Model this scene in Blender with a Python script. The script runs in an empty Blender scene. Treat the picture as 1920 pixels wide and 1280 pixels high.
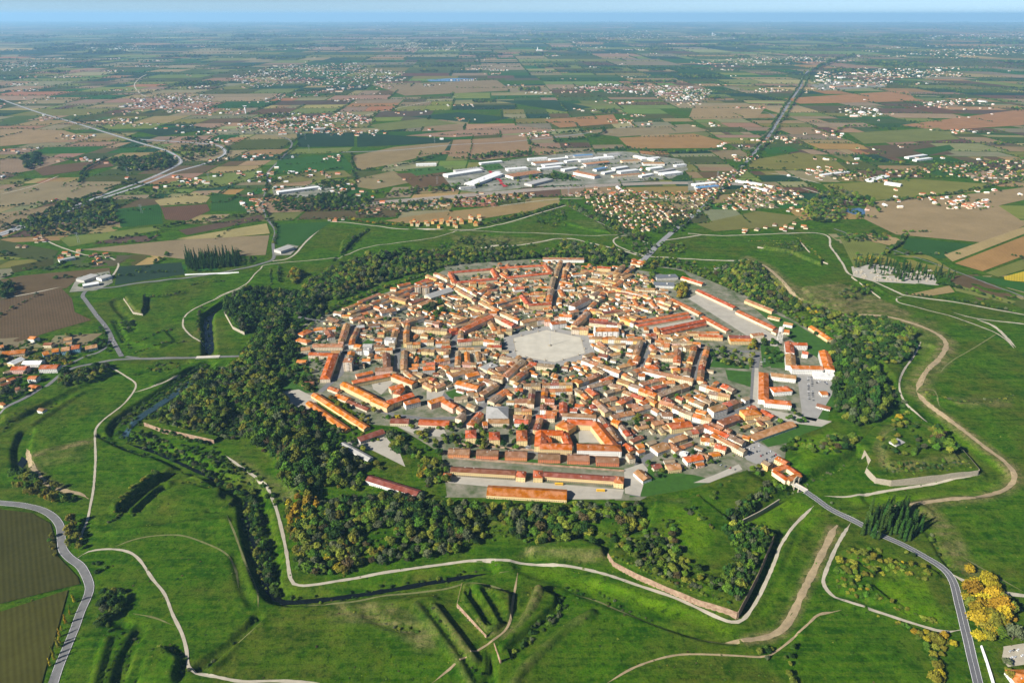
import bpy, math, random
import numpy as np
from mathutils import Vector

R = math.radians
rng = random.Random(7)
nrg = np.random.default_rng(11)
scene = bpy.context.scene
coll = scene.collection

# ------------------------------------------------------------------ camera
CAM_H = 620.0
PITCH = R(25.55)
FPX = 1280.0
cam_data = bpy.data.cameras.new('camera')
cam_data.lens = 24.0
cam_data.sensor_width = 36.0
cam_data.clip_start = 5.0
cam_data.clip_end = 300000.0
cam = bpy.data.objects.new('camera', cam_data)
coll.objects.link(cam)
cam.location = (0, 0, CAM_H)
cam.rotation_euler = (math.pi / 2 - PITCH, 0, 0)
scene.camera = cam

# ------------------------------------------------------------------ sky and sun
SUN_EL = R(33)
SUN_AZ = R(32)            # shadows run towards +X, turned this far to +Y
world = bpy.data.worlds.new('World')
scene.world = world
world.use_nodes = True
wn = world.node_tree
bg = wn.nodes['Background']
sky = wn.nodes.new('ShaderNodeTexSky')
sky.sky_type = 'NISHITA'
sky.sun_disc = False
sky.sun_elevation = SUN_EL
sky.sun_rotation = R(238)
sky.altitude = 620
sky.air_density = 0.5
sky.dust_density = 0.0
sky.ozone_density = 4.0
wn.links.new(sky.outputs[0], bg.inputs[0])
bg.inputs[1].default_value = 0.05

sun_data = bpy.data.lights.new('sun', 'SUN')
sun_data.energy = 5.0
sun_data.angle = R(0.5)
sun_data.color = (1.0, 0.955, 0.88)
sun = bpy.data.objects.new('sun', sun_data)
coll.objects.link(sun)
sd = Vector((math.cos(SUN_AZ) * math.cos(SUN_EL), math.sin(SUN_AZ) * math.cos(SUN_EL), -math.sin(SUN_EL)))
sun.rotation_euler = sd.to_track_quat('-Z', 'Y').to_euler()
sun.location = (-600, 300, 1500)

scene.view_settings.view_transform = 'Standard'
scene.view_settings.look = 'None'
scene.view_settings.gamma = 1.0
scene.view_settings.exposure = 1.05
scene.cycles.use_denoising = True
scene.cycles.denoiser = 'OPENIMAGEDENOISE'
scene.cycles.max_bounces = 4
scene.cycles.diffuse_bounces = 2
scene.cycles.glossy_bounces = 1
scene.cycles.transmission_bounces = 1
scene.cycles.volume_bounces = 2
scene.cycles.transparent_max_bounces = 4
scene.cycles.caustics_reflective = False
scene.cycles.caustics_refractive = False

# ------------------------------------------------------------------ survey: map point of the place seen at a picture point
CP, SP = math.cos(PITCH), math.sin(PITCH)


def at(px, py, z=0.0):
    x = (px - 960.0) / FPX
    y = (640.0 - py) / FPX
    t = (CAM_H - z) / (SP - y * CP)
    return (t * x, t * (CP + y * SP))


def ats(pts, z=0.0):
    return [at(p[0], p[1], z) for p in pts]


def P(s, z=0.0):
    v = [float(a) for a in s.replace(',', ' ').split()]
    return [at(v[i], v[i + 1], z) for i in range(0, len(v), 2)]


def cam_dist(x, y, z=0.0):
    return math.sqrt(x * x + y * y + (CAM_H - z) ** 2)


def in_view(x, y, m=60):
    d = y * CP + CAM_H * SP
    if d < 10:
        return False
    u = 960 + FPX * x / d
    v = 640 - FPX * (y * SP - CAM_H * CP) / d
    return -m < u < 1920 + m and -m < v < 1280 + m


def pip(x, y, poly):
    """points in polygon, x and y numpy arrays"""
    x = np.asarray(x, float)
    y = np.asarray(y, float)
    ins = np.zeros(x.shape, bool)
    n = len(poly)
    for i in range(n):
        x1, y1 = poly[i]
        x2, y2 = poly[(i + 1) % n]
        if y1 == y2:
            continue
        c = ((y1 > y) != (y2 > y)) & (x < (x2 - x1) * (y - y1) / (y2 - y1) + x1)
        ins ^= c
    return ins


def pip1(x, y, poly):
    ins = False
    x2, y2 = poly[-1]
    for x1, y1 in poly:
        if (y1 > y) != (y2 > y) and x < (x2 - x1) * (y - y1) / (y2 - y1) + x1:
            ins = not ins
        x2, y2 = x1, y1
    return ins


def dline(x, y, pts, closed=False):
    """distance to a polyline"""
    x = np.asarray(x, float)
    y = np.asarray(y, float)
    d = np.full(x.shape, 1e12)
    n = len(pts)
    for i in range(n if closed else n - 1):
        x1, y1 = pts[i]
        x2, y2 = pts[(i + 1) % n]
        vx, vy = x2 - x1, y2 - y1
        L = vx * vx + vy * vy + 1e-9
        t = np.clip(((x - x1) * vx + (y - y1) * vy) / L, 0, 1)
        d = np.minimum(d, (x - x1 - t * vx) ** 2 + (y - y1 - t * vy) ** 2)
    return np.sqrt(d)


def smooth_line(pts, step=6.0):
    """Catmull-Rom through the points, resampled"""
    p = [Vector(q).to_3d() if len(q) == 3 else Vector((q[0], q[1], 0)) for q in pts]
    if len(p) < 2:
        return [(q.x, q.y) for q in p]
    out = []
    for i in range(len(p) - 1):
        a = p[i - 1] if i > 0 else p[i] * 2 - p[i + 1]
        b, c = p[i], p[i + 1]
        d = p[i + 2] if i + 2 < len(p) else p[i + 1] * 2 - p[i]
        n = max(1, int((c - b).length / step))
        for k in range(n):
            t = k / n
            q = 0.5 * ((2 * b) + (c - a) * t + (2 * a - 5 * b + 4 * c - d) * t * t + (3 * b - a - 3 * c + d) * t ** 3)
            out.append((q.x, q.y))
    out.append((p[-1].x, p[-1].y))
    return out


# ------------------------------------------------------------------ materials
MATS = {}


def mat(name, col, var=0.25, scale=0.3, rough=0.9, col2=None, detail=4, rnd=0.0, metal=0.0, spec=0.2, bump=0.0, patch=0.0):
    """procedural material: a noise between two tones in world space (object random adds a per-object shift)"""
    if name in MATS:
        return MATS[name]
    m = bpy.data.materials.new(name)
    m.use_nodes = True
    nt = m.node_tree
    N, L = nt.nodes, nt.links
    b = N['Principled BSDF']
    b.inputs['Roughness'].default_value = rough
    b.inputs['Metallic'].default_value = metal
    b.inputs['Specular IOR Level'].default_value = spec
    geo = N.new('ShaderNodeNewGeometry')
    nz = N.new('ShaderNodeTexNoise')
    nz.inputs['Scale'].default_value = scale
    nz.inputs['Detail'].default_value = detail
    nz.inputs['Roughness'].default_value = 0.65
    L.new(geo.outputs['Position'], nz.inputs['Vector'])
    ramp = N.new('ShaderNodeMapRange')
    ramp.inputs[1].default_value = 0.3
    ramp.inputs[2].default_value = 0.7
    L.new(nz.outputs[0], ramp.inputs[0])
    mix = N.new('ShaderNodeMix')
    mix.data_type = 'RGBA'
    c1 = tuple(c * (1 - var) for c in col)
    c2 = col2 if col2 else tuple(min(1, c * (1 + var)) for c in col)
    mix.inputs['A'].default_value = (*c1, 1)
    mix.inputs['B'].default_value = (*c2, 1)
    L.new(ramp.outputs[0], mix.inputs['Factor'])
    out = mix.outputs['Result']
    if rnd > 0:
        oi = N.new('ShaderNodeObjectInfo')
        mr = N.new('ShaderNodeMapRange')
        mr.inputs[3].default_value = 1 - rnd
        mr.inputs[4].default_value = 1 + rnd
        L.new(oi.outputs['Random'], mr.inputs[0])
        hs = N.new('ShaderNodeHueSaturation')
        L.new(out, hs.inputs['Color'])
        L.new(mr.outputs[0], hs.inputs['Value'])
        mr2 = N.new('ShaderNodeMapRange')
        mr2.inputs[3].default_value = 0.5 - rnd * 0.06
        mr2.inputs[4].default_value = 0.5 + rnd * 0.06
        mm = N.new('ShaderNodeMath')
        mm.operation = 'FRACT'
        m7 = N.new('ShaderNodeMath')
        m7.operation = 'MULTIPLY'
        m7.inputs[1].default_value = 7.31
        L.new(oi.outputs['Random'], m7.inputs[0])
        L.new(m7.outputs[0], mm.inputs[0])
        L.new(mm.outputs[0], mr2.inputs[0])
        L.new(mr2.outputs[0], hs.inputs['Hue'])
        out = hs.outputs[0]
    if patch > 0:
        nb = N.new('ShaderNodeTexNoise')
        nb.inputs['Scale'].default_value = scale * .22
        nb.inputs['Detail'].default_value = 3
        L.new(geo.outputs['Position'], nb.inputs['Vector'])
        pm = N.new('ShaderNodeMapRange')
        pm.inputs[1].default_value = .38
        pm.inputs[2].default_value = .62
        pm.inputs[3].default_value = 1 - patch
        pm.inputs[4].default_value = 1 + patch
        L.new(nb.outputs[0], pm.inputs[0])
        hp = N.new('ShaderNodeHueSaturation')
        L.new(out, hp.inputs['Color'])
        L.new(pm.outputs[0], hp.inputs['Value'])
        ps = N.new('ShaderNodeMapRange')
        ps.inputs[1].default_value = .4
        ps.inputs[2].default_value = .6
        ps.inputs[3].default_value = 1.1
        ps.inputs[4].default_value = .92
        L.new(nb.outputs[0], ps.inputs[0])
        L.new(ps.outputs[0], hp.inputs['Saturation'])
        out = hp.outputs[0]
    L.new(out, b.inputs['Base Color'])
    if bump > 0:
        bp = N.new('ShaderNodeBump')
        bp.inputs['Strength'].default_value = bump
        bp.inputs['Distance'].default_value = 0.6
        L.new(nz.outputs[0], bp.inputs['Height'])
        L.new(bp.outputs[0], b.inputs['Normal'])
    MATS[name] = m
    return m


def tile_mat(name, col, rnd=0.2):
    """fired roof tiles: mottled tone, darker weathering, per-house shift"""
    return mat(name, col, var=0.28, scale=0.55, rough=0.85, detail=6, rnd=rnd, spec=0.1, patch=.16)


WALL = {
    'c': ('cream', (0.60, 0.50, 0.33)), 'w': ('white', (0.66, 0.64, 0.58)), 'y': ('yellow', (0.60, 0.45, 0.22)),
    'p': ('pink', (0.66, 0.42, 0.33)), 'o': ('ochre', (0.66, 0.40, 0.14)), 'g': ('grey', (0.42, 0.40, 0.36)),
    'b': ('beige', (0.60, 0.50, 0.36)), 'r': ('red', (0.52, 0.11, 0.05)), 'k': ('brick orange', (0.52, 0.19, 0.075)),
    'u': ('blue', (0.25, 0.42, 0.5)),
}
ROOF = {
    'R': ('red tile', (0.31, 0.090, 0.034)), 'B': ('brown tile', (0.185, 0.100, 0.054)), 'O': ('orange tile', (0.36, 0.108, 0.030)),
    'T': ('tan tile', (0.275, 0.140, 0.066)), 'G': ('grey', (0.30, 0.29, 0.27)), 'D': ('dark red tile', (0.165, 0.060, 0.036)),
    'M': ('weathered brown tile', (0.20, 0.140, 0.090)),
    'L': ('pale sheet metal', (0.60, 0.60, 0.58)), 'U': ('blue sheet metal', (0.10, 0.20, 0.34)), 'N': ('dark grey', (0.13, 0.14, 0.15)),
}
for k, (n, c) in WALL.items():
    mat('wall_' + n, c, var=0.10, scale=0.25, rough=0.9, rnd=0.12)
for k, (n, c) in ROOF.items():
    if 'tile' in n:
        tile_mat('roof_' + n, c)
    else:
        mat('roof_' + n, c, var=0.14, scale=0.2, rough=0.6, rnd=0.1)
M_GLASS = mat('window_glass', (0.035, 0.04, 0.045), var=0.3, rough=0.25, spec=0.5)
M_SHUT = mat('shutter_green', (0.06, 0.10, 0.06), var=0.3, rough=0.7)
M_ASPH = mat('asphalt', (0.105, 0.105, 0.11), var=0.12, scale=0.15, rough=0.95)
M_STREET = mat('street_asphalt', (0.13, 0.128, 0.125), var=0.18, scale=0.12, rough=0.95)
M_PALE = mat('pale_gravel', (0.33, 0.295, 0.225), var=0.15, scale=0.12, rough=1.0)
M_DIRT = mat('dirt_track', (0.26, 0.20, 0.115), var=0.25, scale=0.10, rough=1.0)
M_TRAIL = mat('grass_trail', (0.12, 0.125, 0.045), var=0.3, scale=0.15, rough=1.0)
M_PIAZZA = mat('piazza_gravel', (0.40, 0.37, 0.30), var=0.12, scale=0.05, rough=1.0)
M_STONE = mat('pale_stone', (0.30, 0.26, 0.19), var=0.18, scale=0.4)
M_BRICK = mat('rampart_brick', (0.27, 0.15, 0.095), var=0.4, scale=0.22, col2=(0.36, 0.26, 0.17), bump=0.4)
M_WATER = mat('canal_water', (0.02, 0.04, 0.045), var=0.2, scale=0.03, rough=0.08, spec=0.5)
M_MOATSHADE = mat('moat_shade_strip', (0.004, 0.006, 0.006), var=0.3, scale=0.1, rough=0.25, spec=0.3)  # near-black water tone that paints in the black shadow of the moats
M_POND = mat('pond_water', (0.05, 0.10, 0.16), var=0.1, scale=0.02, rough=0.1, spec=0.5)
M_WHITE = mat('white_paint', (0.75, 0.75, 0.73), var=0.04, scale=0.5, rough=0.7)
M_METAL = mat('galvanised_steel', (0.42, 0.43, 0.44), var=0.08, rough=0.45, metal=0.3)
M_CONC = mat('concrete', (0.50, 0.47, 0.42), var=0.12, scale=0.2)
M_BARK = mat('bark', (0.09, 0.065, 0.045), var=0.3, scale=1.0)
M_GRAVEL_GREY = mat('railway_ballast', (0.30, 0.265, 0.215), var=0.15, scale=0.06, rough=1.0)
M_STEEL = mat('rail_steel', (0.16, 0.12, 0.10), var=0.2, rough=0.6)
M_YELLOW = mat('bus_yellow', (0.75, 0.42, 0.02), var=0.05, rough=0.4)
M_TYRE = mat('tyre_rubber', (0.02, 0.02, 0.02), var=0.2)


# ------------------------------------------------------------------ mesh building
class MB:
    def __init__(self):
        self.v, self.f, self.m = [], [], []

    def quad(self, a, b, c, d, m=0):
        i = len(self.v)
        self.v += [a, b, c, d]
        self.f.append((i, i + 1, i + 2, i + 3))
        self.m.append(m)

    def tri(self, a, b, c, m=0):
        i = len(self.v)
        self.v += [a, b, c]
        self.f.append((i, i + 1, i + 2))
        self.m.append(m)

    def hexa(self, lo, hi, m=0, top=True, bottom=True):
        """prism from n bottom points to n top points (counter-clockwise seen from above)"""
        n = len(lo)
        i = len(self.v)
        self.v += list(lo) + list(hi)
        for k in range(n):
            j = (k + 1) % n
            self.f.append((i + k, i + j, i + n + j, i + n + k))
            self.m.append(m)
        if top:
            self.f.append(tuple(i + n + k for k in range(n)))
            self.m.append(m)
        if bottom:
            self.f.append(tuple(i + k for k in reversed(range(n))))
            self.m.append(m)

    def box(self, cx, cy, z0, sx, sy, h, ang=0.0, m=0, bottom=True):
        ca, sa = math.cos(ang), math.sin(ang)
        c = [(-sx / 2, -sy / 2), (sx / 2, -sy / 2), (sx / 2, sy / 2), (-sx / 2, sy / 2)]
        q = [(cx + u * ca - w * sa, cy + u * sa + w * ca) for u, w in c]
        self.hexa([(a, b, z0) for a, b in q], [(a, b, z0 + h) for a, b in q], m, bottom=bottom)

    def bar(self, p, q, r, n=6, r2=None, m=0):
        p, q = Vector(p), Vector(q)
        d = (q - p).normalized()
        u = d.orthogonal().normalized()
        w = d.cross(u)
        r2 = r if r2 is None else r2
        lo, hi = [], []
        for k in range(n):
            a = 2 * math.pi * k / n
            o = u * math.cos(a) + w * math.sin(a)
            lo.append(tuple(p + o * r))
            hi.append(tuple(q + o * r2))
        self.hexa(lo, hi, m)

    def mesh(self, name, mats):
        me = bpy.data.meshes.new(name)
        me.from_pydata(self.v, [], self.f)
        for mm in mats:
            me.materials.append(mm)
        if len(mats) > 1:
            me.polygons.foreach_set('material_index', self.m)
        me.update()
        return me

    def build(self, name, mats, parent=None, loc=None, rz=0.0):
        if not isinstance(mats, (list, tuple)):
            mats = [mats]
        o = bpy.data.objects.new(name, self.mesh(name, mats))
        coll.objects.link(o)
        if parent is not None:
            o.parent = parent
        if loc is not None:
            o.location = loc
        if rz:
            o.rotation_euler = (0, 0, rz)
        return o


def tag(o, label=None, cat=None, group=None, kind=None):
    if label:
        o['label'] = label
    if cat:
        o['category'] = cat
    if group:
        o['group'] = group
    if kind:
        o['kind'] = kind
    return o


def empty(name, loc, rz=0.0):
    o = bpy.data.objects.new(name, None)
    o.empty_display_size = 2.0
    coll.objects.link(o)
    o.location = loc
    o.rotation_euler = (0, 0, rz)
    return o


ORD = ['', 'second ', 'third ', 'fourth ', 'fifth ', 'sixth ', 'seventh ', 'eighth ', 'ninth ', 'tenth ', 'eleventh ', 'twelfth ',
       'thirteenth ', 'fourteenth ', 'fifteenth ', 'sixteenth ', 'seventeenth ', 'eighteenth ', 'nineteenth ', 'twentieth ',
       'twenty-first ', 'twenty-second ', 'twenty-third ', 'twenty-fourth ', 'twenty-fifth ', 'twenty-sixth ', 'twenty-seventh ',
       'twenty-eighth ', 'twenty-ninth ', 'thirtieth ']
for _t in ('thirt', 'fort', 'fift', 'sixt'):
    ORD += [_t + 'y-' + w for w in ('first ', 'second ', 'third ', 'fourth ', 'fifth ', 'sixth ', 'seventh ', 'eighth ', 'ninth ')] + [{'thirt': 'fortieth ', 'fort': 'fiftieth ', 'fift': 'sixtieth ', 'sixt': 'seventieth '}[_t]]

# marks of the place that labels refer to: wording and picture point
LANDMARKS = [(n, at(x, y)) for n, x, y in [
    ('the hexagonal piazza', 1031, 648), ('the white cathedral', 1138, 625), ('the concrete water tower', 1463, 625),
    ('the beige tower block', 651, 700), ('the cream tower blocks', 792, 548), ('the long grey-roofed hangar', 822, 548),
    ('the grey hip-roofed hall', 934, 768), ('the arcaded stables', 1000, 890), ('the six brick barracks', 960, 852),
    ('the gatehouse by the bridge', 1475, 890), ('the white convent', 1525, 690), ('the convent car park', 1520, 740),
    ('the horseshoe barracks', 700, 735), ('the pink palace', 890, 605), ('the big parade ground', 1380, 580),
    ('the far red barracks', 900, 515), ('the grey school', 1245, 530), ('the lawn of the town park', 1385, 708),
    ('the yellow buses', 1130, 915), ('the long orange sheds', 640, 770), ('the orange-roofed school', 585, 630),
    ('the yellow poplar stand', 560, 970), ('the near bastion tip', 1383, 1150), ('the gatehouse car park', 1420, 850),
    ('the cypress grove', 1660, 985), ('the road fork', 1785, 1080), ('the bend of the grey road', 120, 1010),
    ('the straight moat bridge', 400, 670), ('the teal canal', 300, 755), ('the far white building', 1055, 487),
    ('the far gatehouse', 1195, 495), ('the round wooded bastion', 1700, 640), ('the bunker bastion', 1690, 855),
    ('the courtyard barracks', 1110, 825), ('the left roadside village', 70, 680), ('the walled cypress cemetery', 400, 500),
    ('the far cypress cemetery', 1690, 515), ('the main street corner', 1230, 745), ('the brick-faced rampart', 1260, 1110),
    ('the black moat corner', 520, 1110), ('the earthwork ravelin', 900, 1160), ('the tree-edged lawn bastion', 1300, 1000),
]]


def rank_labels(items, fmt, extra_landmarks=()):
    """items: [(obj, desc, x, y)]; every label ranks a thing among its look-alikes by distance from a mark of the place"""
    lm = LANDMARKS + list(extra_landmarks)
    groups = {}
    for it in items:
        o, desc, x, y = it
        best = min(lm, key=lambda a: (a[1][0] - x) ** 2 + (a[1][1] - y) ** 2)
        groups.setdefault((desc, best[0]), []).append((math.hypot(best[1][0] - x, best[1][1] - y), o))
    for (desc, name), lst in groups.items():
        lst.sort(key=lambda a: a[0])
        for k, (d, o) in enumerate(lst):
            o['label'] = fmt.format(desc=desc, ord=ORD[min(k, len(ORD) - 1)], mark=name)


# ------------------------------------------------------------------ terrain heights
GX0, GX1, GY0, GY1, GS = -1320.0, 1401.0, 380.0, 2240.0, 3.0
xs = np.arange(GX0, GX1 + 0.1, GS)
ys = np.arange(GY0, GY1 + 0.1, GS)
XX, YY = np.meshgrid(xs, ys)
ZZ = np.zeros_like(XX)
DRY = np.zeros_like(XX)          # dry, straw-coloured grass
LUSH = np.zeros_like(XX)         # fresh mown grass


def window(pts, pad):
    ax = [p[0] for p in pts]
    ay = [p[1] for p in pts]
    i0 = int(np.clip((min(ax) - pad - GX0) / GS, 0, len(xs) - 1))
    i1 = int(np.clip((max(ax) + pad - GX0) / GS + 2, 1, len(xs)))
    j0 = int(np.clip((min(ay) - pad - GY0) / GS, 0, len(ys) - 1))
    j1 = int(np.clip((max(ay) + pad - GY0) / GS + 2, 1, len(ys)))
    return slice(j0, j1), slice(i0, i1)


def sstep(t):
    t = np.clip(t, 0, 1)
    return .25 * t * t * (3 - 2 * t) + .75 * t


def raise_poly(s, h, slope=10.0, dry=0.0):
    if h < 6:
        h, slope = h * 1.8, slope * .7
    pts = P(s) if isinstance(s, str) else s
    w = window(pts, 4)
    d = dline(XX[w], YY[w], pts, True)
    ins = pip(XX[w], YY[w], pts)
    k = np.where(ins, sstep(d / slope), 0)
    if h >= 0:
        ZZ[w] = np.maximum(ZZ[w], h * k)
    else:
        ZZ[w] = ZZ[w] * (1 - k) + h * k
    if dry:
        edge = np.where(ins, np.clip(1 - np.abs(d - slope * .5) / slope, 0, 1), 0)
        DRY[w] = np.maximum(DRY[w], dry * edge)


def carve(s, depth, flat, slope, dry=0.0, smooth=True):
    pts = P(s) if isinstance(s, str) else s
    if smooth:
        pts = smooth_line(pts, 12)
    w = window(pts, flat + slope + 6)
    d = dline(XX[w], YY[w], pts)
    k = 1 - sstep((d - flat) / slope)
    ZZ[w] = ZZ[w] * (1 - k) + depth * k
    if dry:
        DRY[w] = np.maximum(DRY[w], dry * np.clip(1 - d / (flat + slope), 0, 1))


def ridge(s, h, flat, slope, dry=0.0):
    h *= 1.7
    slope *= .75
    pts = smooth_line(P(s), 12)
    w = window(pts, flat + slope + 6)
    d = dline(XX[w], YY[w], pts)
    k = 1 - sstep((d - flat) / slope)
    ZZ[w] = np.maximum(ZZ[w], h * k)
    if dry:
        DRY[w] = np.maximum(DRY[w], dry * k)


def cover(s, arr, val, soft=14.0):
    pts = P(s)
    w = window(pts, 4)
    d = dline(XX[w], YY[w], pts, True)
    k = np.where(pip(XX[w], YY[w], pts), sstep(d / soft), 0)
    arr[w] = np.maximum(arr[w], val * k)


def cover_line(s, arr, val, half):
    pts = smooth_line(P(s), 12)
    w = window(pts, half + 6)
    d = dline(XX[w], YY[w], pts)
    k = np.clip(1.5 - 1.5 * d / half, 0, 1)
    arr[w] = np.maximum(arr[w], val * k)


# ramparts and bastions
RAMP_NEAR = '560,1062 553,1000 565,950 640,935 720,955 800,975 905,965 1065,965 1200,955 1215,985 1150,1020 1040,1000 905,985 800,1030 700,1045 620,1062'
BASTION_NEAR = '1139,1046 1150,1061 1192,1083 1250,1109 1308,1133 1381,1156 1420,1084 1449,1012 1375,985 1310,935 1225,945 1210,1000 1152,1026'
raise_poly(RAMP_NEAR, 8, 22)
raise_poly(BASTION_NEAR, 9.5, 3.5)
ridge('1165,1040 1210,1062 1310,1104 1368,1122 1426,1012', 7.4, 2, 7)
raise_poly('1172,1035 1365,1118 1425,1018 1365,1000 1300,950 1240,960 1225,1005', 7, 12)
carve('1200,1030 1300,1060 1340,1050 1380,1010', 6.5, 20, 14)
raise_poly('550,950 505,860 470,825 455,770 400,815 280,800 335,745 375,705 440,692 470,650 500,610 530,600 540,640 520,690 520,735 570,785 630,845 680,895 640,915', 8, 16)
raise_poly('432,560 470,547 560,557 610,562 590,590 545,615 500,605 460,628 440,615 422,586', 8, 14)
raise_poly('565,540 625,502 705,482 830,474 1005,470 1055,455 1165,476 1150,492 1100,486 1010,484 840,492 720,520 640,552', 7, 14)
raise_poly('1405,495 1445,540 1485,565 1560,593 1640,600 1705,622 1722,645 1690,682 1640,700 1660,755 1640,790 1600,800 1572,780 1580,690 1560,640 1500,600 1440,568 1385,545 1345,510', 9, 18)
raise_poly('1620,860 1600,840 1640,800 1700,792 1745,800 1795,842 1833,890 1710,905 1669,909 1640,905 1622,886 1630,871', 10, 3.5)
raise_poly('1632,848 1652,806 1700,800 1742,808 1782,842 1815,880 1710,893 1672,896 1645,890 1640,870', 17, 16, .5)
raise_poly('1480,858 1545,828 1610,828 1615,845 1520,892 1490,878', 4, 12)
raise_poly('1285,935 1330,905 1400,880 1440,905 1475,905 1380,972 1350,985 1300,960', 6, 16)
raise_poly('1090,1010 1140,1030 1135,1050 990,1045 980,1025', 5, 12, 0.5)
# ravelins and lunettes in front of the moat
raise_poly('857,1137 866,1096 905,1098 962,1115 964,1158 935,1192 911,1197', 9, 5, .45)
carve('880,1112 900,1140 918,1172', 3.0, 4, 4)
carve('912,1112 930,1140 942,1164', 3.0, 4, 4)
raise_poly('938,1243 925,1208 962,1172 985,1120 1015,1106 1048,1122 1045,1150 1000,1190 945,1246', 9, 5)
ridge('1010,1112 995,1150 950,1195', 7, 4, 6, .5)
carve('985,1120 965,1165 930,1205', 2, 5, 5)
carve('800,1130 838,1185 880,1240 912,1285', -8, 3, 5)
carve('828,1122 862,1170 905,1225 940,1280', -5, 3, 5)
ridge('815,1140 850,1185 890,1240', 3.5, 2, 6, .5)
ridge('780,1135 815,1180 855,1235 880,1280', 2.5, 2, 6, .3)
carve('1055,1150 1010,1190 960,1235 915,1285', -6, 6, 7)
ridge('1110,1150 1060,1180 985,1250 960,1285', 3, 2, 7, .25)
raise_poly('1570,1035 1590,1022 1640,1045 1745,1068 1775,1085 1700,1090 1600,1055', 4, 8)
raise_poly('1565,1060 1600,1050 1650,1080 1640,1100 1690,1140 1640,1135 1575,1112', 3, 8)
raise_poly('228,965 300,905 380,890 425,915 420,940 330,960', 4, 12)
raise_poly('200,955 290,885 310,892 225,970', 5, 8)
carve('205,982 265,928 325,882 345,878', -7, 4, 6)
carve('245,968 275,945 306,916', -5, 3, 6)
carve('394,958 437,942 455,930', -5, 3, 6)
carve('187,814 230,835 277,852', -5, 2.5, 5)
carve('300,925 350,905 400,915', -3, 3, 6)
ridge('330,940 390,905 430,915', 3, 3, 7)
carve('0,811 35,776 87,764 131,741', -5, 4, 6)
ridge('55,800 100,770 150,740', 2, 3, 8)
ridge('290,720 330,700 360,690', 2.5, 3, 7)
carve('260,700 300,690 350,680', -4, 3, 6)
ridge('1090,1100 1180,1130 1300,1175', 2.2, 2, 6)
ridge('1500,1190 1560,1130 1620,1140', 1.6, 2, 7)
ridge('1740,960 1700,945 1600,965', 1.8, 3, 8)
carve('1745,1000 1770,1045 1785,1065', -4, 2, 5)
ridge('660,1140 740,1130 810,1125', 2, 3, 7)
carve('690,1150 730,1170 780,1180', -3, 3, 6)
ridge('470,1160 440,1210 400,1255', 2, 2, 6)
carve('560,520 640,500 700,478', -4, 4, 7)
ridge('330,600 380,590 420,560', 2, 3, 8)
carve('215,600 235,640 245,655', -4, 3, 6)
carve('630,488 650,462 690,432', -5, 3, 6)
ridge('700,440 800,430 900,440', 1.6, 3, 8)
carve('860,452 900,440 960,448', -4, 4, 7)
carve('1420,470 1500,462 1550,492', -4, 3, 6)
ridge('1560,540 1620,530 1680,560', 2, 3, 8)
ridge('1740,740 1820,760 1900,745', 1.8, 3, 8)
ridge('205,1000 320,985 425,975', 2.0, 2, 7)
carve('230,1175 215,1230 195,1285', -6, 5, 6)
ridge('200,1200 185,1250 175,1290', 2.5, 2, 6)
carve('262,1180 235,1230 222,1285', -6, 4, 6)
raise_poly('255,1285 270,1230 310,1210 345,1235 330,1290', 5, 9)
carve('375,1250 440,1200 482,1158', -5, 3, 5)
carve('440,1040 452,1090 470,1130', -3, 2.5, 5)
# lunette at the upper side of the glacis
raise_poly('232,560 275,555 275,580 268,592 252,588 238,572', 5, 7, .6)
carve('268,556 222,560 217,572 245,605 248,620', -4, 4, 7)
raise_poly('235,645 310,618 330,640 300,655', 2.5, 9)
raise_poly('640,455 655,440 672,445 650,470 636,478', 4, 7, .4)
raise_poly('690,520 735,480 765,470 750,500 705,535', 5, 10)
raise_poly('1430,462 1500,452 1505,470 1545,490 1540,500 1480,475 1430,468', 5, 8, .3)
raise_poly('1500,540 1570,530 1625,555 1590,575 1530,575', 4, 12, .8)
raise_poly('1040,415 1060,398 1130,420 1150,440 1100,432', 3, 14)
raise_poly('840,468 870,445 960,450 940,465', 3, 12)
raise_poly('0,755 60,735 200,690 215,700 120,745 60,775 0,800', 3, 12)
# moats
carve('458,905 467,983 484,1047 499,1092 522,1115 548,1119 653,1108 770,1089 857,1074 915,1065', -9, 8, 6)
carve('480,905 498,983 514,1045 516,1085', -8, 5, 6)
carve('467,924 379,881 292,842 240,825 220,808 228,788 262,762 300,738 350,704 388,682', -8, 10, 9)
carve('392,664 391,633 389,595 398,583 431,567 470,560', -9, 9, 6)
carve('1465,1000 1450,1035 1430,1085 1405,1125 1385,1150', -3, 4, 8)
carve('1390,975 1440,945 1495,912 1560,880 1612,852', -7, 5, 5, smooth=False)
carve('1087,1092 1150,1126 1220,1160 1310,1190 1380,1200', -5, 2.5, 4)
carve('985,1058 1060,1085 1140,1118 1250,1152 1330,1172 1390,1178 1440,1155 1480,1085 1520,1000', -3, 11, 8)
carve('1650,690 1690,745 1700,790', -5, 6, 12)
carve('1735,650 1705,720 1760,790 1840,860 1875,895 1840,915 1760,915 1640,935', -4.5, 12, 9)
carve('48,810 38,840 42,872', -6, 8, 6)
carve('0,812 30,795 62,775 100,758', -3, 4, 8)
carve('1445,520 1500,562 1590,592', -4.5, 8, 7)
carve('700,520 760,480 840,470', -4, 6, 10)
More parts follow.
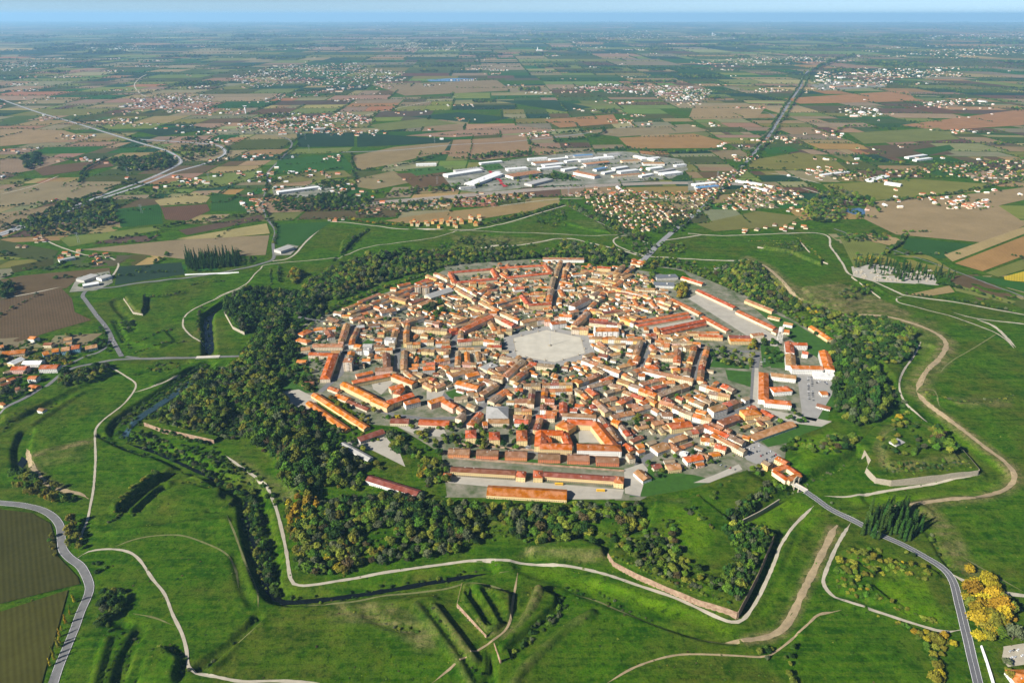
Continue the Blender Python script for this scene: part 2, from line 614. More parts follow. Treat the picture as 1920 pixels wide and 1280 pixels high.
# gentle unevenness of the meadows
fine = np.zeros_like(ZZ)
for k in range(14):
    a = nrg.uniform(0, 6.283)
    wl = nrg.uniform(35, 160)
    fine += 0.16 * np.sin((XX * math.cos(a) + YY * math.sin(a)) * 6.283 / wl + nrg.uniform(0, 6.28))
ZZ += fine * np.where(ZZ < -3, .3, 1)
TOWN = P('560,725 545,640 560,615 620,578 700,545 790,515 830,497 1000,486 1190,492 1280,505 1400,555 1480,595 1565,645 1565,740 1545,800 1475,825 1470,880 1385,885 1300,915 1215,930 1200,938 835,932 815,870 690,900 600,800 525,740')
wt = window(TOWN, 4)
tin = pip(XX[wt], YY[wt], TOWN)
ZZ[wt] = np.where(tin, np.where(ZZ[wt] > 1.5, ZZ[wt] * 0.5, 0), ZZ[wt])
TRACED = [
    ('b', '0,563 115,540 135,560 140,585 172,600 100,620 0,652'), ('b', '40,517 205,502 208,512 150,520 125,540 0,560 0,525'),
    ('v', '222,500 340,492 346,514 215,535'), ('s', '330,448 500,419 506,438 380,450'), ('t', '150,468 330,450 505,441 498,478 345,486 240,474'),
    ('o', '110,446 290,425 302,431 130,463'), ('b', '335,432 490,403 498,411 350,441'), ('g', '220,392 300,383 305,420 226,426'),
    ('b', '302,389 388,383 394,395 352,414 310,412'), ('s', '290,376 368,361 394,370 385,381 300,386'), ('g', '396,361 470,371 480,396 396,396'),
    ('o', '320,341 490,316 495,335 400,353 310,353'), ('t', '0,400 115,384 105,395 0,427'), ('t', '0,357 95,341 230,341 190,366 60,384 0,386'),
    ('d', '0,450 110,470 95,492 0,478'), ('e', '20,500 100,485 100,497 25,512'), ('g', '515,441 520,421 620,416 575,449 560,461 520,461'), ('o', '520,331 640,316 660,331 520,346'),
    ('g', '520,301 640,286 665,319 515,326'), ('t', '660,293 740,276 845,266 832,285 720,311 672,320'), ('t', '850,263 985,256 990,271 1060,286 900,301 840,293'),
    ('v', '669,249 850,262 840,268 670,276'), ('v', '556,251 664,249 664,275 560,276'), ('t', '666,336 738,321 778,341 700,356 671,351'),
    ('b', '742,326 830,321 868,341 782,356'), ('g', '602,351 660,346 700,365 640,366'), ('r', '720,414 800,401 1010,379 1034,383 1000,395 900,411 760,419'),
    ('r', '1160,259 1300,251 1370,268 1340,278 1180,279'), ('t', '1080,246 1290,233 1330,246 1160,257'), ('o', '1404,301 1500,286 1560,296 1590,320 1480,319 1405,318'),
    ('o', '1542,346 1720,336 1860,346 1832,360 1640,376 1560,361'), ('o', '1306,421 1420,396 1500,406 1470,425 1340,434'),
    ('t', '1626,379 1830,363 1925,351 1925,374 1872,386 1925,421 1872,449 1842,455 1680,440 1620,411'), ('o', '1572,441 1612,447 1662,461 1652,490 1602,503'),
    ('s', '1614,438 1680,446 1690,451 1682,464 1622,450'), ('g', '1702,446 1830,459 1842,463 1762,486 1692,466'), ('s', '1770,478 1925,424 1925,437 1786,491'),
    ('r', '1790,494 1925,441 1925,478 1842,509'), ('o', '1848,512 1925,484 1925,504 1872,520'), ('y', '1882,519 1925,508 1925,529 1884,526'),
    ('g', '1822,517 1868,522 1925,532 1925,549 1832,524'), ('o', '1782,531 1905,566 1895,571 1792,546'), ('s', '1700,553 1780,536 1790,548 1740,556'),
    ('e', '-40,950 60,962 95,982 104,1015 108,1042 146,1082 150,1095 -40,1142'), ('e', '-40,1160 128,1106 108,1180 84,1260 74,1300 -40,1300'),
    ('v', '930,189 1040,188 1110,202 1060,210'), ('v', '770,219 860,211 960,221 900,232'), ('p', '700,160 930,150 960,170 760,180'),
    ('r', '1690,235 1920,205 1920,235 1760,245'), ('r', '1470,185 1700,170 1720,190 1500,195'), ('t', '1300,200 1440,195 1420,222 1290,225'),
    ('o', '690,235 800,222 860,232 720,246'), ('t', '760,255 960,235 1050,245 850,258'), ('t', '0,240 120,245 170,260 0,275'),
    ('r', '1020,225 1150,215 1160,232 1050,240'), ('b', '60,315 200,300 215,312 80,330'), ('p', '0,300 70,290 130,300 60,320 0,330'),
    ('v', '250,245 360,236 400,242 300,256'), ('o', '1590,250 1760,240 1800,262 1620,270'), ('b', '1620,275 1740,268 1790,290 1660,296'),
    ('g', '1710,282 1780,272 1790,280 1740,292'), ('g', '1430,278 1480,275 1500,284 1440,290'), ('g', '1730,320 1830,312 1840,322 1760,330'),
]
for _k, _s in TRACED:
    _p = P(_s)
    if min(q[1] for q in _p) < GY1:
        _w = window(_p, 4)
        _d = dline(XX[_w], YY[_w], _p, True)
        ZZ[_w] = np.where(pip(XX[_w], YY[_w], _p) | (_d < 6), 0, ZZ[_w])
edge = np.minimum(np.minimum(XX - GX0, GX1 - XX), np.minimum(YY - GY0, GY1 - YY))
ZZ *= np.clip(edge / 60, 0, 1)
ZZ[-1, :] = ZZ[0, :] = 0
ZZ[:, 0] = ZZ[:, -1] = 0


def hz(x, y):
    x = np.asarray(x, float)
    y = np.asarray(y, float)
    u = np.clip((x - GX0) / GS, 0, len(xs) - 1.001)
    v = np.clip((y - GY0) / GS, 0, len(ys) - 1.001)
    i, j = u.astype(int), v.astype(int)
    fu, fv = u - i, v - j
    z = ZZ[j, i] * (1 - fu) * (1 - fv) + ZZ[j, i + 1] * fu * (1 - fv) + ZZ[j + 1, i] * (1 - fu) * fv + ZZ[j + 1, i + 1] * fu * fv
    inside = (x > GX0) & (x < GX1) & (y > GY0) & (y < GY1)
    return np.where(inside, z, 0.0)


def h1(x, y):
    return float(hz(np.array([x]), np.array([y]))[0])


# dry banks and mown strips
for s, v, h in [('1404,485 1433,499 1462,522 1500,560 1550,581 1593,590 1652,592 1704,604 1754,625 1774,645 1762,671 1736,697 1719,730', .75, 30),
                ('1719,730 1739,753 1797,800 1856,844 1885,867 1902,893 1885,914 1826,931 1768,937 1666,954', .75, 17),
                ('1564,992 1535,1050 1506,1108 1477,1167 1447,1190 1404,1197', .9, 12),
                ('1740,960 1770,990 1790,1030 1810,1060', .6, 22), ('45,862 58,875 80,900 120,920', .8, 12),
                ('55,855 110,840 170,825', .9, 12), ('1520,1060 1490,1130', .5, 10),
                ('640,1150 700,1150 760,1170 800,1200', .55, 22), ('440,860 480,890 540,930', .55, 16),
                ('700,535 760,505 840,500', .35, 20), ('1000,520 1010,524', .3, 10)]:
    cover_line(s, DRY, v, h)
for s, v in [('980,1022 1135,1040 1125,1060 1075,1058 960,1045', .75), ('1440,520 1520,540 1570,530 1640,552 1720,590 1680,605 1590,590 1500,565', .75),
             ('860,440 960,440 960,470 840,468', .5), ('1690,590 1760,600 1780,650 1740,700', .35), ('300,610 420,590 430,640 350,650', .12),
             ('820,420 1000,405 1000,415 860,432', .2), ('1215,930 1290,930 1300,960 1240,955', .35), ('60,850 170,830 165,870 70,880', .25), ('1560,575 1700,590 1745,615 1700,612 1600,598', .6), ('1040,400 1130,415 1150,435 1090,430', .3), ('840,440 1000,445 1040,455 860,470', .6), ('690,525 780,495 840,490 760,520', .4), ('1760,740 1900,742 1905,765 1800,768', .45)]:
    cover(s, DRY, v)
for s in ['1160,1080 1390,1170 1450,1150 1510,1000 1560,970 1500,960 1470,1060 1400,1170 1200,1105', '1740,640 1700,720 1760,800 1880,890 1800,915 1560,925 1600,950 1880,930 1905,890 1780,790 1725,725 1770,650',
          '985,1050 1160,1090 1400,1172 1370,1195 1100,1110 960,1070', '400,700 445,672 440,690 410,720', '530,1085 660,1092 900,1058 900,1050 700,1075 560,1100',
          '1240,955 1300,960 1350,1010 1320,1060 1240,1010', '1380,970 1490,925 1560,965 1480,975 1450,1000', '1620,1080 1740,1085 1790,1180 1700,1160 1640,1120',
          '1480,830 1560,800 1600,850 1500,880']:
    cover(s, LUSH, 1.0, 10)

# ------------------------------------------------------------------ ground sheet to the horizon
ex = [GX1 + 4 * 1.5 ** k for k in range(1, 27)]
ex = [x for x in ex if x < 95000]
gx = np.concatenate([-(np.array(ex[::-1]) - GX1) + GX0, xs, np.array(ex)])
gy = np.concatenate([np.array([-3000.0, -400.0, 200.0, 340.0]), ys, np.array([x - GX1 + GY1 for x in ex])])
nx, ny = len(gx), len(gy)
AX, AY = np.meshgrid(gx, gy)
AZ = hz(AX, AY)
verts = np.stack([AX, AY, AZ], -1).reshape(-1, 3).astype(np.float32)
idx = np.arange(nx * ny).reshape(ny, nx)
quads = np.stack([idx[:-1, :-1], idx[:-1, 1:], idx[1:, 1:], idx[1:, :-1]], -1).reshape(-1, 4)
gm = bpy.data.meshes.new('ground')
gm.vertices.add(len(verts))
gm.vertices.foreach_set('co', verts.ravel())
gm.loops.add(quads.size)
gm.loops.foreach_set('vertex_index', quads.ravel().astype(np.int32))
gm.polygons.add(len(quads))
gm.polygons.foreach_set('loop_start', np.arange(0, quads.size, 4, dtype=np.int32))
gm.polygons.foreach_set('loop_total', np.full(len(quads), 4, dtype=np.int32))
gm.polygons.foreach_set('use_smooth', np.ones(len(quads), dtype=bool))
gm.update()


def grid_attr(arr):
    out = np.zeros((ny, nx), np.float32)
    j0 = int(np.searchsorted(gy, GY0 - .01))
    i0 = int(np.searchsorted(gx, GX0 - .01))
    out[j0:j0 + len(ys), i0:i0 + len(xs)] = arr
    return out.ravel()


for nm, arr in (('dry', DRY), ('lush', LUSH)):
    a = gm.attributes.new(nm, 'FLOAT', 'POINT')
    a.data.foreach_set('value', grid_attr(arr))

gmat = bpy.data.materials.new('meadow')
gmat.use_nodes = True
nt = gmat.node_tree
N, L = nt.nodes, nt.links
b = N['Principled BSDF']
b.inputs['Roughness'].default_value = 1.0
b.inputs['Specular IOR Level'].default_value = 0.0
geo = N.new('ShaderNodeNewGeometry')


def noise(sc, det=5, rough=.6):
    n = N.new('ShaderNodeTexNoise')
    n.inputs['Scale'].default_value = sc
    n.inputs['Detail'].default_value = det
    n.inputs['Roughness'].default_value = rough
    L.new(geo.outputs['Position'], n.inputs['Vector'])
    return n.outputs[0]


def rng_map(src, a, b_, c=0, d=1):
    m = N.new('ShaderNodeMapRange')
    m.inputs[1].default_value = a
    m.inputs[2].default_value = b_
    m.inputs[3].default_value = c
    m.inputs[4].default_value = d
    L.new(src, m.inputs[0])
    return m.outputs[0]


def mixc(f, a, b_):
    m = N.new('ShaderNodeMix')
    m.data_type = 'RGBA'
    L.new(f, m.inputs['Factor'])
    for s, v in (('A', a), ('B', b_)):
        if isinstance(v, tuple):
            m.inputs[s].default_value = (*v, 1)
        else:
            L.new(v, m.inputs[s])
    return m.outputs['Result']


def attrf(n):
    a = N.new('ShaderNodeAttribute')
    a.attribute_name = n
    return a.outputs['Fac']


def mathn(op, a, b_):
    m = N.new('ShaderNodeMath')
    m.operation = op
    for i, v in enumerate((a, b_)):
        if isinstance(v, (int, float)):
            m.inputs[i].default_value = v
        else:
            L.new(v, m.inputs[i])
    m.use_clamp = True
    return m.outputs[0]


n_big = noise(0.0065, 6, .65)
n_mid = noise(0.045, 6, .7)
n_fine = noise(0.45, 3, .7)
n_tuft = noise(0.13, 5, .75)
mp = N.new('ShaderNodeMapping')
mp.inputs['Rotation'].default_value = (0, 0, R(28))
mp.inputs['Scale'].default_value = (0.012, 0.16, 0.1)
L.new(geo.outputs['Position'], mp.inputs['Vector'])
n_str = N.new('ShaderNodeTexNoise')
n_str.inputs['Scale'].default_value = 1.0
n_str.inputs['Detail'].default_value = 5
n_str.inputs['Distortion'].default_value = .6
L.new(mp.outputs[0], n_str.inputs['Vector'])
green = mixc(rng_map(n_mid, .4, .6), (0.015, 0.056, 0.001), (0.044, 0.110, 0.003))
brown = mixc(rng_map(n_mid, .4, .6), (0.022, 0.052, 0.002), (0.078, 0.088, 0.012))
c = mixc(rng_map(n_big, .46, .58, 0, .9), green, brown)
lush = mixc(rng_map(n_mid, .4, .6), (0.055, 0.138, 0.002), (0.105, 0.192, 0.004))
c = mixc(mathn('MULTIPLY', attrf('lush'), 0.85), c, lush)
dry = mixc(rng_map(n_mid, .4, .6), (0.085, 0.075, 0.028), (0.20, 0.155, 0.075))
df = mathn('MULTIPLY', attrf('dry'), rng_map(n_mid, .25, .6, .35, 1.25))
c = mixc(df, c, dry)
c = mixc(rng_map(n_str.outputs[0], .46, .6, 0, .55), c, (0.066, 0.118, 0.006))
c = mixc(rng_map(n_tuft, .52, .66, 0, .8), c, (0.008, 0.026, 0.001))
c = mixc(rng_map(n_tuft, .46, .34, 0, .5), c, (0.110, 0.130, 0.016))
c2 = mixc(rng_map(n_fine, .42, .64, 0, .42), c, (0.006, 0.018, 0.002))
L.new(c2, b.inputs['Base Color'])
bp = N.new('ShaderNodeBump')
bp.inputs['Strength'].default_value = .5
bp.inputs['Distance'].default_value = 1.0
L.new(n_fine, bp.inputs['Height'])
L.new(bp.outputs[0], b.inputs['Normal'])
gm.materials.append(gmat)
ground = bpy.data.objects.new('ground', gm)
coll.objects.link(ground)
tag(ground, 'green meadow land with moats, ramparts and open plain', None, None, 'structure')

# ------------------------------------------------------------------ farmland
FCOL = {'b': (0.100, 0.068, 0.038), 't': (0.225, 0.170, 0.092), 'g': (0.030, 0.085, 0.016), 'o': (0.140, 0.155, 0.040),
        'v': (0.024, 0.052, 0.026), 'y': (0.48, 0.34, 0.03), 'r': (0.26, 0.155, 0.065), 's': (0.27, 0.21, 0.095), 'd': (0.062, 0.082, 0.022),
        'p': (0.195, 0.155, 0.088), 'e': (0.055, 0.055, 0.014)}
fmat = bpy.data.materials.new('field_soil')
fmat.use_nodes = True
nt = fmat.node_tree
N, L = nt.nodes, nt.links
b = N['Principled BSDF']
b.inputs['Roughness'].default_value = 1.0
b.inputs['Specular IOR Level'].default_value = 0.0
geo = N.new('ShaderNodeNewGeometry')
ca = N.new('ShaderNodeAttribute')
ca.attribute_name = 'col'
uva = N.new('ShaderNodeAttribute')
uva.attribute_name = 'row'
wv = N.new('ShaderNodeTexWave')
wv.inputs['Scale'].default_value = 0.055
wv.inputs['Distortion'].default_value = 1.2
wv.inputs['Detail'].default_value = 2
wv.inputs['Detail Scale'].default_value = 2
L.new(uva.outputs['Vector'], wv.inputs['Vector'])
n1 = noise(0.010, 7, .7)
n2 = noise(0.15, 4, .7)
f1 = mathn('ADD', rng_map(n1, .3, .7, -.12, .32), rng_map(n2, .3, .7, -.05, .22))
f2 = mathn('ADD', f1, rng_map(wv.outputs['Fac'], 0, 1, 0, .34))
dk = N.new('ShaderNodeMix')
dk.data_type = 'RGBA'
dk.blend_type = 'MULTIPLY'
dk.inputs['Factor'].default_value = 1
L.new(ca.outputs['Color'], dk.inputs['A'])
dk.inputs['B'].default_value = (.45, .45, .42, 1)
L.new(mixc(f2, ca.outputs['Color'], dk.outputs['Result']), b.inputs['Base Color'])


def field_mesh(name, polys, z):
    """polys: [(points, colour, row angle)] -> one sheet"""
    v, f, cols, rows = [], [], [], []
    for pts, col, ang in polys:
        area = sum(pts[i][0] * pts[(i + 1) % len(pts)][1] - pts[(i + 1) % len(pts)][0] * pts[i][1] for i in range(len(pts)))
        if area < 0:
            pts = pts[::-1]
        i = len(v)
        for p in pts:
            v.append((p[0], p[1], (h1(p[0], p[1]) if p[1] < 2200 else 0) + z))
            cols.append((*col, 1))
            ca_, sa_ = math.cos(ang), math.sin(ang)
            rows.append((p[0] * ca_ + p[1] * sa_, 0.15 * (-p[0] * sa_ + p[1] * ca_), 0))
        f.append(tuple(range(i, i + len(pts))))
    me = bpy.data.meshes.new(name)
    me.from_pydata(v, [], f)
    a = me.attributes.new('col', 'FLOAT_COLOR', 'POINT')
    a.data.foreach_set('color', np.array(cols, np.float32).ravel())
    a = me.attributes.new('row', 'FLOAT_VECTOR', 'POINT')
    a.data.foreach_set('vector', np.array(rows, np.float32).ravel())
    me.materials.append(fmat)
    o = bpy.data.objects.new(name, me)
    coll.objects.link(o)
    tag(o, kind='structure')
    return o


GLACIS = P('-300,1400 -300,800 0,790 60,757 150,692 230,670 150,562 165,538 320,525 505,493 575,448 624,412 706,422 866,429 960,412 1062,380 1220,452 1290,425 1300,440 1538,436 1592,512 1700,552 1920,588 2150,640 2250,1400')
polys = [(P(s), FCOL[k], rng.uniform(0, 3.14)) for k, s in TRACED]
for fi, (pts, col, ang) in enumerate(polys):
    e = max(((pts[i], pts[(i + 1) % len(pts)]) for i in range(len(pts))), key=lambda q: math.dist(*q))
    ang = math.atan2(e[1][1] - e[0][1], e[1][0] - e[0][0]) + math.pi / 2
    field_mesh('field', [(pts, tuple(c_ * rng.uniform(.88, 1.12) for c_ in col), ang)], 0.4 + .012 * fi)


# patchwork of the plain: blocks split again and again, gently warped so that no two stretches run alike
def warp(u, v):
    k = 1 + v / 9000
    x = u + 260 * k * math.sin(v / 2100 / k + 1.3) + 190 * k * math.sin((u * .7 + v) / 2900 / k)
    y = v + 220 * k * math.sin(u / 1900 / k + .4) + 120 * k * math.sin((u - v * .4) / 1500 / k + 2) - 0.10 * u * min(1, v / 9000)
    return x, y


patches, hedges, copses = [], [], []
glac = GLACIS
traced_polys = [p[0] for p in polys]


def leaf(u0, u1, v0, v1):
    cu, cv = (u0 + u1) / 2, (v0 + v1) / 2
    x, y = warp(cu, cv)
    if not in_view(x, y, 500):
        return
    far = min(1.0, max(0.0, (cv - 5000) / 9000))
    g = 0.010 * min(u1 - u0, 700) + 1.5
    sh = rng.uniform(-.04, .04) * (v1 - v0)
    corners = [(u0 + g, v0 + g + sh), (u1 - g, v0 + g - sh), (u1 - g, v1 - g - sh), (u0 + g, v1 - g + sh)]
    edges = []
    ring = []
    for i in range(4):
        a, b_ = corners[i], corners[(i + 1) % 4]
        e = []
        for k in range(3):
            t = k / 3
            q = warp(a[0] + (b_[0] - a[0]) * t, a[1] + (b_[1] - a[1]) * t)
            e.append(q)
            ring.append(q)
        e.append(warp(*b_))
        edges.append(e)
    arr = np.array(ring)
    if pip(arr[:, 0], arr[:, 1], glac).any() or y < 700:
        return
    over = any(pip1(x, y, t) for t in traced_polys)
    kinds = ['t', 'b', 'o', 'g', 'd', 's', 'p', 'r', 'v']
    wts = [24, 11, 17, 10, 16, 6, 12, 6, 7]
    if far > .3:
        wts = [14, 6, 16, 8, 26, 3, 10, 3, 22]
    kd = rng.choices(kinds, wts)[0]
    col = tuple(min(1, c_ * rng.uniform(.82, 1.18)) for c_ in FCOL[kd])
    if not over:
        nst = rng.choices([1, 2, 3, 4], [48, 30, 14, 8])[0]
        if (u1 - u0) > 1.6 * (v1 - v0):
            ang = math.pi / 2
        else:
            ang = 0
        (ua, va), (ub, vb), (uc, vc), (ud, vd) = corners
        horiz = (u1 - u0) < 1.2 * (v1 - v0)
        cuts = [0] + sorted((i + rng.uniform(-.25, .25)) / nst for i in range(1, nst)) + [1]
        for i in range(nst):
            t0, t1 = cuts[i] + .004, cuts[i + 1] - .004

            def bil(s, t):
                x_ = (ua * (1 - s) + ub * s) * (1 - t) + (ud * (1 - s) + uc * s) * t
                y_ = (va * (1 - s) + vb * s) * (1 - t) + (vd * (1 - s) + vc * s) * t
                return warp(x_, y_)
            if horiz:
                cr = [(0, t0), (.33, t0), (.66, t0), (1, t0), (1, t1), (.66, t1), (.33, t1), (0, t1)]
            else:
                cr = [(t0, 0), (t1, 0), (t1, .33), (t1, .66), (t1, 1), (t0, 1), (t0, .66), (t0, .33)]
            if i:
                kd = rng.choices(kinds, wts)[0]
            col = tuple(min(1, c_ * rng.uniform(.82, 1.18)) for c_ in FCOL[kd])
            patches.append(([bil(*q) for q in cr], col, ang))
        if rng.random() < (.03 + .13 * far):
            copses.append((ring, cv))
    for e in edges[:2]:
        if rng.random() < (.58 if not over else .15):
            hedges.append((e, cv))


def split(u0, u1, v0, v1):
    du, dv = u1 - u0, v1 - v0
    cv = (v0 + v1) / 2
    tu = max(170, min(1300, .062 * cv)) * 1.4
    tv = max(120, min(1100, .055 * cv)) * 1.2
    wu, wv_ = du / tu, dv / tv
    if wu < rng.uniform(.8, 1.7) and wv_ < rng.uniform(.8, 1.7):
        leaf(u0, u1, v0, v1)
        return
    if wu * rng.uniform(.7, 1.3) > wv_:
        m = u0 + du * rng.uniform(.35, .65)
        split(u0, m, v0, v1)
        split(m, u1, v0, v1)
    else:
        m = v0 + dv * rng.uniform(.35, .65)
        split(u0, u1, v0, m)
        split(u0, u1, m, v1)


vv = 600.0
while vv < 60000:
    v2 = vv * 1.35 + 300
    half = v2 * .85 + 1500
    n = max(2, int(2 * half / (v2 * .5)))
    for i in range(n):
        split(-half + 2 * half * i / n, -half + 2 * half * (i + 1) / n, vv, v2)
    vv = v2
field_mesh('farmland', patches, 0.2)


# ------------------------------------------------------------------ roads, tracks, water
def ribbon(name, s, width, material, dz=0.25, smooth=True, closed=False, step=6.0, label=None, kind='structure', marks=None):
    pts = P(s) if isinstance(s, str) else s
    L_ = smooth_line(pts, step) if smooth else pts
    if not smooth:
        o2 = []
        for i in range(len(L_) - 1):
            n = max(1, int(math.dist(L_[i], L_[i + 1]) / step))
            o2 += [(L_[i][0] + (L_[i + 1][0] - L_[i][0]) * k / n, L_[i][1] + (L_[i + 1][1] - L_[i][1]) * k / n) for k in range(n)]
        L_ = o2 + [L_[-1]]
    A = np.array(L_)
    arc = np.concatenate([[0], np.cumsum(np.linalg.norm(np.diff(A, axis=0), axis=1))])
    tap = np.ones(len(A))
    if material in (M_DIRT, M_TRAIL, M_PALE, M_MOATSHADE) and name != 'road':
        tap = np.clip(np.minimum(arc, arc[-1] - arc) / 22.0, .12, 1)
    d = np.gradient(A, axis=0)
    nrm = np.stack([-d[:, 1], d[:, 0]], 1)
    nrm /= np.linalg.norm(nrm, axis=1)[:, None] + 1e-9

    def strip(nm, off, w, m, z, parent=None):
        v, f = [], []
        nc = 3 if w > 3 else 2
        jit = np.array([rng.uniform(-.10, .10) * w for _ in A]) if material in (M_DIRT, M_TRAIL, M_PALE, M_MOATSHADE) else np.zeros(len(A))
        for c_ in range(nc):
            o_ = off + (c_ / (nc - 1) - .5) * w * tap + jit * (1 if c_ else -1)
            Q = A + nrm * (o_[:, None] if isinstance(o_, np.ndarray) else o_)
            zz = hz(Q[:, 0], Q[:, 1]) + z
            v += [(Q[i, 0], Q[i, 1], zz[i]) for i in range(len(Q))]
        n_ = len(A)
        for c_ in range(nc - 1):
            for i in range(n_ - 1):
                f.append((c_ * n_ + i + 1, c_ * n_ + i, (c_ + 1) * n_ + i, (c_ + 1) * n_ + i + 1))
        me = bpy.data.meshes.new(nm)
        me.from_pydata(v, [], [tuple(reversed(q)) for q in f])
        me.materials.append(m)
        ob = bpy.data.objects.new(nm, me)
        coll.objects.link(ob)
        ob.parent = parent
        return ob

    o = strip(name, 0, width, material, dz)
    tag(o, label, None, None, kind)
    if marks:
        for off, w in marks:
            strip('road_marking', off, w, M_WHITE, dz + .06, o)
    return o


M_MOTOR = mat('motorway_asphalt', (0.20, 0.20, 0.20), var=.1, scale=.05)
edge10 = [(-4.6, .22), (4.6, .22)]
ribbon('road', '-40,938 0,943 40,946 75,954 98,967 112,985 115,1010 118,1030 130,1045 150,1060 162,1080 168,1100 163,1120 150,1150 140,1180 125,1215 110,1250 98,1285 85,1330', 10, M_STREET, .45, marks=edge10)
ribbon('road', '1500,914 1530,935 1560,957 1608,980 1650,1002 1695,1022 1735,1045 1770,1068 1788,1092 1800,1140 1812,1190 1824,1240 1838,1300', 10, M_ASPH, .45, marks=[(-4.7, .32), (0, .2), (4.7, .32)])
ribbon('side_road', '1774,1069 1800,1085 1850,1107 1880,1112 1960,1122', 6, M_PALE, .38)
ribbon('road', '-40,800 0,775 60,745 110,705 140,690 185,680 230,674 300,672 445,668 520,664', 8, M_STREET, .5)
ribbon('road', '228,668 215,645 200,615 180,590 162,565 155,555 163,545 190,541 215,538 260,531 330,523 400,514 455,503 493,494 513,484 512,458 516,432 501,409 493,382 498,359 501,330 505,320 529,296 547,272 540,261 516,254 481,251 430,246', 9, M_STREET, .55)
ribbon('slip_road', '236,668 260,672', 7, M_STREET, .5)
ribbon('slip_road', '92,700 130,682 160,668 185,660 203,645 207,625', 6, M_STREET, .42)
ribbon('road', '511,490 546,482 575,452 604,426 624,416 706,424 759,430 866,431 900,428 954,417 1010,400 1062,385', 6, M_PALE, .45)
ribbon('gravel_path', '400,560 458,534 487,505 508,495 633,482 692,463 808,447 866,433 950,436 1017,437 1104,442 1191,439', 3.4, M_PALE, .4)
ribbon('gravel_path', '382,645 356,627 343,610 350,589 379,572 423,552 461,537', 3.4, M_PALE, .4)
ribbon('gravel_path', '1191,439 1154,447 1154,458 1177,470 1209,479', 5, M_PALE, .42)
ribbon('moat_track', '900,466 987,458 1057,447 1104,455 1177,473 1206,480 1250,483 1367,489 1404,487', 7, M_PALE, .4)
ribbon('counterscarp_track', '1400,486 1433,499 1462,522 1500,560 1550,581 1593,590 1652,592 1704,604 1754,625 1774,645 1762,671 1736,697 1719,730', 9, M_DIRT, .35)
ribbon('counterscarp_track', '1719,730 1739,753 1797,800 1856,844 1885,867 1902,893 1885,914 1826,931 1768,937 1666,954', 7.5, M_DIRT, .35)
ribbon('counterscarp_track', '1570,985 1564,992 1535,1050 1506,1108 1477,1167 1447,1190 1404,1197 1360,1200', 8, M_DIRT, .35)
ribbon('moat_road', '1526,948 1491,983 1465,1018 1453,1050 1430,1102 1412,1135 1393,1158 1372,1163 1337,1152 1279,1126 1221,1105 1133,1076 1075,1062 987,1053 920,1050 857,1054 741,1070 653,1085 595,1095 560,1097 545,1085 537,1035 528,992 516,948 499,910 481,895 452,875 423,854', 4.2, M_PALE, .4)
ribbon('gravel_path', '204,687 233,703 254,719 249,736 227,761 198,784 181,802 178,822 179,863 176,910 170,945 163,977 152,1003 150,1025', 3.2, M_PALE, .35)
ribbon('gravel_path', '249,736 277,728 309,716 335,703 353,697', 3.5, M_PALE, .35)
ribbon('gravel_path', '146,1045 166,1034 204,1029 239,1034 262,1050 286,1085 309,1114 324,1152 341,1187 350,1219 354,1251 367,1261 408,1269 455,1278 520,1276 600,1280', 3.4, M_PALE, .38)
ribbon('dirt_track', '48,835 58,869 79,898 108,916 150,926 166,935', 7, M_DIRT, .3)
ribbon('grass_trail', '250,1150 290,1158 325,1172', 2.2, M_TRAIL, .3)
ribbon('grass_trail', '204,1029 250,1012 310,1002 360,1008 420,1035 440,1062 447,1100', 2.5, M_TRAIL, .3)
ribbon('grass_trail', '425,965 440,1000 462,1060 482,1105 484,1140', 2.5, M_TRAIL, .3)
ribbon('grass_trail', '545,1135 653,1129 723,1116 820,1107 875,1094 916,1097 962,1111', 2.6, M_TRAIL, .3)
ribbon('grass_trail', '548,1127 653,1119 770,1100 857,1084 957,1071', 2.2, M_TRAIL, .3)
ribbon('grass_trail', '375,1262 430,1215 490,1160', 3, M_TRAIL, .3)
ribbon('gravel_path', '805,1284 863,1240 930,1199 955,1170 962,1126 971,1073', 2.6, M_DIRT, .35)
ribbon('gravel_path', '1130,1285 1192,1250 1250,1231 1308,1226 1425,1231 1443,1228 1477,1205 1515,1172 1535,1155 1579,1143', 2.4, M_DIRT, .35)
ribbon('gravel_path', '1080,1113 1120,1123 1162,1143 1221,1166 1308,1194 1380,1204', 2.6, M_TRAIL, .3)
ribbon('ravelin_road', '1595,980 1570,1021 1550,1067 1544,1091 1558,1114 1587,1130 1652,1148 1710,1167 1768,1183 1802,1180', 4.2, M_PALE, .4)
ribbon('road', '1290,438 1360,442 1535,438 1558,464 1579,493 1593,514 1637,528 1681,547 1704,555 1797,568 1960,597', 6, M_PALE, .45)
ribbon('gravel_path', '1695,554 1682,560 1687,568 1739,581 1797,598 1856,619 1885,636 1902,654', 3.4, M_PALE, .4)
ribbon('farm_road', '1564,429 1678,470 1739,490 1821,520 1960,572', 5, M_STREET, .6)
ribbon('chalk_track', '1788,586 1830,597 1880,603 1960,612', 5, M_PALE, .38)
ribbon('chalk_track', '1832,599 1870,617 1905,652', 7, M_PALE, .42)
ribbon('moat_road', '1727,640 1713,666 1695,692 1687,718 1695,745 1719,774 1751,800', 3.4, M_PALE, .4)
ribbon('moat_road', '1838,890 1768,901 1681,914 1622,925 1587,931 1545,929', 3.4, M_PALE, .4)
ribbon('moat_road', '1439,525 1462,546 1485,560 1541,582 1564,590', 3.5, M_PALE, .4)
ribbon('grass_trail', '1719,731 1750,731 1758,750 1762,762', 3, M_TRAIL, .3)
ribbon('grass_trail', '1870,625 1830,650 1780,680 1762,700', 2.5, M_TRAIL, .3)
ribbon('grass_trail', '1920,1110 1860,1075 1800,1040', 2.5, M_TRAIL, .3)
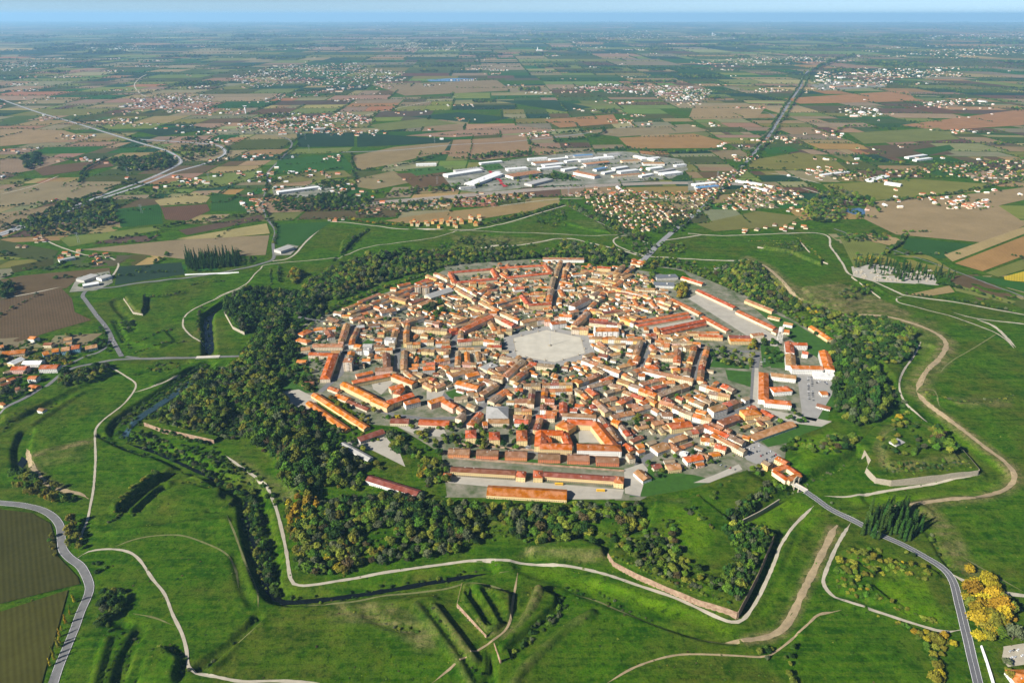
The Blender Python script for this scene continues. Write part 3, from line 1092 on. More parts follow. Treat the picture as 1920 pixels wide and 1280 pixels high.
for mk in ['-40,448 0,438 87,406 181,371 262,342 292,330 327,313 339,304 333,294 309,282 261,268 206,251 138,230 69,210 0,186 -60,165',
           '327,323 388,306 418,292 421,282 406,273 361,268 254,261', '-40,452 0,442 90,410 184,375 268,347 327,323']:
    ribbon('motorway', mk, 18, M_MOTOR, .7, step=15, marks=[(0, 1.2)])
ribbon('highway', '1183,500 1206,488 1228,465 1255,440 1290,412 1325,382 1397,306 1439,258 1459,227 1480,193 1501,162 1511,137 1552,120 1587,110 1640,97', 17, M_MOTOR, .7, step=25)
ribbon('country_road', '1459,227 1440,212 1400,207 1330,205', 9, M_STREET, .7, step=25)
ribbon('country_road', '640,232 680,218 760,200 860,180', 9, M_PALE, .7, step=25)
ribbon('country_road', '275,182 262,175 252,160 262,147 275,140', 10, M_PALE, .7, step=30)
ribbon('country_road', '0,365 60,350 110,330', 5, M_PALE, .65, step=15)
ribbon('country_road', '0,560 50,552 115,538', 5, M_PALE, .65, step=15)
ribbon('country_road', '75,445 110,462 160,478 200,482 222,495 210,520 203,535', 5, M_PALE, .65, step=12)
ribbon('country_road', '745,412 850,398 1020,376 1100,372', 6, M_PALE, .65, step=15)
ribbon('country_road', '1500,352 1600,380 1640,385', 7, M_PALE, .65, step=15)
ribbon('country_road', '1240,452 1320,440', 7, M_PALE, .5, step=15)
ribbon('country_road', '1540,345 1480,330 1440,325', 7, M_PALE, .65, step=15)
ribbon('tree_avenue_road', '1062,385 1100,405 1150,430 1205,452 1225,462', 5, M_PALE, .5, step=12)
ribbon('motorway', '640,286 740,282 850,272 960,266 1100,250 1200,235', 14, M_MOTOR, .7, step=30)
# railway yard
ribbon('railway_ballast', '640,389 715,380 907,364 1057,352 1223,344 1330,344 1400,346', 48, M_GRAVEL_GREY, .6, step=25)
rail_base = P('640,389 715,380 907,364 1057,352 1223,344 1330,344 1400,346')
for off in (-19, -13, -8, -3, 3, 8, 14, 20):
    A = np.array(smooth_line(rail_base, 40))
    d = np.gradient(A, axis=0)
    nr = np.stack([-d[:, 1], d[:, 0]], 1)
    nr /= np.linalg.norm(nr, axis=1)[:, None]
    o = ribbon('railway_track', [tuple(q) for q in A + nr * off], 1.7, M_STEEL, .75, step=60)


def sheet(name, s, material, dz=0.3, kind='structure', label=None, flat=True):
    pts = P(s) if isinstance(s, str) else s
    area = sum(pts[i][0] * pts[(i + 1) % len(pts)][1] - pts[(i + 1) % len(pts)][0] * pts[i][1] for i in range(len(pts)))
    if area < 0:
        pts = pts[::-1]
    me = bpy.data.meshes.new(name)
    me.from_pydata([(p[0], p[1], dz) for p in pts], [], [tuple(range(len(pts)))])
    me.materials.append(material)
    o = bpy.data.objects.new(name, me)
    coll.objects.link(o)
    tag(o, label, None, None, kind)
    return o


for s_, w_ in (('458,908 467,983 484,1047 499,1092 522,1115 548,1119 653,1108 770,1089 857,1074 912,1066', 7), ('462,920 379,881 292,842 242,826', 6),
             ('392,660 391,633 389,597 398,584 428,569', 16), ('40,850 40,872', 14)):
    ribbon('moat_shade_strip', s_, w_, M_MOATSHADE, .6)  # dark strips stand in for shadow in the ditches, besides dark water
ribbon('canal', '228,815 240,802 260,785 292,764 335,735 366,712', 15, M_WATER, 1.2, label='teal canal below the wooded bastion')
sheet('pond', '1588,392 1612,390 1634,398 1628,404 1600,402 1585,397', M_POND, .5)
sheet('lake', '800,150 850,147 895,148 880,153 805,153', M_POND, .6)
# ------------------------------------------------------------------ town ground
M_YARD = mat('yard_ground', (0.24, 0.21, 0.165), var=0.0, scale=0.045, col2=(0.030, 0.062, 0.010), detail=7)
M_LAWN = mat('lawn', (0.028, 0.080, 0.006), var=0.25, scale=0.1, detail=6)
M_PLAZA = mat('square_paving', (0.24, 0.23, 0.21), var=0.10, scale=0.08)
M_YARDG = mat('barracks_yard', (0.31, 0.285, 0.235), var=0.13, scale=0.06, detail=6)
sheet('town_ground', TOWN, M_YARD, .25)
STREETS = []


LINED = []


def street(s, w=10.0, lined=True):
    pts = P(s)
    STREETS.append((pts, w))
    if lined:
        LINED.append((pts, w))
    ribbon('street', pts, w, M_STREET, .40, smooth=False, step=40)


street('985,676 937,727 901,766 870,800', 11)
street('1094,677 1153,708 1211,742 1257,770 1340,815 1440,868 1490,898', 12)
street('968,613 892,562 849,538 800,515', 11)
street('1078,600 1123,552 1149,528 1183,500 1206,488', 12)
street('950,650 848,653 745,656 650,660 540,664', 11)
street('1105,645 1220,650 1310,655', 10)
street('1310,655 1415,660', 10, False)
street('856,618 850,653 845,692', 11)
street('757,605 746,655 742,700', 11)
street('668,610 652,640 645,665 640,700', 11)
street('640,700 600,735', 11, False)
street('845,692 893,694 937,718 970,735', 10)
street('856,618 930,580 990,562 1038,560', 9)
street('1225,645 1200,690 1150,712', 11)
street('1316,650 1303,690 1298,722 1225,742 1136,787 1060,783', 11)
street('742,700 790,716 830,740 880,776 960,782 1060,783', 10)
street('1420,660 1415,700 1412,760', 12, False)
street('1412,760 1330,792 1260,818', 12)
street('1038,574 1045,545 1053,512 1060,495', 10)
street('1088,730 1150,706', 10)
street('1010,735 1006,778 994,810 990,842', 9)
street('1088,730 1117,756 1136,787 1184,848 1200,870', 10)
street('1200,870 1260,818', 12, False)
street('1200,870 1190,930', 16, False)
street('970,735 1088,732', 9)
street('690,765 740,778 800,786 880,782', 9, False)
street('900,560 930,540 945,500', 8)
street('1170,600 1220,620 1225,645', 9)
street('1130,545 1200,560 1260,580', 7)
street('650,600 700,580 780,545 830,530', 8)
street('990,848 1165,862 1190,850', 7, False)
street('560,600 640,605 668,612', 8, False)
PIAZZA = P('963.5,634.6 1024.5,619.2 1088,633 1096.6,662 1040,679 969.5,667')
pc = (sum(p[0] for p in PIAZZA) / 6, sum(p[1] for p in PIAZZA) / 6)
PIAZZA_OUT = [(pc[0] + (p[0] - pc[0]) * 1.30, pc[1] + (p[1] - pc[1]) * 1.30) for p in PIAZZA]
sheet('piazza_road', PIAZZA_OUT, M_PLAZA, .50)
sheet('piazza_square', PIAZZA, M_PIAZZA, .60)
sheet('piazza_kerb', [(pc[0] + (p[0] - pc[0]) * 1.02, pc[1] + (p[1] - pc[1]) * 1.02) for p in PIAZZA], M_STONE, .55)
GREENS = ['1360,693 1408,697 1408,726 1365,712', '1338,672 1405,684 1405,692 1330,688', '1420,820 1470,805 1500,825 1440,838',
          '672,648 690,636 700,640 690,655', '1400,560 1430,580 1450,570 1420,550', '960,795 985,795 985,803 962,802',
          '870,850 1010,862 1010,868 870,856', '1010,866 1170,878 1170,884 1010,872', '1190,880 1250,868 1280,880 1210,915', '835,735 860,728 870,745 845,748',
          '560,740 600,800 690,900 815,935 838,930 828,850 745,800 690,795 640,750 600,742', '545,640 575,640 580,690 600,735 525,740', '1475,825 1545,800 1565,760 1562,735 1525,790 1470,800', '1190,880 1180,932 1215,930 1300,915 1340,900 1300,890', '1400,565 1480,600 1560,648 1562,690 1500,650 1440,600',
          '700,545 790,516 830,498 836,505 790,528 700,556 620,590 615,580', '1060,488 1190,494 1280,508 1300,525 1230,512 1190,505 1060,496',
          '1425,640 1460,650 1470,680 1430,690', '1445,665 1475,670 1475,690 1445,690']
GREEN_P = []
for s in GREENS:
    sheet('lawn', s, gmat if len(s) > 60 else M_LAWN, .29 + .004 * len(GREEN_P))
    GREEN_P.append(P(s))
YARDS = [('parade_ground', '1290,560 1318,545 1470,640 1455,650 1425,645'), ('barracks_yard', '1188,600 1300,585 1305,600 1260,618 1205,622'),
         ('barracks_yard', '845,892 985,902 1170,918 1165,935 1070,936 985,925 915,912 840,905'), ('car_park', '1494,700 1560,708 1560,740 1530,790 1505,785'),
         ('car_park', '1385,842 1420,828 1465,855 1430,875 1400,862'), ('gravel_lot', '1300,905 1345,888 1385,870 1392,880 1330,905'),
         ('convent_forecourt', '1415,690 1422,690 1424,765 1560,790 1540,800 1460,790 1410,770'), ('gravel_lot', '525,735 560,730 590,745 600,770 545,765'),
         ('gravel_yard', '745,800 830,800 840,820 780,815'), ('gravel_yard', '640,830 720,815 750,850 760,875 700,845'),
         ('courtyard', '695,715 735,700 740,715 715,740 700,730'), ('courtyard', '1085,805 1130,805 1140,830 1085,830'),
         ('square', '800,725 835,730 825,752 800,748'), ('gravel_pitch', '1338,503 1360,497 1390,500 1385,510 1345,512'), ('street_square', '1170,880 1205,868 1215,880 1200,930 1172,925')]
YARD_P = []
for n, s in YARDS:
    sheet(n, s, M_YARDG if 'park' not in n else M_PLAZA, .44)
    YARD_P.append(P(s))

# ------------------------------------------------------------------ buildings
RECS = []     # every building of the place before it is built


def rec(p1, p2, w, h, wall, roof, style='a', code='', far=False):
    RECS.append(dict(p1=p1, p2=p2, w=w, h=h, wall=wall, roof=roof, style=style, code=code))


ORIG = {'1': (540, 480, 5.819), '2': (820, 480, 5.819), '3': (1080, 480, 5.819), '4': (1300, 500, 5.819), '5': (540, 640, 5.819),
        '6': (800, 660, 5.819), '7': (1060, 660, 5.819), '8': (1300, 660, 5.819), 'A': (820, 820, 4.364), 'F': (0, 0, 1.0), 'V': (0, 600, 7.11)}

BARS = """
1 770 490 1000 400 10 7 g T 1
1 640 560 800 490 9 6 cb O 2
1 505 600 590 615 10 9 w B 1
1 590 640 675 640 8 6 y O 1
1 440 660 560 700 14 5 c B 1
1 690 690 820 650 12 7 c T 1
1 800 620 940 585 12 7 cb R 2
1 950 540 1010 560 10 6 p R 1
1 1010 600 1170 570 14 9 w B 1
1 1115 430 1300 470 14 10 o B 1 aA
1 1200 310 1330 285 12 7 c R 1
1 1120 340 1185 345 10 7 b R 1
1 1385 330 1445 325 14 22 c T 1 fA
1 1465 335 1535 330 14 22 c T 1 fA
1 1520 420 1770 340 24 8 c G 1 aW
1 1610 285 1700 300 10 7 c R 1
1 1400 290 1530 240 12 6 g R 1
1 1330 500 1470 455 12 8 c D 1
1 1430 520 1560 470 14 8 c T 1
1 1350 400 1420 400 9 6 c D 1
1 1200 560 1310 520 10 7 cb T 2
1 850 700 990 660 10 7 c T 2
1 870 740 1000 730 12 7 g B 1
1 1010 715 1230 720 10 9 y TB 3
1 1240 720 1470 650 12 11 w B 3
1 750 760 830 750 12 10 r G 1
1 980 830 1050 830 10 8 y R 1
1 1040 800 1140 770 10 8 b T 2
1 1150 790 1200 800 10 8 p R 1
1 640 730 590 890 12 8 c T 2
1 130 840 240 790 16 6 b O 1 hS
1 100 890 230 920 14 6 b O 1 hS
1 280 790 520 770 12 6 w O 5
1 430 800 470 870 14 8 w D 1
1 270 960 600 960 14 9 c T 1 aA
1 140 1000 240 990 14 7 c T 1
1 230 1050 480 1060 12 8 b O 1 aB
5 500 110 400 390 16 9 b O 1 hB
1 730 960 800 970 12 8 c O 1
1 820 960 920 960 12 9 g G 1
1 940 965 1050 965 11 8 c B 1
5 690 100 680 150 12 7 c O 1
5 610 205 700 205 15 22 b T 1 fA
1 1060 900 1170 910 12 14 w G 1 fA
1 1290 840 1290 940 11 10 cy T 2
1 1290 945 1440 935 11 10 y T 2
1 1450 910 1590 910 11 10 w R 2
1 1610 930 1760 920 11 10 y R 2
1 1350 770 1740 790 12 11 wyc BT 5
1 1760 800 1850 780 12 11 r R 1
1 1450 850 1530 860 9 7 c T 1
1 1500 690 1660 720 12 10 p B 2
1 1280 1010 1400 1010 10 9 c T 2
1 1270 1020 1260 1230 11 10 cb T 4
1 1460 1010 1600 1020 11 9 c R 2
1 1600 1000 1760 1020 11 9 b T 2
1 1350 1180 1600 1160 11 8 cw O 3
1 1600 1130 1760 1110 11 9 p O 2
1 1070 1050 1080 1200 13 10 p B 2
1 950 1220 1140 1210 14 10 p B 1 aA
1 810 1120 900 1120 11 7 w O 1
1 840 1010 900 1020 12 13 w G 1 f
1 1690 890 1760 830 9 8 cp R 2
2 120 170 620 130 12 9 c R 1 aB
2 140 180 190 280 12 9 c R 1 aB
2 180 280 650 235 12 9 c R 1 aB
2 600 130 650 220 12 9 c R 1 aB
2 680 120 1190 90 12 9 c R 1 aB
2 700 180 770 225 12 9 c R 1 aB
2 740 225 1240 175 12 9 c R 1 aB
2 1180 95 1235 165 12 9 c R 1 aB
2 350 280 420 275 14 12 y R 1
2 450 285 530 280 14 11 y R 1
2 540 365 650 360 12 8 c D 1
2 620 280 700 290 9 7 cb R 2
2 680 330 750 330 10 7 c R 1
2 800 250 850 290 12 8 w R 1
2 830 340 940 330 16 9 w R 1
2 200 340 400 450 12 9 y T 3
2 470 480 680 590 12 9 cb T 5
2 700 600 900 690 11 9 cy TR 4
2 150 430 280 450 10 7 c R 2
2 60 470 170 530 10 7 cw R 2
2 1270 220 1240 330 11 9 c R 2
2 980 240 1120 230 10 8 c T 2
2 1050 330 1240 330 11 8 c R 2
2 920 420 990 510 12 12 y R 1 aA
2 990 520 1240 505 12 12 y R 1 aA
2 1235 360 1215 490 12 12 c R 2
2 1060 390 1150 385 10 8 b R 1
2 180 540 310 520 12 8 w T 2
2 400 540 540 580 15 8 g T 2
2 370 620 470 610 15 9 w T 1
2 180 640 330 670 10 8 c T 2
2 270 790 590 640 14 12 p R 1 aP
2 560 600 650 600 12 10 p R 1
2 640 640 840 740 13 12 p R 2
2 140 790 210 780 12 12 r R 1
2 160 760 330 720 11 9 b R 2
2 920 700 1150 660 14 13 c T 3
2 1170 690 1230 690 12 12 p R 1
2 1240 720 1400 700 14 13 y R 2
2 700 795 810 790 12 11 c R 2
2 580 700 640 800 12 9 cb RT 3
2 680 760 690 840 12 9 b T 2
2 220 910 500 890 12 11 y R 2
2 510 905 690 930 11 11 w R 3
2 590 970 700 970 11 9 c R 1
2 0 930 130 900 10 9 c R 2
2 230 1000 470 990 10 8 cb T 3
2 230 1030 220 1180 10 8 c T 3
2 320 1040 330 1150 9 7 c O 1
2 440 1040 460 1140 9 7 o T 2
2 1340 360 1380 430 11 8 c R 1
2 1470 530 1650 440 16 13 w B 1 hP
2 1690 420 1790 350 12 10 c T 2
2 1360 340 1500 340 10 8 y R 2
2 1440 390 1530 390 10 8 y T 1
2 1340 270 1480 300 10 8 c R 2
2 1380 120 1440 130 12 12 b T 1
2 1470 190 1600 180 10 8 w T 2
2 1600 190 1700 140 11 8 c T 2
2 1150 15 1600 20 14 10 w T 1 aA
2 1330 630 1470 640 14 12 w O 1
2 1440 600 1530 580 12 10 c T 1
2 1490 740 1640 600 13 13 y T 3
2 1470 770 1650 785 13 13 y B 2
2 1660 680 1862 690 12 10 w R 2
2 690 1085 880 1125 12 11 c B 2
2 1000 1155 1280 1185 12 11 c R 3
2 1610 1085 1700 1050 11 9 p D 2
2 1740 960 1850 1020 11 9 c T 2
2 1390 150 1380 230 10 9 b T 2
2 1560 260 1690 250 9 7 c T 3
2 1590 320 1700 330 9 7 cw R 3
2 1600 470 1560 400 10 8 b T 2
3 60 105 140 110 10 8 y R 1
3 230 110 380 120 12 11 y R 1 aA
3 200 175 470 180 11 9 yc T 4
3 50 155 190 160 10 9 w T 2
3 130 240 400 265 11 9 cyb T 4
3 430 235 480 180 10 9 c T 1
3 500 240 600 190 10 8 c T 2
3 330 385 420 370 12 11 y R 1
3 410 330 500 260 11 9 cb R 3
3 250 300 320 330 9 7 c R 2
3 270 280 400 300 9 7 cb T 3
3 230 470 300 440 10 9 c R 2
3 520 280 560 330 8 7 cw T 2
3 620 250 680 280 8 7 p R 1
3 870 225 1100 215 20 8 g N 1 fW
3 850 300 1070 310 22 8 w N 1 fW
3 1050 460 1370 620 13 7 c R 1 aB
3 1160 220 1390 290 12 7 c R 1 aB
3 1330 360 1740 550 13 7 c R 1 aB
3 1390 650 1670 800 13 7 c R 1 aB
3 640 710 1220 610 11 6 c R 1 aB
3 660 750 1240 650 11 6 c R 1 aB
3 920 790 1400 690 11 6 c R 1 aB
3 940 830 1410 730 11 6 c R 1 aB
3 680 345 860 350 10 8 c T 3
3 880 370 1000 360 10 8 c T 2
3 430 435 560 450 10 8 c T 2
3 640 480 680 540 9 8 c R 1
3 740 480 830 470 10 7 w R 1
3 700 545 800 570 10 7 w T 2
3 860 460 970 450 10 8 y R 2
3 820 490 870 540 9 8 p R 1
3 150 570 290 590 11 9 o R 2
3 290 605 500 580 11 9 p D 2
3 260 645 380 645 10 8 w T 2
3 640 590 700 580 10 7 w D 1
3 470 660 600 645 10 7 w T 2
3 440 620 600 580 10 8 b T 2
3 520 480 600 490 9 7 cp R 2
3 340 500 420 470 9 7 c R 2
3 150 695 500 735 13 11 w D 2
3 570 885 720 875 11 8 y T 2
3 705 920 650 1070 11 9 cb T 3
3 250 930 370 1030 11 9 y T 2
3 370 960 500 1000 10 8 b B 3
3 370 1065 480 1050 10 8 c T 2
3 250 1060 350 1080 12 9 w D 1
3 460 1200 640 1160 10 8 c T 3
3 80 1110 490 1250 13 11 w T 5
3 190 1090 270 1110 11 9 c O 1
3 770 850 870 840 12 9 p R 1
3 900 860 1030 860 10 8 y T 2
3 1040 885 1230 855 10 8 c T 3
3 1210 820 1560 820 10 7 c D 2
3 1340 850 1600 862 12 9 y R 1 aA
3 930 950 1020 950 11 8 c R 1
3 1050 975 1150 970 10 9 w T 2
3 1180 985 1300 960 10 9 p T 2
3 830 960 880 1010 12 9 p R 1
3 980 1060 1070 1050 10 8 c R 1
3 790 1075 1080 1090 11 9 cb T 4
3 1110 1010 1100 1150 12 10 c T 2
3 760 1195 890 1185 16 10 c O 1 hP
3 1050 1225 1130 1220 10 8 o O 1
3 590 1000 640 960 10 8 w T 2
4 390 745 620 755 14 11 c D 1 aA
4 400 785 660 785 12 9 y O 1
4 640 730 760 720 11 7 c T 1
4 880 700 920 690 12 6 c D 1
4 970 680 1050 690 14 6 b R 1
4 490 470 900 660 14 7 c R 1 aB
4 580 350 880 470 12 8 y T 1 aB
4 820 530 950 560 10 5 c T 1
4 990 600 1090 620 12 7 w T 1
4 1290 640 1500 780 13 7 y O 1 aB
4 1045 810 1060 920 14 12 w R 1 aC
4 1060 825 1240 830 12 12 w R 1 aC
4 1060 940 1070 1060 16 12 w T 1 aC
4 1070 1075 1410 1085 14 13 w R 1 aC
4 1430 905 1490 1100 17 13 w O 1 aC
4 1190 920 1255 930 12 10 w R 1 aC
4 1310 1170 1540 1190 16 7 w L 1 fC
8 770 205 770 500 15 11 w O 1 hC
8 850 225 1120 255 14 10 w T 1 aC
8 860 390 1060 375 16 10 w O 1 hC
8 780 512 1070 540 13 11 w O 1 hC
8 1390 430 1460 430 12 5 w R 1
8 1350 560 1500 600 10 4 w D 1
5 600 440 930 600 13 11 y O 1 aH
5 925 610 1110 690 13 11 y O 1 aH
5 1090 650 1360 560 13 11 y O 1 aH
5 700 430 1110 350 11 10 y O 1 aH
5 1150 350 1380 440 13 11 c O 1 aH
5 1110 500 1250 465 13 10 c O 1 aH
5 1180 560 1235 500 13 10 c O 1
5 740 360 920 320 10 7 p O 1
5 450 490 560 530 10 5 b R 1
5 530 570 660 620 12 5 b O 1
5 660 640 880 730 9 4 b D 1
5 280 560 860 930 11 6 y O 1 aS
5 220 650 650 950 10 5 o O 1 aS
5 770 1050 1040 960 13 6 g D 1 aS
5 1120 845 1320 850 14 6 c D 1 aS
5 1430 855 1760 870 16 6 b O 1 aS
5 590 1100 900 1270 9 5 w G 1 aS
F 690 893 785 922 12 7 w D 1 aS
5 1270 660 1430 620 12 11 w O 1
5 1540 650 1700 600 12 12 p O 1
5 1700 630 1830 700 12 12 p O 1
5 1490 440 1590 490 11 8 y T 1
5 1600 490 1700 450 11 8 y T 1
5 1430 420 1550 380 10 7 c T 2
5 1280 310 1400 410 10 8 c T 3
5 1470 280 1600 270 14 10 g O 1
5 100 200 200 205 12 5 b O 1
5 150 440 280 440 10 5 o D 1
5 1640 200 1750 180 10 9 p R 2
5 1700 290 1740 260 9 8 c O 1
6 260 240 500 170 14 13 w T 1 aA
6 430 240 560 210 14 11 w O 1
6 330 310 570 370 14 11 w O 1 aA
6 640 280 770 340 12 9 c R 2
6 560 290 620 280 10 8 c O 1
6 820 45 990 75 11 10 w B 2
6 1050 75 850 255 13 12 cb T 3
6 710 245 840 270 12 11 c T 1
6 770 170 910 140 17 10 c B 1 hP
6 620 185 740 130 18 8 c G 1 fW
6 940 300 1080 190 12 10 c R 3
6 1060 345 1240 340 11 9 y R 2
6 1040 190 1160 120 11 9 cb R 2
6 650 610 890 610 34 9 w G 1 hW
6 700 520 870 400 13 9 c O 2
6 870 440 940 460 9 7 c R 1
6 880 390 1050 400 11 7 cg T 2
6 960 510 1110 510 14 7 b B 1
6 300 490 440 480 11 7 c T 2
6 450 450 560 440 11 7 c T 2
6 540 505 620 490 11 7 w T 1
6 590 440 760 340 11 9 cb T 3
6 450 560 540 590 11 7 c T 2
6 670 735 900 735 12 8 b T 1
6 960 735 1110 745 12 9 w R 1
6 610 765 660 760 11 8 p R 1
6 480 830 482 915 15 12 y R 1 hA
6 738 850 740 935 15 12 y R 1 hA
6 1035 830 1040 945 15 12 y R 1 hA
6 1290 510 1390 510 11 9 p R 1
6 1290 570 1420 585 9 5 p T 1
6 1300 640 1420 650 13 10 y R 1
6 1490 540 1490 650 12 9 p R 1
6 1480 665 1850 685 11 9 w B 1 aA
6 1620 565 1720 575 10 8 p O 1
6 1680 590 1820 650 12 9 c R 2
6 1250 845 1240 1005 16 12 y O 1 aU
6 1235 1000 1585 1012 15 12 y O 1 aU
6 1255 855 1490 862 14 12 y O 1 aU
6 1500 870 1560 1010 12 10 c O 1 aU
6 1290 935 1350 925 15 9 y O 1
6 1450 740 1590 800 20 12 o R 1 hU
7 20 735 300 748 15 12 y O 1 aU
7 320 750 520 1000 16 12 y O 1 aU
7 130 1010 610 1022 16 13 w R 1 hU
7 660 990 740 1060 11 6 y O 1
7 720 960 840 910 8 5 c D 1
7 780 1015 850 1000 10 6 c O 1
7 250 385 340 455 13 11 y R 1
7 260 365 500 310 11 11 c R 2
7 480 335 620 370 12 9 cb T 2
7 330 515 470 640 12 10 y T 2
7 400 515 550 480 11 9 c T 2
7 640 410 860 490 12 11 c T 2
7 470 605 620 585 11 9 c T 2
7 680 575 790 560 11 9 c T 1
7 440 435 640 370 9 8 g T 2
7 580 290 850 380 12 11 y T 2
7 820 385 1000 455 13 11 y O 1
7 1010 455 1330 340 12 11 c RT 4
7 860 170 1400 290 13 11 yc T 4
7 800 230 870 235 12 10 w R 1
7 1070 315 1190 310 11 8 c O 1
7 830 335 1080 270 10 7 cb T 3
7 1480 340 1700 410 11 10 w B 3
7 1720 345 1850 400 15 9 c R 2
7 1570 425 1800 465 11 10 y T 2
7 1470 475 1600 540 11 7 c T 2
7 1370 500 1530 565 12 7 cb T 3
7 1040 520 1190 565 14 11 y T 1
7 1190 580 1400 660 12 11 c B 3
7 1400 670 1600 720 12 10 c TO 2
7 1220 475 1290 505 10 8 c R 1
7 1430 620 1540 650 10 7 c O 1
7 1590 610 1740 570 15 14 w T 1 aA
7 1745 560 1862 515 13 12 w R 2
7 510 690 740 640 12 10 cb T 3
7 520 725 600 755 12 11 o O 1
7 740 620 920 570 11 9 c T 2
7 960 600 1030 640 10 8 w T 1
7 1050 655 1170 660 13 9 w B 1
7 950 765 1060 740 12 8 y T 1
7 1140 790 1370 760 15 11 y O 1 aA
7 1190 730 1290 720 11 8 c O 1
7 970 1040 1110 990 17 8 w T 1
7 1140 980 1240 1060 12 7 b T 1
7 1160 950 1310 900 11 9 c T 2
7 1250 1095 1330 1115 12 4 g L 1 f
7 1320 870 1440 850 11 8 c T 2
7 1480 930 1620 945 11 8 cb T 3
7 1640 1000 1760 1035 12 9 c R 1
7 1520 775 1790 905 13 11 c R 3
7 1310 1155 1490 1120 13 8 w O 1
7 1450 1080 1570 1130 11 6 c T 2
7 1580 1105 1680 1090 10 4 c O 1
7 1110 1235 1250 1220 14 7 y T 1
7 950 1240 1040 1220 10 5 c D 1
7 1280 470 1400 500 10 8 c T 2
7 1310 560 1390 600 9 7 b T 2
8 540 640 720 620 17 12 o O 1 hA
8 750 620 880 690 12 7 c R 2
8 690 725 820 700 11 6 c T 1
8 630 920 1090 760 14 6 w T 1 aS
8 480 880 620 920 10 7 c T 2
8 390 890 560 965 13 11 w T 2
8 300 755 480 690 14 9 p D 1
A 90 95 265 100 15 8 k B 1 aK
A 320 105 500 110 15 8 k B 1 aK
A 555 115 735 120 15 8 k B 1 aK
A 825 135 1005 140 15 8 k B 1 aK
A 1065 145 1245 150 15 8 k B 1 aK
A 1300 160 1485 165 15 8 k B 1 aK
A 110 245 640 275 11 9 y D 1 aX
A 690 262 680 310 12 10 y R 1 hX
A 870 285 1460 325 11 9 y D 1 aX
A 825 255 823 315 12 10 y R 1 hX
A 1490 305 1485 360 12 10 y R 1 hX
A 85 280 70 320 10 7 y R 1 hX
A 410 408 1060 445 20 6 y O 1 aS
A 1640 260 1720 330 14 6 w T 1
V 400 215 480 225 12 9 w O 1
V 590 300 700 300 12 7 c D 1
V 30 420 340 385 18 8 c O 1
V 130 560 280 490 16 8 y L 1
V 310 545 560 540 14 7 w L 1
V 160 620 360 615 14 10 p R 1
V 540 600 780 595 16 10 w R 1
V 385 745 495 745 12 9 w R 1
V 400 860 500 880 12 6 y R 1
V 850 240 960 225 14 6 c T 1
V 1130 350 1290 320 16 6 w T 1
V 560 430 640 410 16 10 u O 1
V 690 390 780 375 16 10 u O 1
V 820 365 930 350 18 10 u T 1
V 950 340 1060 325 18 10 u R 1
V 520 1170 590 1190 8 5 w B 1
V 0 340 40 330 12 9 c O 1
V 0 1130 40 1110 12 6 c O 1
V 200 900 260 890 10 6 p D 1
V 880 300 960 290 11 6 w T 1
"""
KINDNAME = {'': ('house', 'house'), 'A': ('apartment_block', 'apartment block'), 'B': ('barracks_block', 'barracks'), 'W': ('hall', 'hall'),
            'P': ('palace', 'palace'), 'S': ('shed', 'shed'), 'C': ('convent_wing', 'convent wing'), 'H': ('horseshoe_wing', 'barracks'),
            'U': ('courtyard_wing', 'barracks'), 'K': ('brick_barracks', 'brick barracks'), 'X': ('arcaded_stable', 'stable')}
PITCHK = 0.21
for line in BARS.strip().split('\n'):
    q = line.split()
    ox, oy, sc = ORIG[q[0]]
    x1, y1, x2, y2, w, h = [float(a) for a in q[1:7]]
    wl, rf, n = q[7], q[8], int(q[9])
    st = q[10][0] if len(q) > 10 else 'a'
    code = q[10][1:] if len(q) > 10 else ''
    w, h = w * 1.13, h * .92
    rz = h + (PITCHK * w if st != 'f' else 0)
    a = at(ox + x1 / sc, oy + y1 / sc, rz)
    b_ = at(ox + x2 / sc, oy + y2 / sc, rz)
    if n == 1:
        rec(a, b_, w, h, wl[0], rf[0], st, code)
    else:
        cuts = [0] + sorted((k + rng.uniform(-.18, .18)) / n for k in range(1, n)) + [1]
        for k in range(n):
            t0, t1 = cuts[k], cuts[k + 1]
            off = rng.uniform(-.5, .5)
            rec((a[0] + (b_[0] - a[0]) * t0, a[1] + (b_[1] - a[1]) * t0 + off), (a[0] + (b_[0] - a[0]) * t1, a[1] + (b_[1] - a[1]) * t1 + off),
                w + rng.uniform(-.8, .8), h + rng.uniform(-.9, .7), rng.choice(wl + wl + 'cwyb'), rng.choice(rf * 3 + 'RTBMM'), st, code)


def rec_geo(r):
    (x1, y1), (x2, y2) = r['p1'], r['p2']
    Lx = math.hypot(x2 - x1, y2 - y1)
    ang = math.atan2(y2 - y1, x2 - x1)
    cx, cy = (x1 + x2) / 2, (y1 + y2) / 2
    ln, wd = Lx, r['w']
    if ln < 5:
        ln = 5
    return cx, cy, ln, wd, ang


# back buildings and small roofs inside the blocks
occ = [(rec_geo(r), r) for r in RECS]
OC = np.array([[g[0], g[1], g[2], g[3], g[4]] for g, r in occ])


def clearance(x, y):
    dx, dy = x - OC[:, 0], y - OC[:, 1]
    ca_, sa_ = np.cos(OC[:, 4]), np.sin(OC[:, 4])
    u = np.abs(dx * ca_ + dy * sa_) - OC[:, 2] / 2
    v = np.abs(-dx * sa_ + dy * ca_) - OC[:, 3] / 2
    d = np.hypot(np.maximum(u, 0), np.maximum(v, 0)) + np.minimum(np.maximum(u, v), 0)
    k = int(np.argmin(d))
    return float(d[k]), float(OC[k, 4])


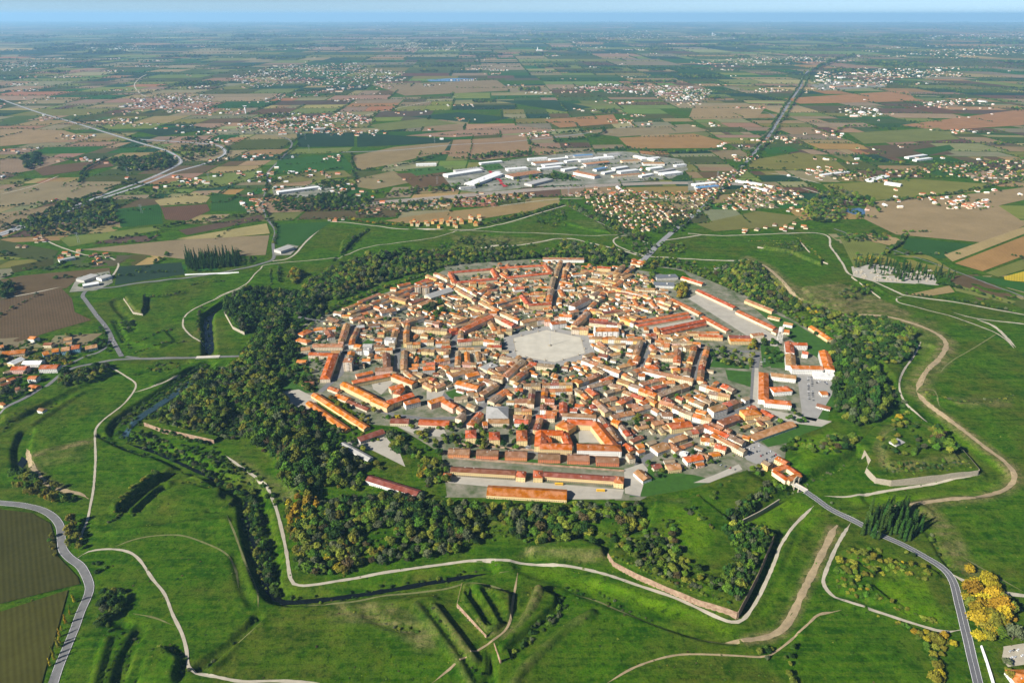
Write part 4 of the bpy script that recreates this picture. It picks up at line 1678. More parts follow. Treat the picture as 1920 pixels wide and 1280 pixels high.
def street_dist(x, y):
    best = 1e9
    for s, w in STREETS:
        for (xa, ya), (xb, yb) in zip(s[:-1], s[1:]):
            vx, vy = xb - xa, yb - ya
            t = max(0, min(1, ((x - xa) * vx + (y - ya) * vy) / (vx * vx + vy * vy + 1e-9)))
            d = math.hypot(x - xa - t * vx, y - ya - t * vy) - w / 2
            if d < best:
                best = d
    return best


def add_occ(r):
    global OC
    g = rec_geo(r)
    OC = np.vstack([OC, [g[0], g[1], g[2], g[3], g[4]]])


# terraces that line both sides of every street
for s, w in LINED:
    for (xa, ya), (xb, yb) in zip(s[:-1], s[1:]):
        Ls = math.hypot(xb - xa, yb - ya)
        an = math.atan2(yb - ya, xb - xa)
        tx, ty = math.cos(an), math.sin(an)
        for side in (-1, 1):
            q = rng.uniform(0, 5)
            while q < Ls - 6:
                ln = rng.uniform(9, 19)
                wd = rng.uniform(10, 12.5)
                m_ = q + ln / 2
                off = side * (w / 2 + 1.2 + wd / 2)
                x, y = xa + tx * m_ - ty * off, ya + ty * m_ + tx * off
                q += ln
                if m_ > Ls or pip1(x, y, PIAZZA_OUT) or not pip1(x, y, TOWN) or any(pip1(x, y, g) for g in GREEN_P + YARD_P):
                    continue
                ok = street_dist(x, y) > wd / 2 - .3
                for f in (-.38, 0, .38):
                    for g in (-.3, .3):
                        c_, _a = clearance(x + tx * ln * f - ty * wd * g, y + ty * ln * f + tx * wd * g)
                        ok = ok and c_ > .8
                if not ok:
                    q -= ln * .6
                    continue
                rec((x - tx * ln / 2, y - ty * ln / 2), (x + tx * ln / 2, y + ty * ln / 2), wd, rng.uniform(7.5, 10), rng.choice('ccwwyybpo'), rng.choice('TTTTRRROBBMMD'), 'a', '')
                add_occ(RECS[-1])

CORE = P('575,640 625,590 700,560 800,540 850,535 1000,490 1180,500 1230,530 1290,600 1320,660 1330,700 1410,760 1470,810 1400,850 1280,885 1200,870 1180,800 1000,770 900,770 860,745 760,690 650,690 600,660')
yard_trees = []
inf = []
x0, x1 = min(p[0] for p in CORE), max(p[0] for p in CORE)
y0, y1 = min(p[1] for p in CORE), max(p[1] for p in CORE)
gx_ = x0
while gx_ < x1:
    gy_ = y0
    while gy_ < y1:
        x = gx_ + rng.uniform(-4, 4)
        y = gy_ + rng.uniform(-4, 4)
        gy_ += 10.5
        if not pip1(x, y, CORE):
            continue
        if pip1(x, y, PIAZZA_OUT):
            continue
        if any(pip1(x, y, g) for g in GREEN_P + YARD_P):
            continue
        c_, an = clearance(x, y)
        if c_ < 3.6 or street_dist(x, y) < 4.5:
            continue
        if any(math.hypot(x - i[0], y - i[1]) < 10 for i in inf):
            continue
        inf.append((x, y))
        if rng.random() < .52:
            ln, wd = rng.uniform(9, 17), rng.uniform(6.5, 9)
            if rng.random() < .5:
                an += math.pi / 2
            m = min(1, (c_ + 1) / (wd / 2))
            ln, wd = ln * max(.6, m), wd * max(.6, m)
            dx, dy = math.cos(an) * ln / 2, math.sin(an) * ln / 2
            rec((x - dx, y - dy), (x + dx, y + dy), wd, rng.uniform(3.0, 6.5), rng.choice('ccwwybpg'), rng.choice('TTTBRROMMD'), 'a', '')
        else:
            yard_trees.append((x, y))
    gx_ += 10.5


def suburb(s, spacing, hrange=(3.0, 4.6), walls='cgpbbgg', roofs='RRTTMBDB', ang=None, keep=.8, flat=0.0):
    pts = P(s)
    ax0, ax1 = min(p[0] for p in pts), max(p[0] for p in pts)
    ay0, ay1 = min(p[1] for p in pts), max(p[1] for p in pts)
    an0 = rng.uniform(0, 3.14) if ang is None else ang
    x = ax0
    while x < ax1:
        y = ay0
        while y < ay1:
            X, Y = x + rng.uniform(-.28, .28) * spacing, y + rng.uniform(-.28, .28) * spacing
            y += spacing
            if rng.random() > keep or not pip1(X, Y, pts):
                continue
            an = an0 + rng.choice([0, math.pi / 2]) + rng.uniform(-.12, .12)
            ln, wd = rng.uniform(.40, .62) * min(spacing, 30), rng.uniform(.36, .46) * min(spacing, 30)
            dx, dy = math.cos(an) * ln / 2, math.sin(an) * ln / 2
            RECS.append(dict(p1=(X - dx, Y - dy), p2=(X + dx, Y + dy), w=wd, h=rng.uniform(*hrange), wall=rng.choice(walls), roof=rng.choice(roofs),
                             style='f' if rng.random() < flat else 'a', code='', small=True))
        x += spacing


# suburb by the straight road, station quarter and roadside rows
suburb('1100,378 1150,368 1230,380 1300,400 1290,418 1230,432 1190,438 1120,408', 23, ang=.5, keep=.7)
suburb('1040,362 1150,355 1290,362 1310,380 1230,372 1100,372', 30, ang=.1, keep=.6)
suburb('1290,362 1335,335 1375,318 1400,320 1370,350 1330,385 1300,392', 26, ang=.6)
suburb('1345,390 1400,345 1470,350 1510,372 1440,392 1380,398', 28, ang=.2, keep=.7)
suburb('665,398 760,382 900,368 1000,362 1000,375 880,384 760,396 680,408', 26, ang=.15, keep=.75)
suburb('760,418 790,412 830,414 905,405 905,425 850,428 770,427', 24, (8, 11), 'yyco', 'OR', ang=.1, keep=.55)
suburb('600,414 628,410 650,408 640,416', 24, ang=.1)
suburb('440,380 500,372 505,398 465,400', 24, keep=.8)
suburb('25,452 80,442 92,452 60,464 32,464', 26)
suburb('100,478 150,466 165,478 130,492 105,488', 26, keep=.8)
suburb('160,480 205,470 212,490 180,500 160,492', 26, keep=.8)
suburb('0,700 20,680 30,720 0,740', 26)
suburb('1440,425 1500,415 1520,430 1470,434', 30, keep=.6)
suburb('1550,400 1570,388 1590,388 1580,402', 30, keep=.6)
suburb('1440,390 1480,378 1520,384 1500,400', 30, keep=.5)
suburb('1360,436 1440,424 1445,432 1390,438', 34, keep=.6)
suburb('1550,335 1640,322 1760,310 1920,300 1925,345 1850,345 1770,325 1640,345', 36, keep=.55)
suburb('1500,325 1560,310 1600,325 1540,338', 34, keep=.5)
# ------------------------------------------------------------------ building the houses
def roof_geo(mb, ln, wd, h, style, m=0, oh=.5):
    rise = PITCHK * wd
    a, c_ = ln / 2 + (oh * .4 if style == 'a' else oh), wd / 2 + oh
    z0 = h - oh * rise / (wd / 2)
    t = .28
    if style == 'f':
        mb.hexa([(-a, -c_, h), (a, -c_, h), (a, c_, h), (-a, c_, h)], [(-a, -c_, h + .5), (a, -c_, h + .5), (a, c_, h + .5), (-a, c_, h + .5)], m)
        return
    zr = h + rise
    if style == 'a':
        k = a
    else:
        k = max(.3, a - c_)
    lo = [(-a, -c_, z0), (a, -c_, z0), (a, c_, z0), (-a, c_, z0)]
    hi = [(-a, -c_, z0 + t), (a, -c_, z0 + t), (a, c_, z0 + t), (-a, c_, z0 + t)]
    i = len(mb.v)
    mb.v += lo + hi + [(-k, 0, zr + t), (k, 0, zr + t)]
    F = [(0, 1, 5, 4), (1, 2, 6, 5), (2, 3, 7, 6), (3, 0, 4, 7), (3, 2, 1, 0), (4, 5, 9, 8), (6, 7, 8, 9), (5, 6, 9), (7, 4, 8)]
    for f in F:
        mb.f.append(tuple(i + q for q in f))
        mb.m.append(m)


def wall_geo(mb, ln, wd, h, style, m=0):
    a, c_ = ln / 2 - .03, wd / 2
    mb.hexa([(-a, -c_, -1), (a, -c_, -1), (a, c_, -1), (-a, c_, -1)], [(-a, -c_, h), (a, -c_, h), (a, c_, h), (-a, c_, h)], m, bottom=False)
    if style == 'a':
        zr = h + PITCHK * wd
        for s in (-1, 1):
            p = [(s * a, -s * c_, h), (s * a, s * c_, h), (s * a, 0, zr - .05)]
            mb.tri(*p, m)


def window_geo(mb, ln, wd, h, m=0, code=''):
    fl = max(1, int((h - .6) / 3.0))
    for side in (-1, 1):
        y = side * (wd / 2 + .05)
        n = max(1, int((ln - 1.2) / 3.1))
        for k in range(n):
            x = -ln / 2 + (k + .5) * ln / n
            for f in range(fl):
                z = .9 + f * (h - .3) / fl
                ww, hh = .62, 1.75
                if f == 0 and code in ('X',) and side < 0:
                    ww, hh, z = 1.1, 3.0, .1
                elif f == 0 and rng.random() < .2:
                    ww, hh, z = .75, 2.2, .1
                q = [(x - ww, y, z), (x + ww, y, z), (x + ww, y, z + hh), (x - ww, y, z + hh)]
                mb.quad(*(q if side < 0 else q[::-1]), m)
    for s in (-1, 1):
        x = s * (ln / 2 + .03)
        n = max(1, int((wd - 2) / 3.6))
        for k in range(n):
            y = -wd / 2 + (k + .5) * wd / n
            for f in range(fl):
                z = .9 + f * (h - .3) / fl
                q = [(x, y - .5, z), (x, y + .5, z), (x, y + .5, z + 1.4), (x, y - .5, z + 1.4)]
                mb.quad(*(q if s > 0 else q[::-1]), m)


def build_house(r, name, cat, group=None):
    cx, cy, ln, wd, ang = rec_geo(r)
    root = empty(name, (cx, cy, max(0, h1(cx, cy))), ang)
    tag(root, None, cat, group)
    h, st = r['h'], r['style']
    mb = MB()
    wall_geo(mb, ln, wd, h, st)
    mb.build('wall', MATS['wall_' + WALL[r['wall']][0]], root)
    mb = MB()
    roof_geo(mb, ln, wd, h, st)
    rf = mb.build('roof', MATS['roof_' + ROOF[r['roof']][0]], root)
    mb = MB()
    window_geo(mb, ln, wd, h, 0, r['code'])
    o = mb.build('window_grid', M_GLASS, root)
    o['kind'] = 'stuff'
    if st != 'f' and r['code'] not in ('W', 'S'):
        for k in range(1 if ln < 16 else 2):
            mb = MB()
            x = rng.uniform(-.35, .35) * ln
            y = rng.choice([-1, 1]) * wd * rng.uniform(.08, .25)
            z = h + PITCHK * (wd - 2 * abs(y))
            mb.box(x, y, z - .5, .9, .7, 1.9)
            mb.box(x, y, z + 1.4, 1.15, .95, .18)
            mb.build('chimney', M_CONC, rf)
    elif st == 'f' and ln > 8:
        mb = MB()
        mb.box(ln * .15, 0, h + .5, 4, 3.2, 2.4)
        mb.build('stair_tower', M_CONC, root)
    if r['code'] == 'A' and st == 'f':
        for k in range(int(h / 3)):
            mb = MB()
            mb.box(0, -wd / 2 - .6, 2.6 + k * 3, ln * .35, 1.2, .9)
            mb.build('balcony', M_CONC, root)
    return root


def proj_size(r):
    cx, cy, ln, wd, ang = rec_geo(r)
    if not in_view(cx, cy, 0):
        return 0
    d = cam_dist(cx, cy)
    vis = abs(ln * math.cos(ang)) + abs(wd * math.sin(ang)) + .3 * (ln + wd)
    return vis * (r['h'] + .5 * wd) / d ** 2


houses = [r for r in RECS if r['code'] == '']
houses.sort(key=proj_size, reverse=True)
single, rest = houses[:300], houses[300:]
coded = [r for r in RECS if r['code']]
items = []
for r in single:
    o = build_house(r, 'house', 'house', 'houses of the walled town and its surroundings')
    cx, cy, *_ = rec_geo(r)
    desc = f"{WALL[r['wall']][0]} house with {ROOF[r['roof']][0]} roof"
    items.append((o, desc, cx, cy))
rank_labels(items, '{desc}, {ord}nearest such to {mark}')
NICE = {'A': 'apartment block', 'B': 'long barracks', 'W': 'hall', 'P': 'palace', 'S': 'long low shed', 'C': 'convent wing', 'H': 'horseshoe barracks wing',
        'U': 'courtyard barracks wing', 'K': 'brick barracks', 'X': 'stable range'}
items = []
for r in coded:
    n, cat = KINDNAME[r['code']]
    o = build_house(r, n, cat)
    cx, cy, *_ = rec_geo(r)
    rn = ROOF[r['roof']][0] if r['style'] != 'f' else 'flat'
    items.append((o, f"{WALL[r['wall']][0]} {NICE[r['code']]} with {rn} roof", cx, cy))
rank_labels(items, '{desc}, {ord}nearest such to {mark}')

# the small and far houses nobody could pick apart
mb = MB()
wk, rk = list(WALL), list(ROOF)
bulk_mats = [MATS['wall_' + WALL[k][0]] for k in wk] + [MATS['roof_' + ROOF[k][0]] for k in rk] + [M_GLASS]


def bulk_house(mb, r, win=True):
    cx, cy, ln, wd, ang = rec_geo(r)
    z = max(0, h1(cx, cy)) if cy < GY1 else 0.6
    t = MB()
    wall_geo(t, ln, wd, r['h'], r['style'], wk.index(r['wall']))
    roof_geo(t, ln, wd, r['h'], r['style'], len(wk) + rk.index(r['roof']))
    if win:
        window_geo(t, ln, wd, r['h'], len(wk) + len(rk))
    ca_, sa_ = math.cos(ang), math.sin(ang)
    i = len(mb.v)
    mb.v += [(cx + x * ca_ - y * sa_, cy + x * sa_ + y * ca_, z + q) for x, y, q in t.v]
    mb.f += [tuple(i + k for k in f) for f in t.f]
    mb.m += t.m


for r in rest:
    if proj_size(r) > 0:
        bulk_house(mb, r, cam_dist(*rec_geo(r)[:2]) < 2300)
o = mb.build('small_housing', bulk_mats)
tag(o, 'small tiled houses packed into courtyards and suburbs', 'houses', None, 'stuff')


# ------------------------------------------------------------------ villages of the plain
def village(s, spacing, n_max, label, hr=(3.5, 6), big=0.04, sz=(10, 18)):
    pts = P(s)
    ax0, ax1 = min(p[0] for p in pts), max(p[0] for p in pts)
    ay0, ay1 = min(p[1] for p in pts), max(p[1] for p in pts)
    mb = MB()
    n = t = 0
    cx0, cy0 = (ax0 + ax1) / 2, (ay0 + ay1) / 2
    spots = []
    while n < n_max and t < n_max * 12:
        t += 1
        X, Y = rng.uniform(ax0, ax1), rng.uniform(ay0, ay1)
        if not pip1(X, Y, pts):
            continue
        ln, wd = rng.uniform(*sz), rng.uniform(sz[0] * .85, sz[0] * 1.2)
        h = rng.uniform(*hr)
        st = 'a'
        wl, rf = rng.choice('wwwwcpb'), rng.choice('RRTTTOMLLD')
        if rng.random() < big:
            ln, wd, h, rf = rng.uniform(30, 70), rng.uniform(20, 30), 8, rng.choice('LLGT')
        an = rng.choice([.2, 1.77]) + rng.uniform(-.3, .3)
        dx, dy = math.cos(an) * ln / 2, math.sin(an) * ln / 2
        bulk_house(mb, dict(p1=(X - dx, Y - dy), p2=(X + dx, Y + dy), w=wd, h=h, wall=wl, roof=rf, style=st, code=''), False)
        spots.append((X, Y))
        n += 1
    # a bell tower
    if n_max > 60:
        mb.box(cx0, cy0, 0, 7, 7, 32, .3, 1)
        mb.box(cx0, cy0, 32, 5, 5, 10, .3, len(wk))
    o = mb.build('village', bulk_mats)
    tag(o, label, 'village', None, 'stuff')
    VSPOTS.append((pts, spots))


VSPOTS = []
village('430,142 520,124 640,119 770,138 740,166 640,170 560,158 470,165', 30, 620, 'large pale town on the plain, upper left of the walled town', big=.03, sz=(14, 26))
village('215,200 250,186 330,176 400,182 390,205 300,206', 30, 170, 'strung-out village below the pale winding road', sz=(12, 20))
village('430,246 470,225 560,218 660,212 700,226 650,248 540,254', 30, 260, 'village beside the dark vineyard square', sz=(12, 20))
village('335,205 390,202 460,205 455,214 350,215', 30, 60, 'thin village strip beside the white water tower', sz=(12, 18))
village('1070,163 1130,157 1230,160 1310,163 1312,190 1260,190 1200,178 1090,172', 30, 240, 'pale village strip left of the straight highway', sz=(13, 22))
village('1510,152 1540,135 1620,128 1720,130 1810,136 1800,146 1700,145 1660,162 1560,166', 30, 300, 'pinkish village beside the straight highway near the top', sz=(14, 24))
village('1280,118 1400,108 1540,106 1560,116 1400,124', 30, 170, 'far white village band left of the highway top', sz=(16, 30))
village('700,85 850,76 900,86 880,96 760,100', 30, 170, 'hazy white village above the large pale town', sz=(18, 34))
village('1060,64 1220,56 1260,72 1120,84 1080,100', 30, 220, 'hazy far town with white sheds at the centre top', big=.1, sz=(20, 40))
village('1270,66 1420,60 1480,68 1400,74 1280,73', 30, 160, 'far town with thin chimneys near the horizon', big=.1, sz=(20, 40))
village('1560,205 1620,200 1660,214 1600,222', 40, 40, 'hamlet of white farmhouses right of the highway')
village('1720,195 1790,186 1860,188 1850,196 1760,200', 40, 60, 'string of hamlets at the upper right')
village('1680,100 1800,90 1920,88 1925,102 1780,108', 30, 150, 'hazy village band at the upper right edge', big=.06, sz=(18, 30))
village('0,120 60,116 130,124 60,134 0,134', 30, 90, 'dim village at the upper left edge', sz=(14, 24))
village('470,195 530,176 640,165 650,172 560,188', 40, 60, 'scattered houses below the large pale town')
village('1600,70 1760,66 1920,64 1920,72 1700,76', 40, 120, 'white works strip on the right horizon', big=.3, sz=(24, 50))
village('820,55 960,48 1050,52 1000,60 860,64', 40, 130, 'hazy house band on the middle horizon', big=.1, sz=(24, 44))
village('150,90 260,84 300,92 200,100', 40, 70, 'hazy hamlet band at the left horizon', big=.1, sz=(20, 36))
village('1290,170 1340,164 1320,190 1285,188', 30, 50, 'houses at the right end of the pale village strip')

# farmsteads and hamlets all over the plain
mb = MB()
hs = []
for k in range(330):
    px_, py_ = rng.uniform(-20, 1940), 42 + 340 * rng.random() ** 1.9
    x, y = at(px_, py_)
    if pip1(x, y, GLACIS) or y < 2000:
        continue
    d = cam_dist(x, y)
    sc = max(1, d / 7000)
    for j in range(rng.choice([1, 2, 3, 5, 8, 14])):
        X, Y = x + rng.gauss(0, 60) * sc ** .6, y + rng.gauss(0, 45) * sc ** .6
        if pip1(X, Y, GLACIS):
            continue
        ln, wd = rng.uniform(11, 22) * sc ** .5, rng.uniform(9, 13) * sc ** .5
        an = rng.choice([.1, 1.67]) + rng.uniform(-.2, .2)
        dx, dy = math.cos(an) * ln / 2, math.sin(an) * ln / 2
        bulk_house(mb, dict(p1=(X - dx, Y - dy), p2=(X + dx, Y + dy), w=wd, h=rng.uniform(3.5, 6) * sc ** .3, wall=rng.choice('wwcpb'), roof=rng.choice('RTTOBLL'), style='a', code=''), False)
        hs.append((X, Y))
o = mb.build('farmstead_scatter', bulk_mats)
tag(o, 'scattered farmsteads and hamlets dotted over the plain', 'farms', None, 'stuff')
VSPOTS.append((None, hs))
# ------------------------------------------------------------------ industrial estate
M_WORKS = mat('works_asphalt', (0.31, 0.29, 0.25), var=0.15, scale=0.02, detail=6, col2=(0.07, 0.085, 0.04))
FACT = """
780 308 818 307 26 8 w L
835 328 900 318 40 10 w L
852 320 905 315 30 9 g G
880 345 935 325 46 11 w L
862 352 890 349 20 8 w G
955 330 1010 322 60 11 w T
990 345 1030 335 40 9 g G
950 317 988 314 34 9 w L
990 298 1025 296 26 10 w L
1000 306 1045 302 40 9 w T
1018 310 1055 306 34 9 w L
1062 293 1085 291 24 9 w G
1075 292 1110 290 30 10 g U
1095 308 1140 303 34 10 w T
1080 322 1120 330 38 11 w T
1135 290 1160 288 30 10 w G
1115 318 1135 314 22 9 w U
1150 316 1175 312 26 9 w L
1165 302 1200 300 26 9 c T
1205 306 1245 306 40 9 w T
1148 330 1200 326 22 7 c T
1240 326 1275 322 40 9 w L
1190 292 1230 300 24 8 c L
1230 322 1262 316 24 8 g G
520 360 598 350 26 9 w L
1200 330 1222 326 20 7 w L
1060 302 1085 299 24 8 w L
1300 346 1340 342 30 7 w L
1305 352 1345 348 26 7 g U
1380 338 1430 346 14 7 w L
1395 348 1440 356 14 7 w L
1410 342 1450 350 14 7 c L
1700 295 1735 290 24 7 w L
1715 300 1745 296 22 7 w L
1630 338 1660 330 34 8 w L
1660 342 1690 346 30 8 w L
1540 328 1590 322 22 7 c L
150 525 178 515 30 7 g G
185 522 205 516 24 7 w G
155 535 185 530 18 6 g L
520 470 545 462 30 8 g G
110 488 140 482 16 6 w G
1560 163 1640 158 60 10 p T
905 334 935 322 26 9 w L
1010 316 1050 312 30 9 w L
1030 299 1060 296 26 9 w L
1085 300 1120 297 30 9 w L
1115 296 1150 294 30 9 w L
1160 322 1195 318 30 9 w L
1200 298 1235 295 26 8 w L
1215 316 1240 313 30 9 w L
1055 318 1080 314 26 9 w L
1130 324 1150 320 22 8 w L
1265 310 1285 308 24 8 w L
900 306 940 302 26 8 w L
"""
items = []
for ln_ in FACT.strip().split('\n'):
    q = ln_.split()
    x1, y1, x2, y2, w, h = [float(a) for a in q[:6]]
    a, b_ = at(x1, y1, h), at(x2, y2, h)
    r = dict(p1=a, p2=b_, w=w, h=h, wall=q[6], roof=q[7], style='f' if rng.random() < .35 else 'a', code='W')
    cx, cy, ln, wd, ang = rec_geo(r)
    root = empty('warehouse', (cx, cy, .5), ang)
    tag(root, None, 'warehouse', 'warehouses on the plain')
    m_ = MB()
    PK = PITCHK
    PITCHK = .07
    wall_geo(m_, ln, wd, h, r['style'])
    m_.build('wall', MATS['wall_' + WALL[q[6]][0]], root)
    m_ = MB()
    roof_geo(m_, ln, wd, h, r['style'], 0, .3)
    m_.build('roof', MATS['roof_' + ROOF[q[7]][0]], root)
    PITCHK = PK
    for k in range(max(1, int(ln / 22))):
        m_ = MB()
        x = -ln / 2 + (k + .5) * ln / max(1, int(ln / 22))
        m_.box(x, -wd / 2 - .08, -.3, 4.2, .3, 5.0)
        m_.build('loading_door', M_METAL, root)
    items.append((root, f"{WALL[q[6]][0]}-walled warehouse with {ROOF[q[7]][0]} roof", cx, cy))
IND_MARKS = [(n, at(x, y)) for n, x, y in [('the red trailer yard', 955, 340), ('the railway yard', 1100, 352), ('the straight highway suburb', 1380, 345), ('the left vineyard road', 540, 360), ('the right-hand hamlet', 1700, 310), ('the estate top', 1080, 292)]]
rank_labels(items, '{desc}, {ord}nearest such to {mark}', IND_MARKS)
for s in ['830,330 880,315 960,300 1060,288 1170,284 1280,300 1290,318 1260,335 1140,345 1000,350 900,362 850,355', '510,356 600,345 640,360 560,372 515,368',
          '1290,340 1350,338 1350,356 1290,358', '145,520 205,508 212,530 180,545 130,548', '515,468 540,458 560,462 545,478 515,480', '1520,160 1560,152 1660,155 1660,164 1540,170']:
    sheet('works_yard', s, M_WORKS, .75)
for s in ['900,310 935,306 945,316 915,322', '1035,318 1070,330 1090,340 1040,335', '1200,312 1240,312 1240,320 1200,320', '760,318 830,312 840,322 780,330']:
    sheet('grass_plot', s, M_LAWN, .9)
# ------------------------------------------------------------------ trees
TINT = {'green': (0.066, 0.125, 0.008), 'dark green': (0.024, 0.058, 0.006), 'olive': (0.135, 0.158, 0.016), 'yellow': (0.29, 0.205, 0.010),
        'brownish': (0.070, 0.055, 0.018), 'grey-green': (0.078, 0.092, 0.040), 'golden green': (0.150, 0.145, 0.012)}


def leaf_mat(name, col):
    m = mat('leaf_' + name, col, var=.35, scale=.22, rough=.75, rnd=.38, spec=.15, detail=3)
    return m


for k, c_ in TINT.items():
    leaf_mat(k, c_)


def crown_mesh(name, kind, seed, nleaf, material):
    g = np.random.default_rng(seed)
    v, f = [], []
    if kind == 'round':
        nl = 8
        lobes = [((0, 0, 1.05), .62)]
        for i in range(nl):
            a = 2 * math.pi * i / nl + g.uniform(-.4, .4)
            rr = g.uniform(.38, .62)
            lobes.append(((rr * math.cos(a), rr * math.sin(a), g.uniform(.72, 1.35)), g.uniform(.32, .48)))
        lobes.append(((g.uniform(-.2, .2), g.uniform(-.2, .2), 1.55), .36))
        size = .125
    elif kind == 'tall':
        lobes = [((g.uniform(-.12, .12), g.uniform(-.12, .12), .55 + .5 * i), .5 - .055 * i) for i in range(6)]
        size = .13
    elif kind == 'cypress':
        lobes = [((0, 0, .35 + .40 * i), .46 - .045 * i) for i in range(8)]
        size = .15
    else:   # bush
        lobes = [((g.uniform(-.5, .5), g.uniform(-.5, .5), g.uniform(.25, .5)), g.uniform(.4, .6)) for i in range(5)]
        size = .16
    wts = np.array([l[1] ** 2 for l in lobes])
    wts /= wts.sum()
    for i in range(nleaf):
        (cx, cy, cz), r = lobes[g.choice(len(lobes), p=wts)]
        d = g.normal(size=3)
        d /= np.linalg.norm(d)
        if d[2] < -.5:
            d[2] *= -.6
        rad = r * g.uniform(.72, 1.08)
        c0 = np.array([cx, cy, cz]) + d * rad
        n = d + g.normal(size=3) * .42
        n /= np.linalg.norm(n)
        u = np.cross(n, [0.3, .2, 1.0])
        u /= np.linalg.norm(u)
        w = np.cross(n, u)
        a = g.uniform(0, 6.28)
        u, w = u * math.cos(a) + w * math.sin(a), -u * math.sin(a) + w * math.cos(a)
        s1, s2 = size * g.uniform(.6, 1.35), size * g.uniform(.5, 1.0)
        i0 = len(v)
        v += [tuple(c0 - u * s1), tuple(c0 - w * s2 + n * .03), tuple(c0 + u * s1), tuple(c0 + w * s2 - n * .03)]
        f.append((i0, i0 + 1, i0 + 2, i0 + 3))
    me = bpy.data.meshes.new(name)
    me.from_pydata(v, [], f)
    me.materials.append(material)
    me.update()
    return me


def trunk_mesh(kind):
    mb = MB()
    top = {'round': 1.0, 'tall': 2.0, 'cypress': 2.2, 'bush': .35}[kind]
    mb.bar((0, 0, -.15), (0, 0, top), .075, 6, .03)
    if kind in ('round', 'tall'):
        for k in range(4):
            a = k * 1.6 + .3
            mb.bar((0, 0, .35 * top), (.42 * math.cos(a), .42 * math.sin(a), .35 * top + .45), .04, 5, .015)
    return mb.mesh('trunk', [M_BARK])


TRUNK = {k: trunk_mesh(k) for k in ('round', 'tall', 'cypress', 'bush')}
CROWN = {}
sd_ = 0
for kind, tints, nvar in (('round', list(TINT), 2), ('tall', ['green', 'yellow', 'golden green', 'dark green', 'olive'], 1), ('cypress', ['dark green'], 2), ('bush', ['green', 'dark green', 'olive', 'golden green', 'brownish', 'grey-green'], 1)):
    for t in tints:
        for k in range(nvar):
            sd_ += 1
            CROWN[(kind, t, k)] = crown_mesh('crown', kind, sd_, {'round': 620, 'tall': 420, 'cypress': 380, 'bush': 240}[kind], MATS['leaf_' + t])
CKEYS = list(CROWN)

TREES = []       # (x, y, kind, tint, variant, radius, height factor, set)


def tree(x, y, kind, tint, r, hf=1.0, grp='wood'):
    k = rng.randrange(2) if (kind, tint, 1) in CROWN else 0
    TREES.append((x, y, kind, tint, k, r * rng.choice([.62, .8, .95, 1.05, 1.2, 1.32]), hf * rng.uniform(.75, 1.2), grp))


PAL = {
    'mix': (['green', 'dark green', 'olive', 'grey-green', 'brownish', 'golden green'], [32, 26, 20, 14, 4, 4]),
    'dark': (['green', 'dark green', 'olive', 'grey-green'], [20, 60, 8, 12]),
    'olive': (['green', 'olive', 'grey-green', 'golden green', 'brownish', 'dark green'], [30, 20, 16, 4, 4, 26]),
    'yellow': (['yellow', 'golden green', 'olive'], [62, 30, 8]),
    'gold': (['golden green', 'yellow', 'olive', 'green'], [45, 20, 20, 15]),
    'hedge': (['green', 'dark green', 'olive', 'grey-green'], [30, 48, 12, 10]),
}


def pick(pal):
    a, w = PAL[pal]
    return rng.choices(a, w)[0]


def clump_noise(x, y):
    return math.sin(x / 23 + 1.1 * math.sin(y / 31)) + math.sin(y / 19 + 1.3 * math.sin(x / 27))


def wood(s, spacing, pal, r=(4, 6), kind='round', keep=.92, hf=1.0, mixkind=None, grp='wood', avoid=()):
    pts = P(s)
    ax0, ax1 = min(p[0] for p in pts), max(p[0] for p in pts)
    ay0, ay1 = min(p[1] for p in pts), max(p[1] for p in pts)
    cand = []
    x = ax0
    while x < ax1:
        y = ay0
        while y < ay1:
            cand.append((x + rng.uniform(-.45, .45) * spacing, y + rng.uniform(-.45, .45) * spacing))
            y += spacing
        x += spacing
    if not cand:
        return
    C = np.array(cand)
    ok = pip(C[:, 0], C[:, 1], pts)
    for a_ in avoid:
        ok &= ~pip(C[:, 0], C[:, 1], a_)
    for (X, Y), o_ in zip(cand, ok):
        if not o_ or rng.random() > keep:
            continue
        cn = clump_noise(X, Y)
        if kind == 'round' and (cn < -1.7 or (cn < -1.35 and rng.random() < .4)):
            if rng.random() < .5:
                tree(X, Y, 'bush', 'green', rng.uniform(1.5, 3), 1, grp)
            continue
        kd = kind
        if mixkind and rng.random() < mixkind[1]:
            kd = mixkind[0]
        t = pick(pal)
        if (kd, t, 0) not in CROWN:
            t = {'tall': 'green', 'cypress': 'dark green', 'bush': 'green'}[kd]
        tree(X, Y, kd, t, 1.12 * rng.uniform(*r) * (1 + .16 * math.sin(X / 37) * math.sin(Y / 29 + 1)), hf * (1 + .15 * math.sin(X / 51 + 2)), grp)


def row(s, spacing, pal, r=(3, 5), kind='round', jit=2.0, hf=1.0, keep=.95, grp='hedge'):
    L_ = smooth_line(P(s), spacing)
    for (x, y) in L_:
        if rng.random() > keep:
            continue
        t = pick(pal)
        if (kind, t, 0) not in CROWN:
            t = {'tall': 'green', 'cypress': 'dark green', 'bush': 'green', 'round': 'green'}[kind]
        tree(x + rng.uniform(-jit, jit), y + rng.uniform(-jit, jit), kind, t, rng.uniform(*r), hf, grp)


bpolys = YARD_P
# near rampart
wood('556,1082 548,1010 575,965 640,940 700,930 800,945 905,948 1065,952 1200,945 1212,990 1150,1022 1040,1022 905,1015 850,1040 740,1056 640,1076', 8.0, 'olive', (4.0, 6.2), keep=.97)
wood('560,1080 600,1040 700,1020 740,1050 640,1078', 8, 'gold', (4, 6), keep=.4)
wood('541,1000 541,945 556,930 600,938 598,960 566,985 560,1020', 7.5, 'yellow', (4.2, 5.8), kind='round', hf=1.35, keep=1)
wood('690,930 720,925 800,938 830,955 760,975 690,960', 8, 'dark', (4, 6))
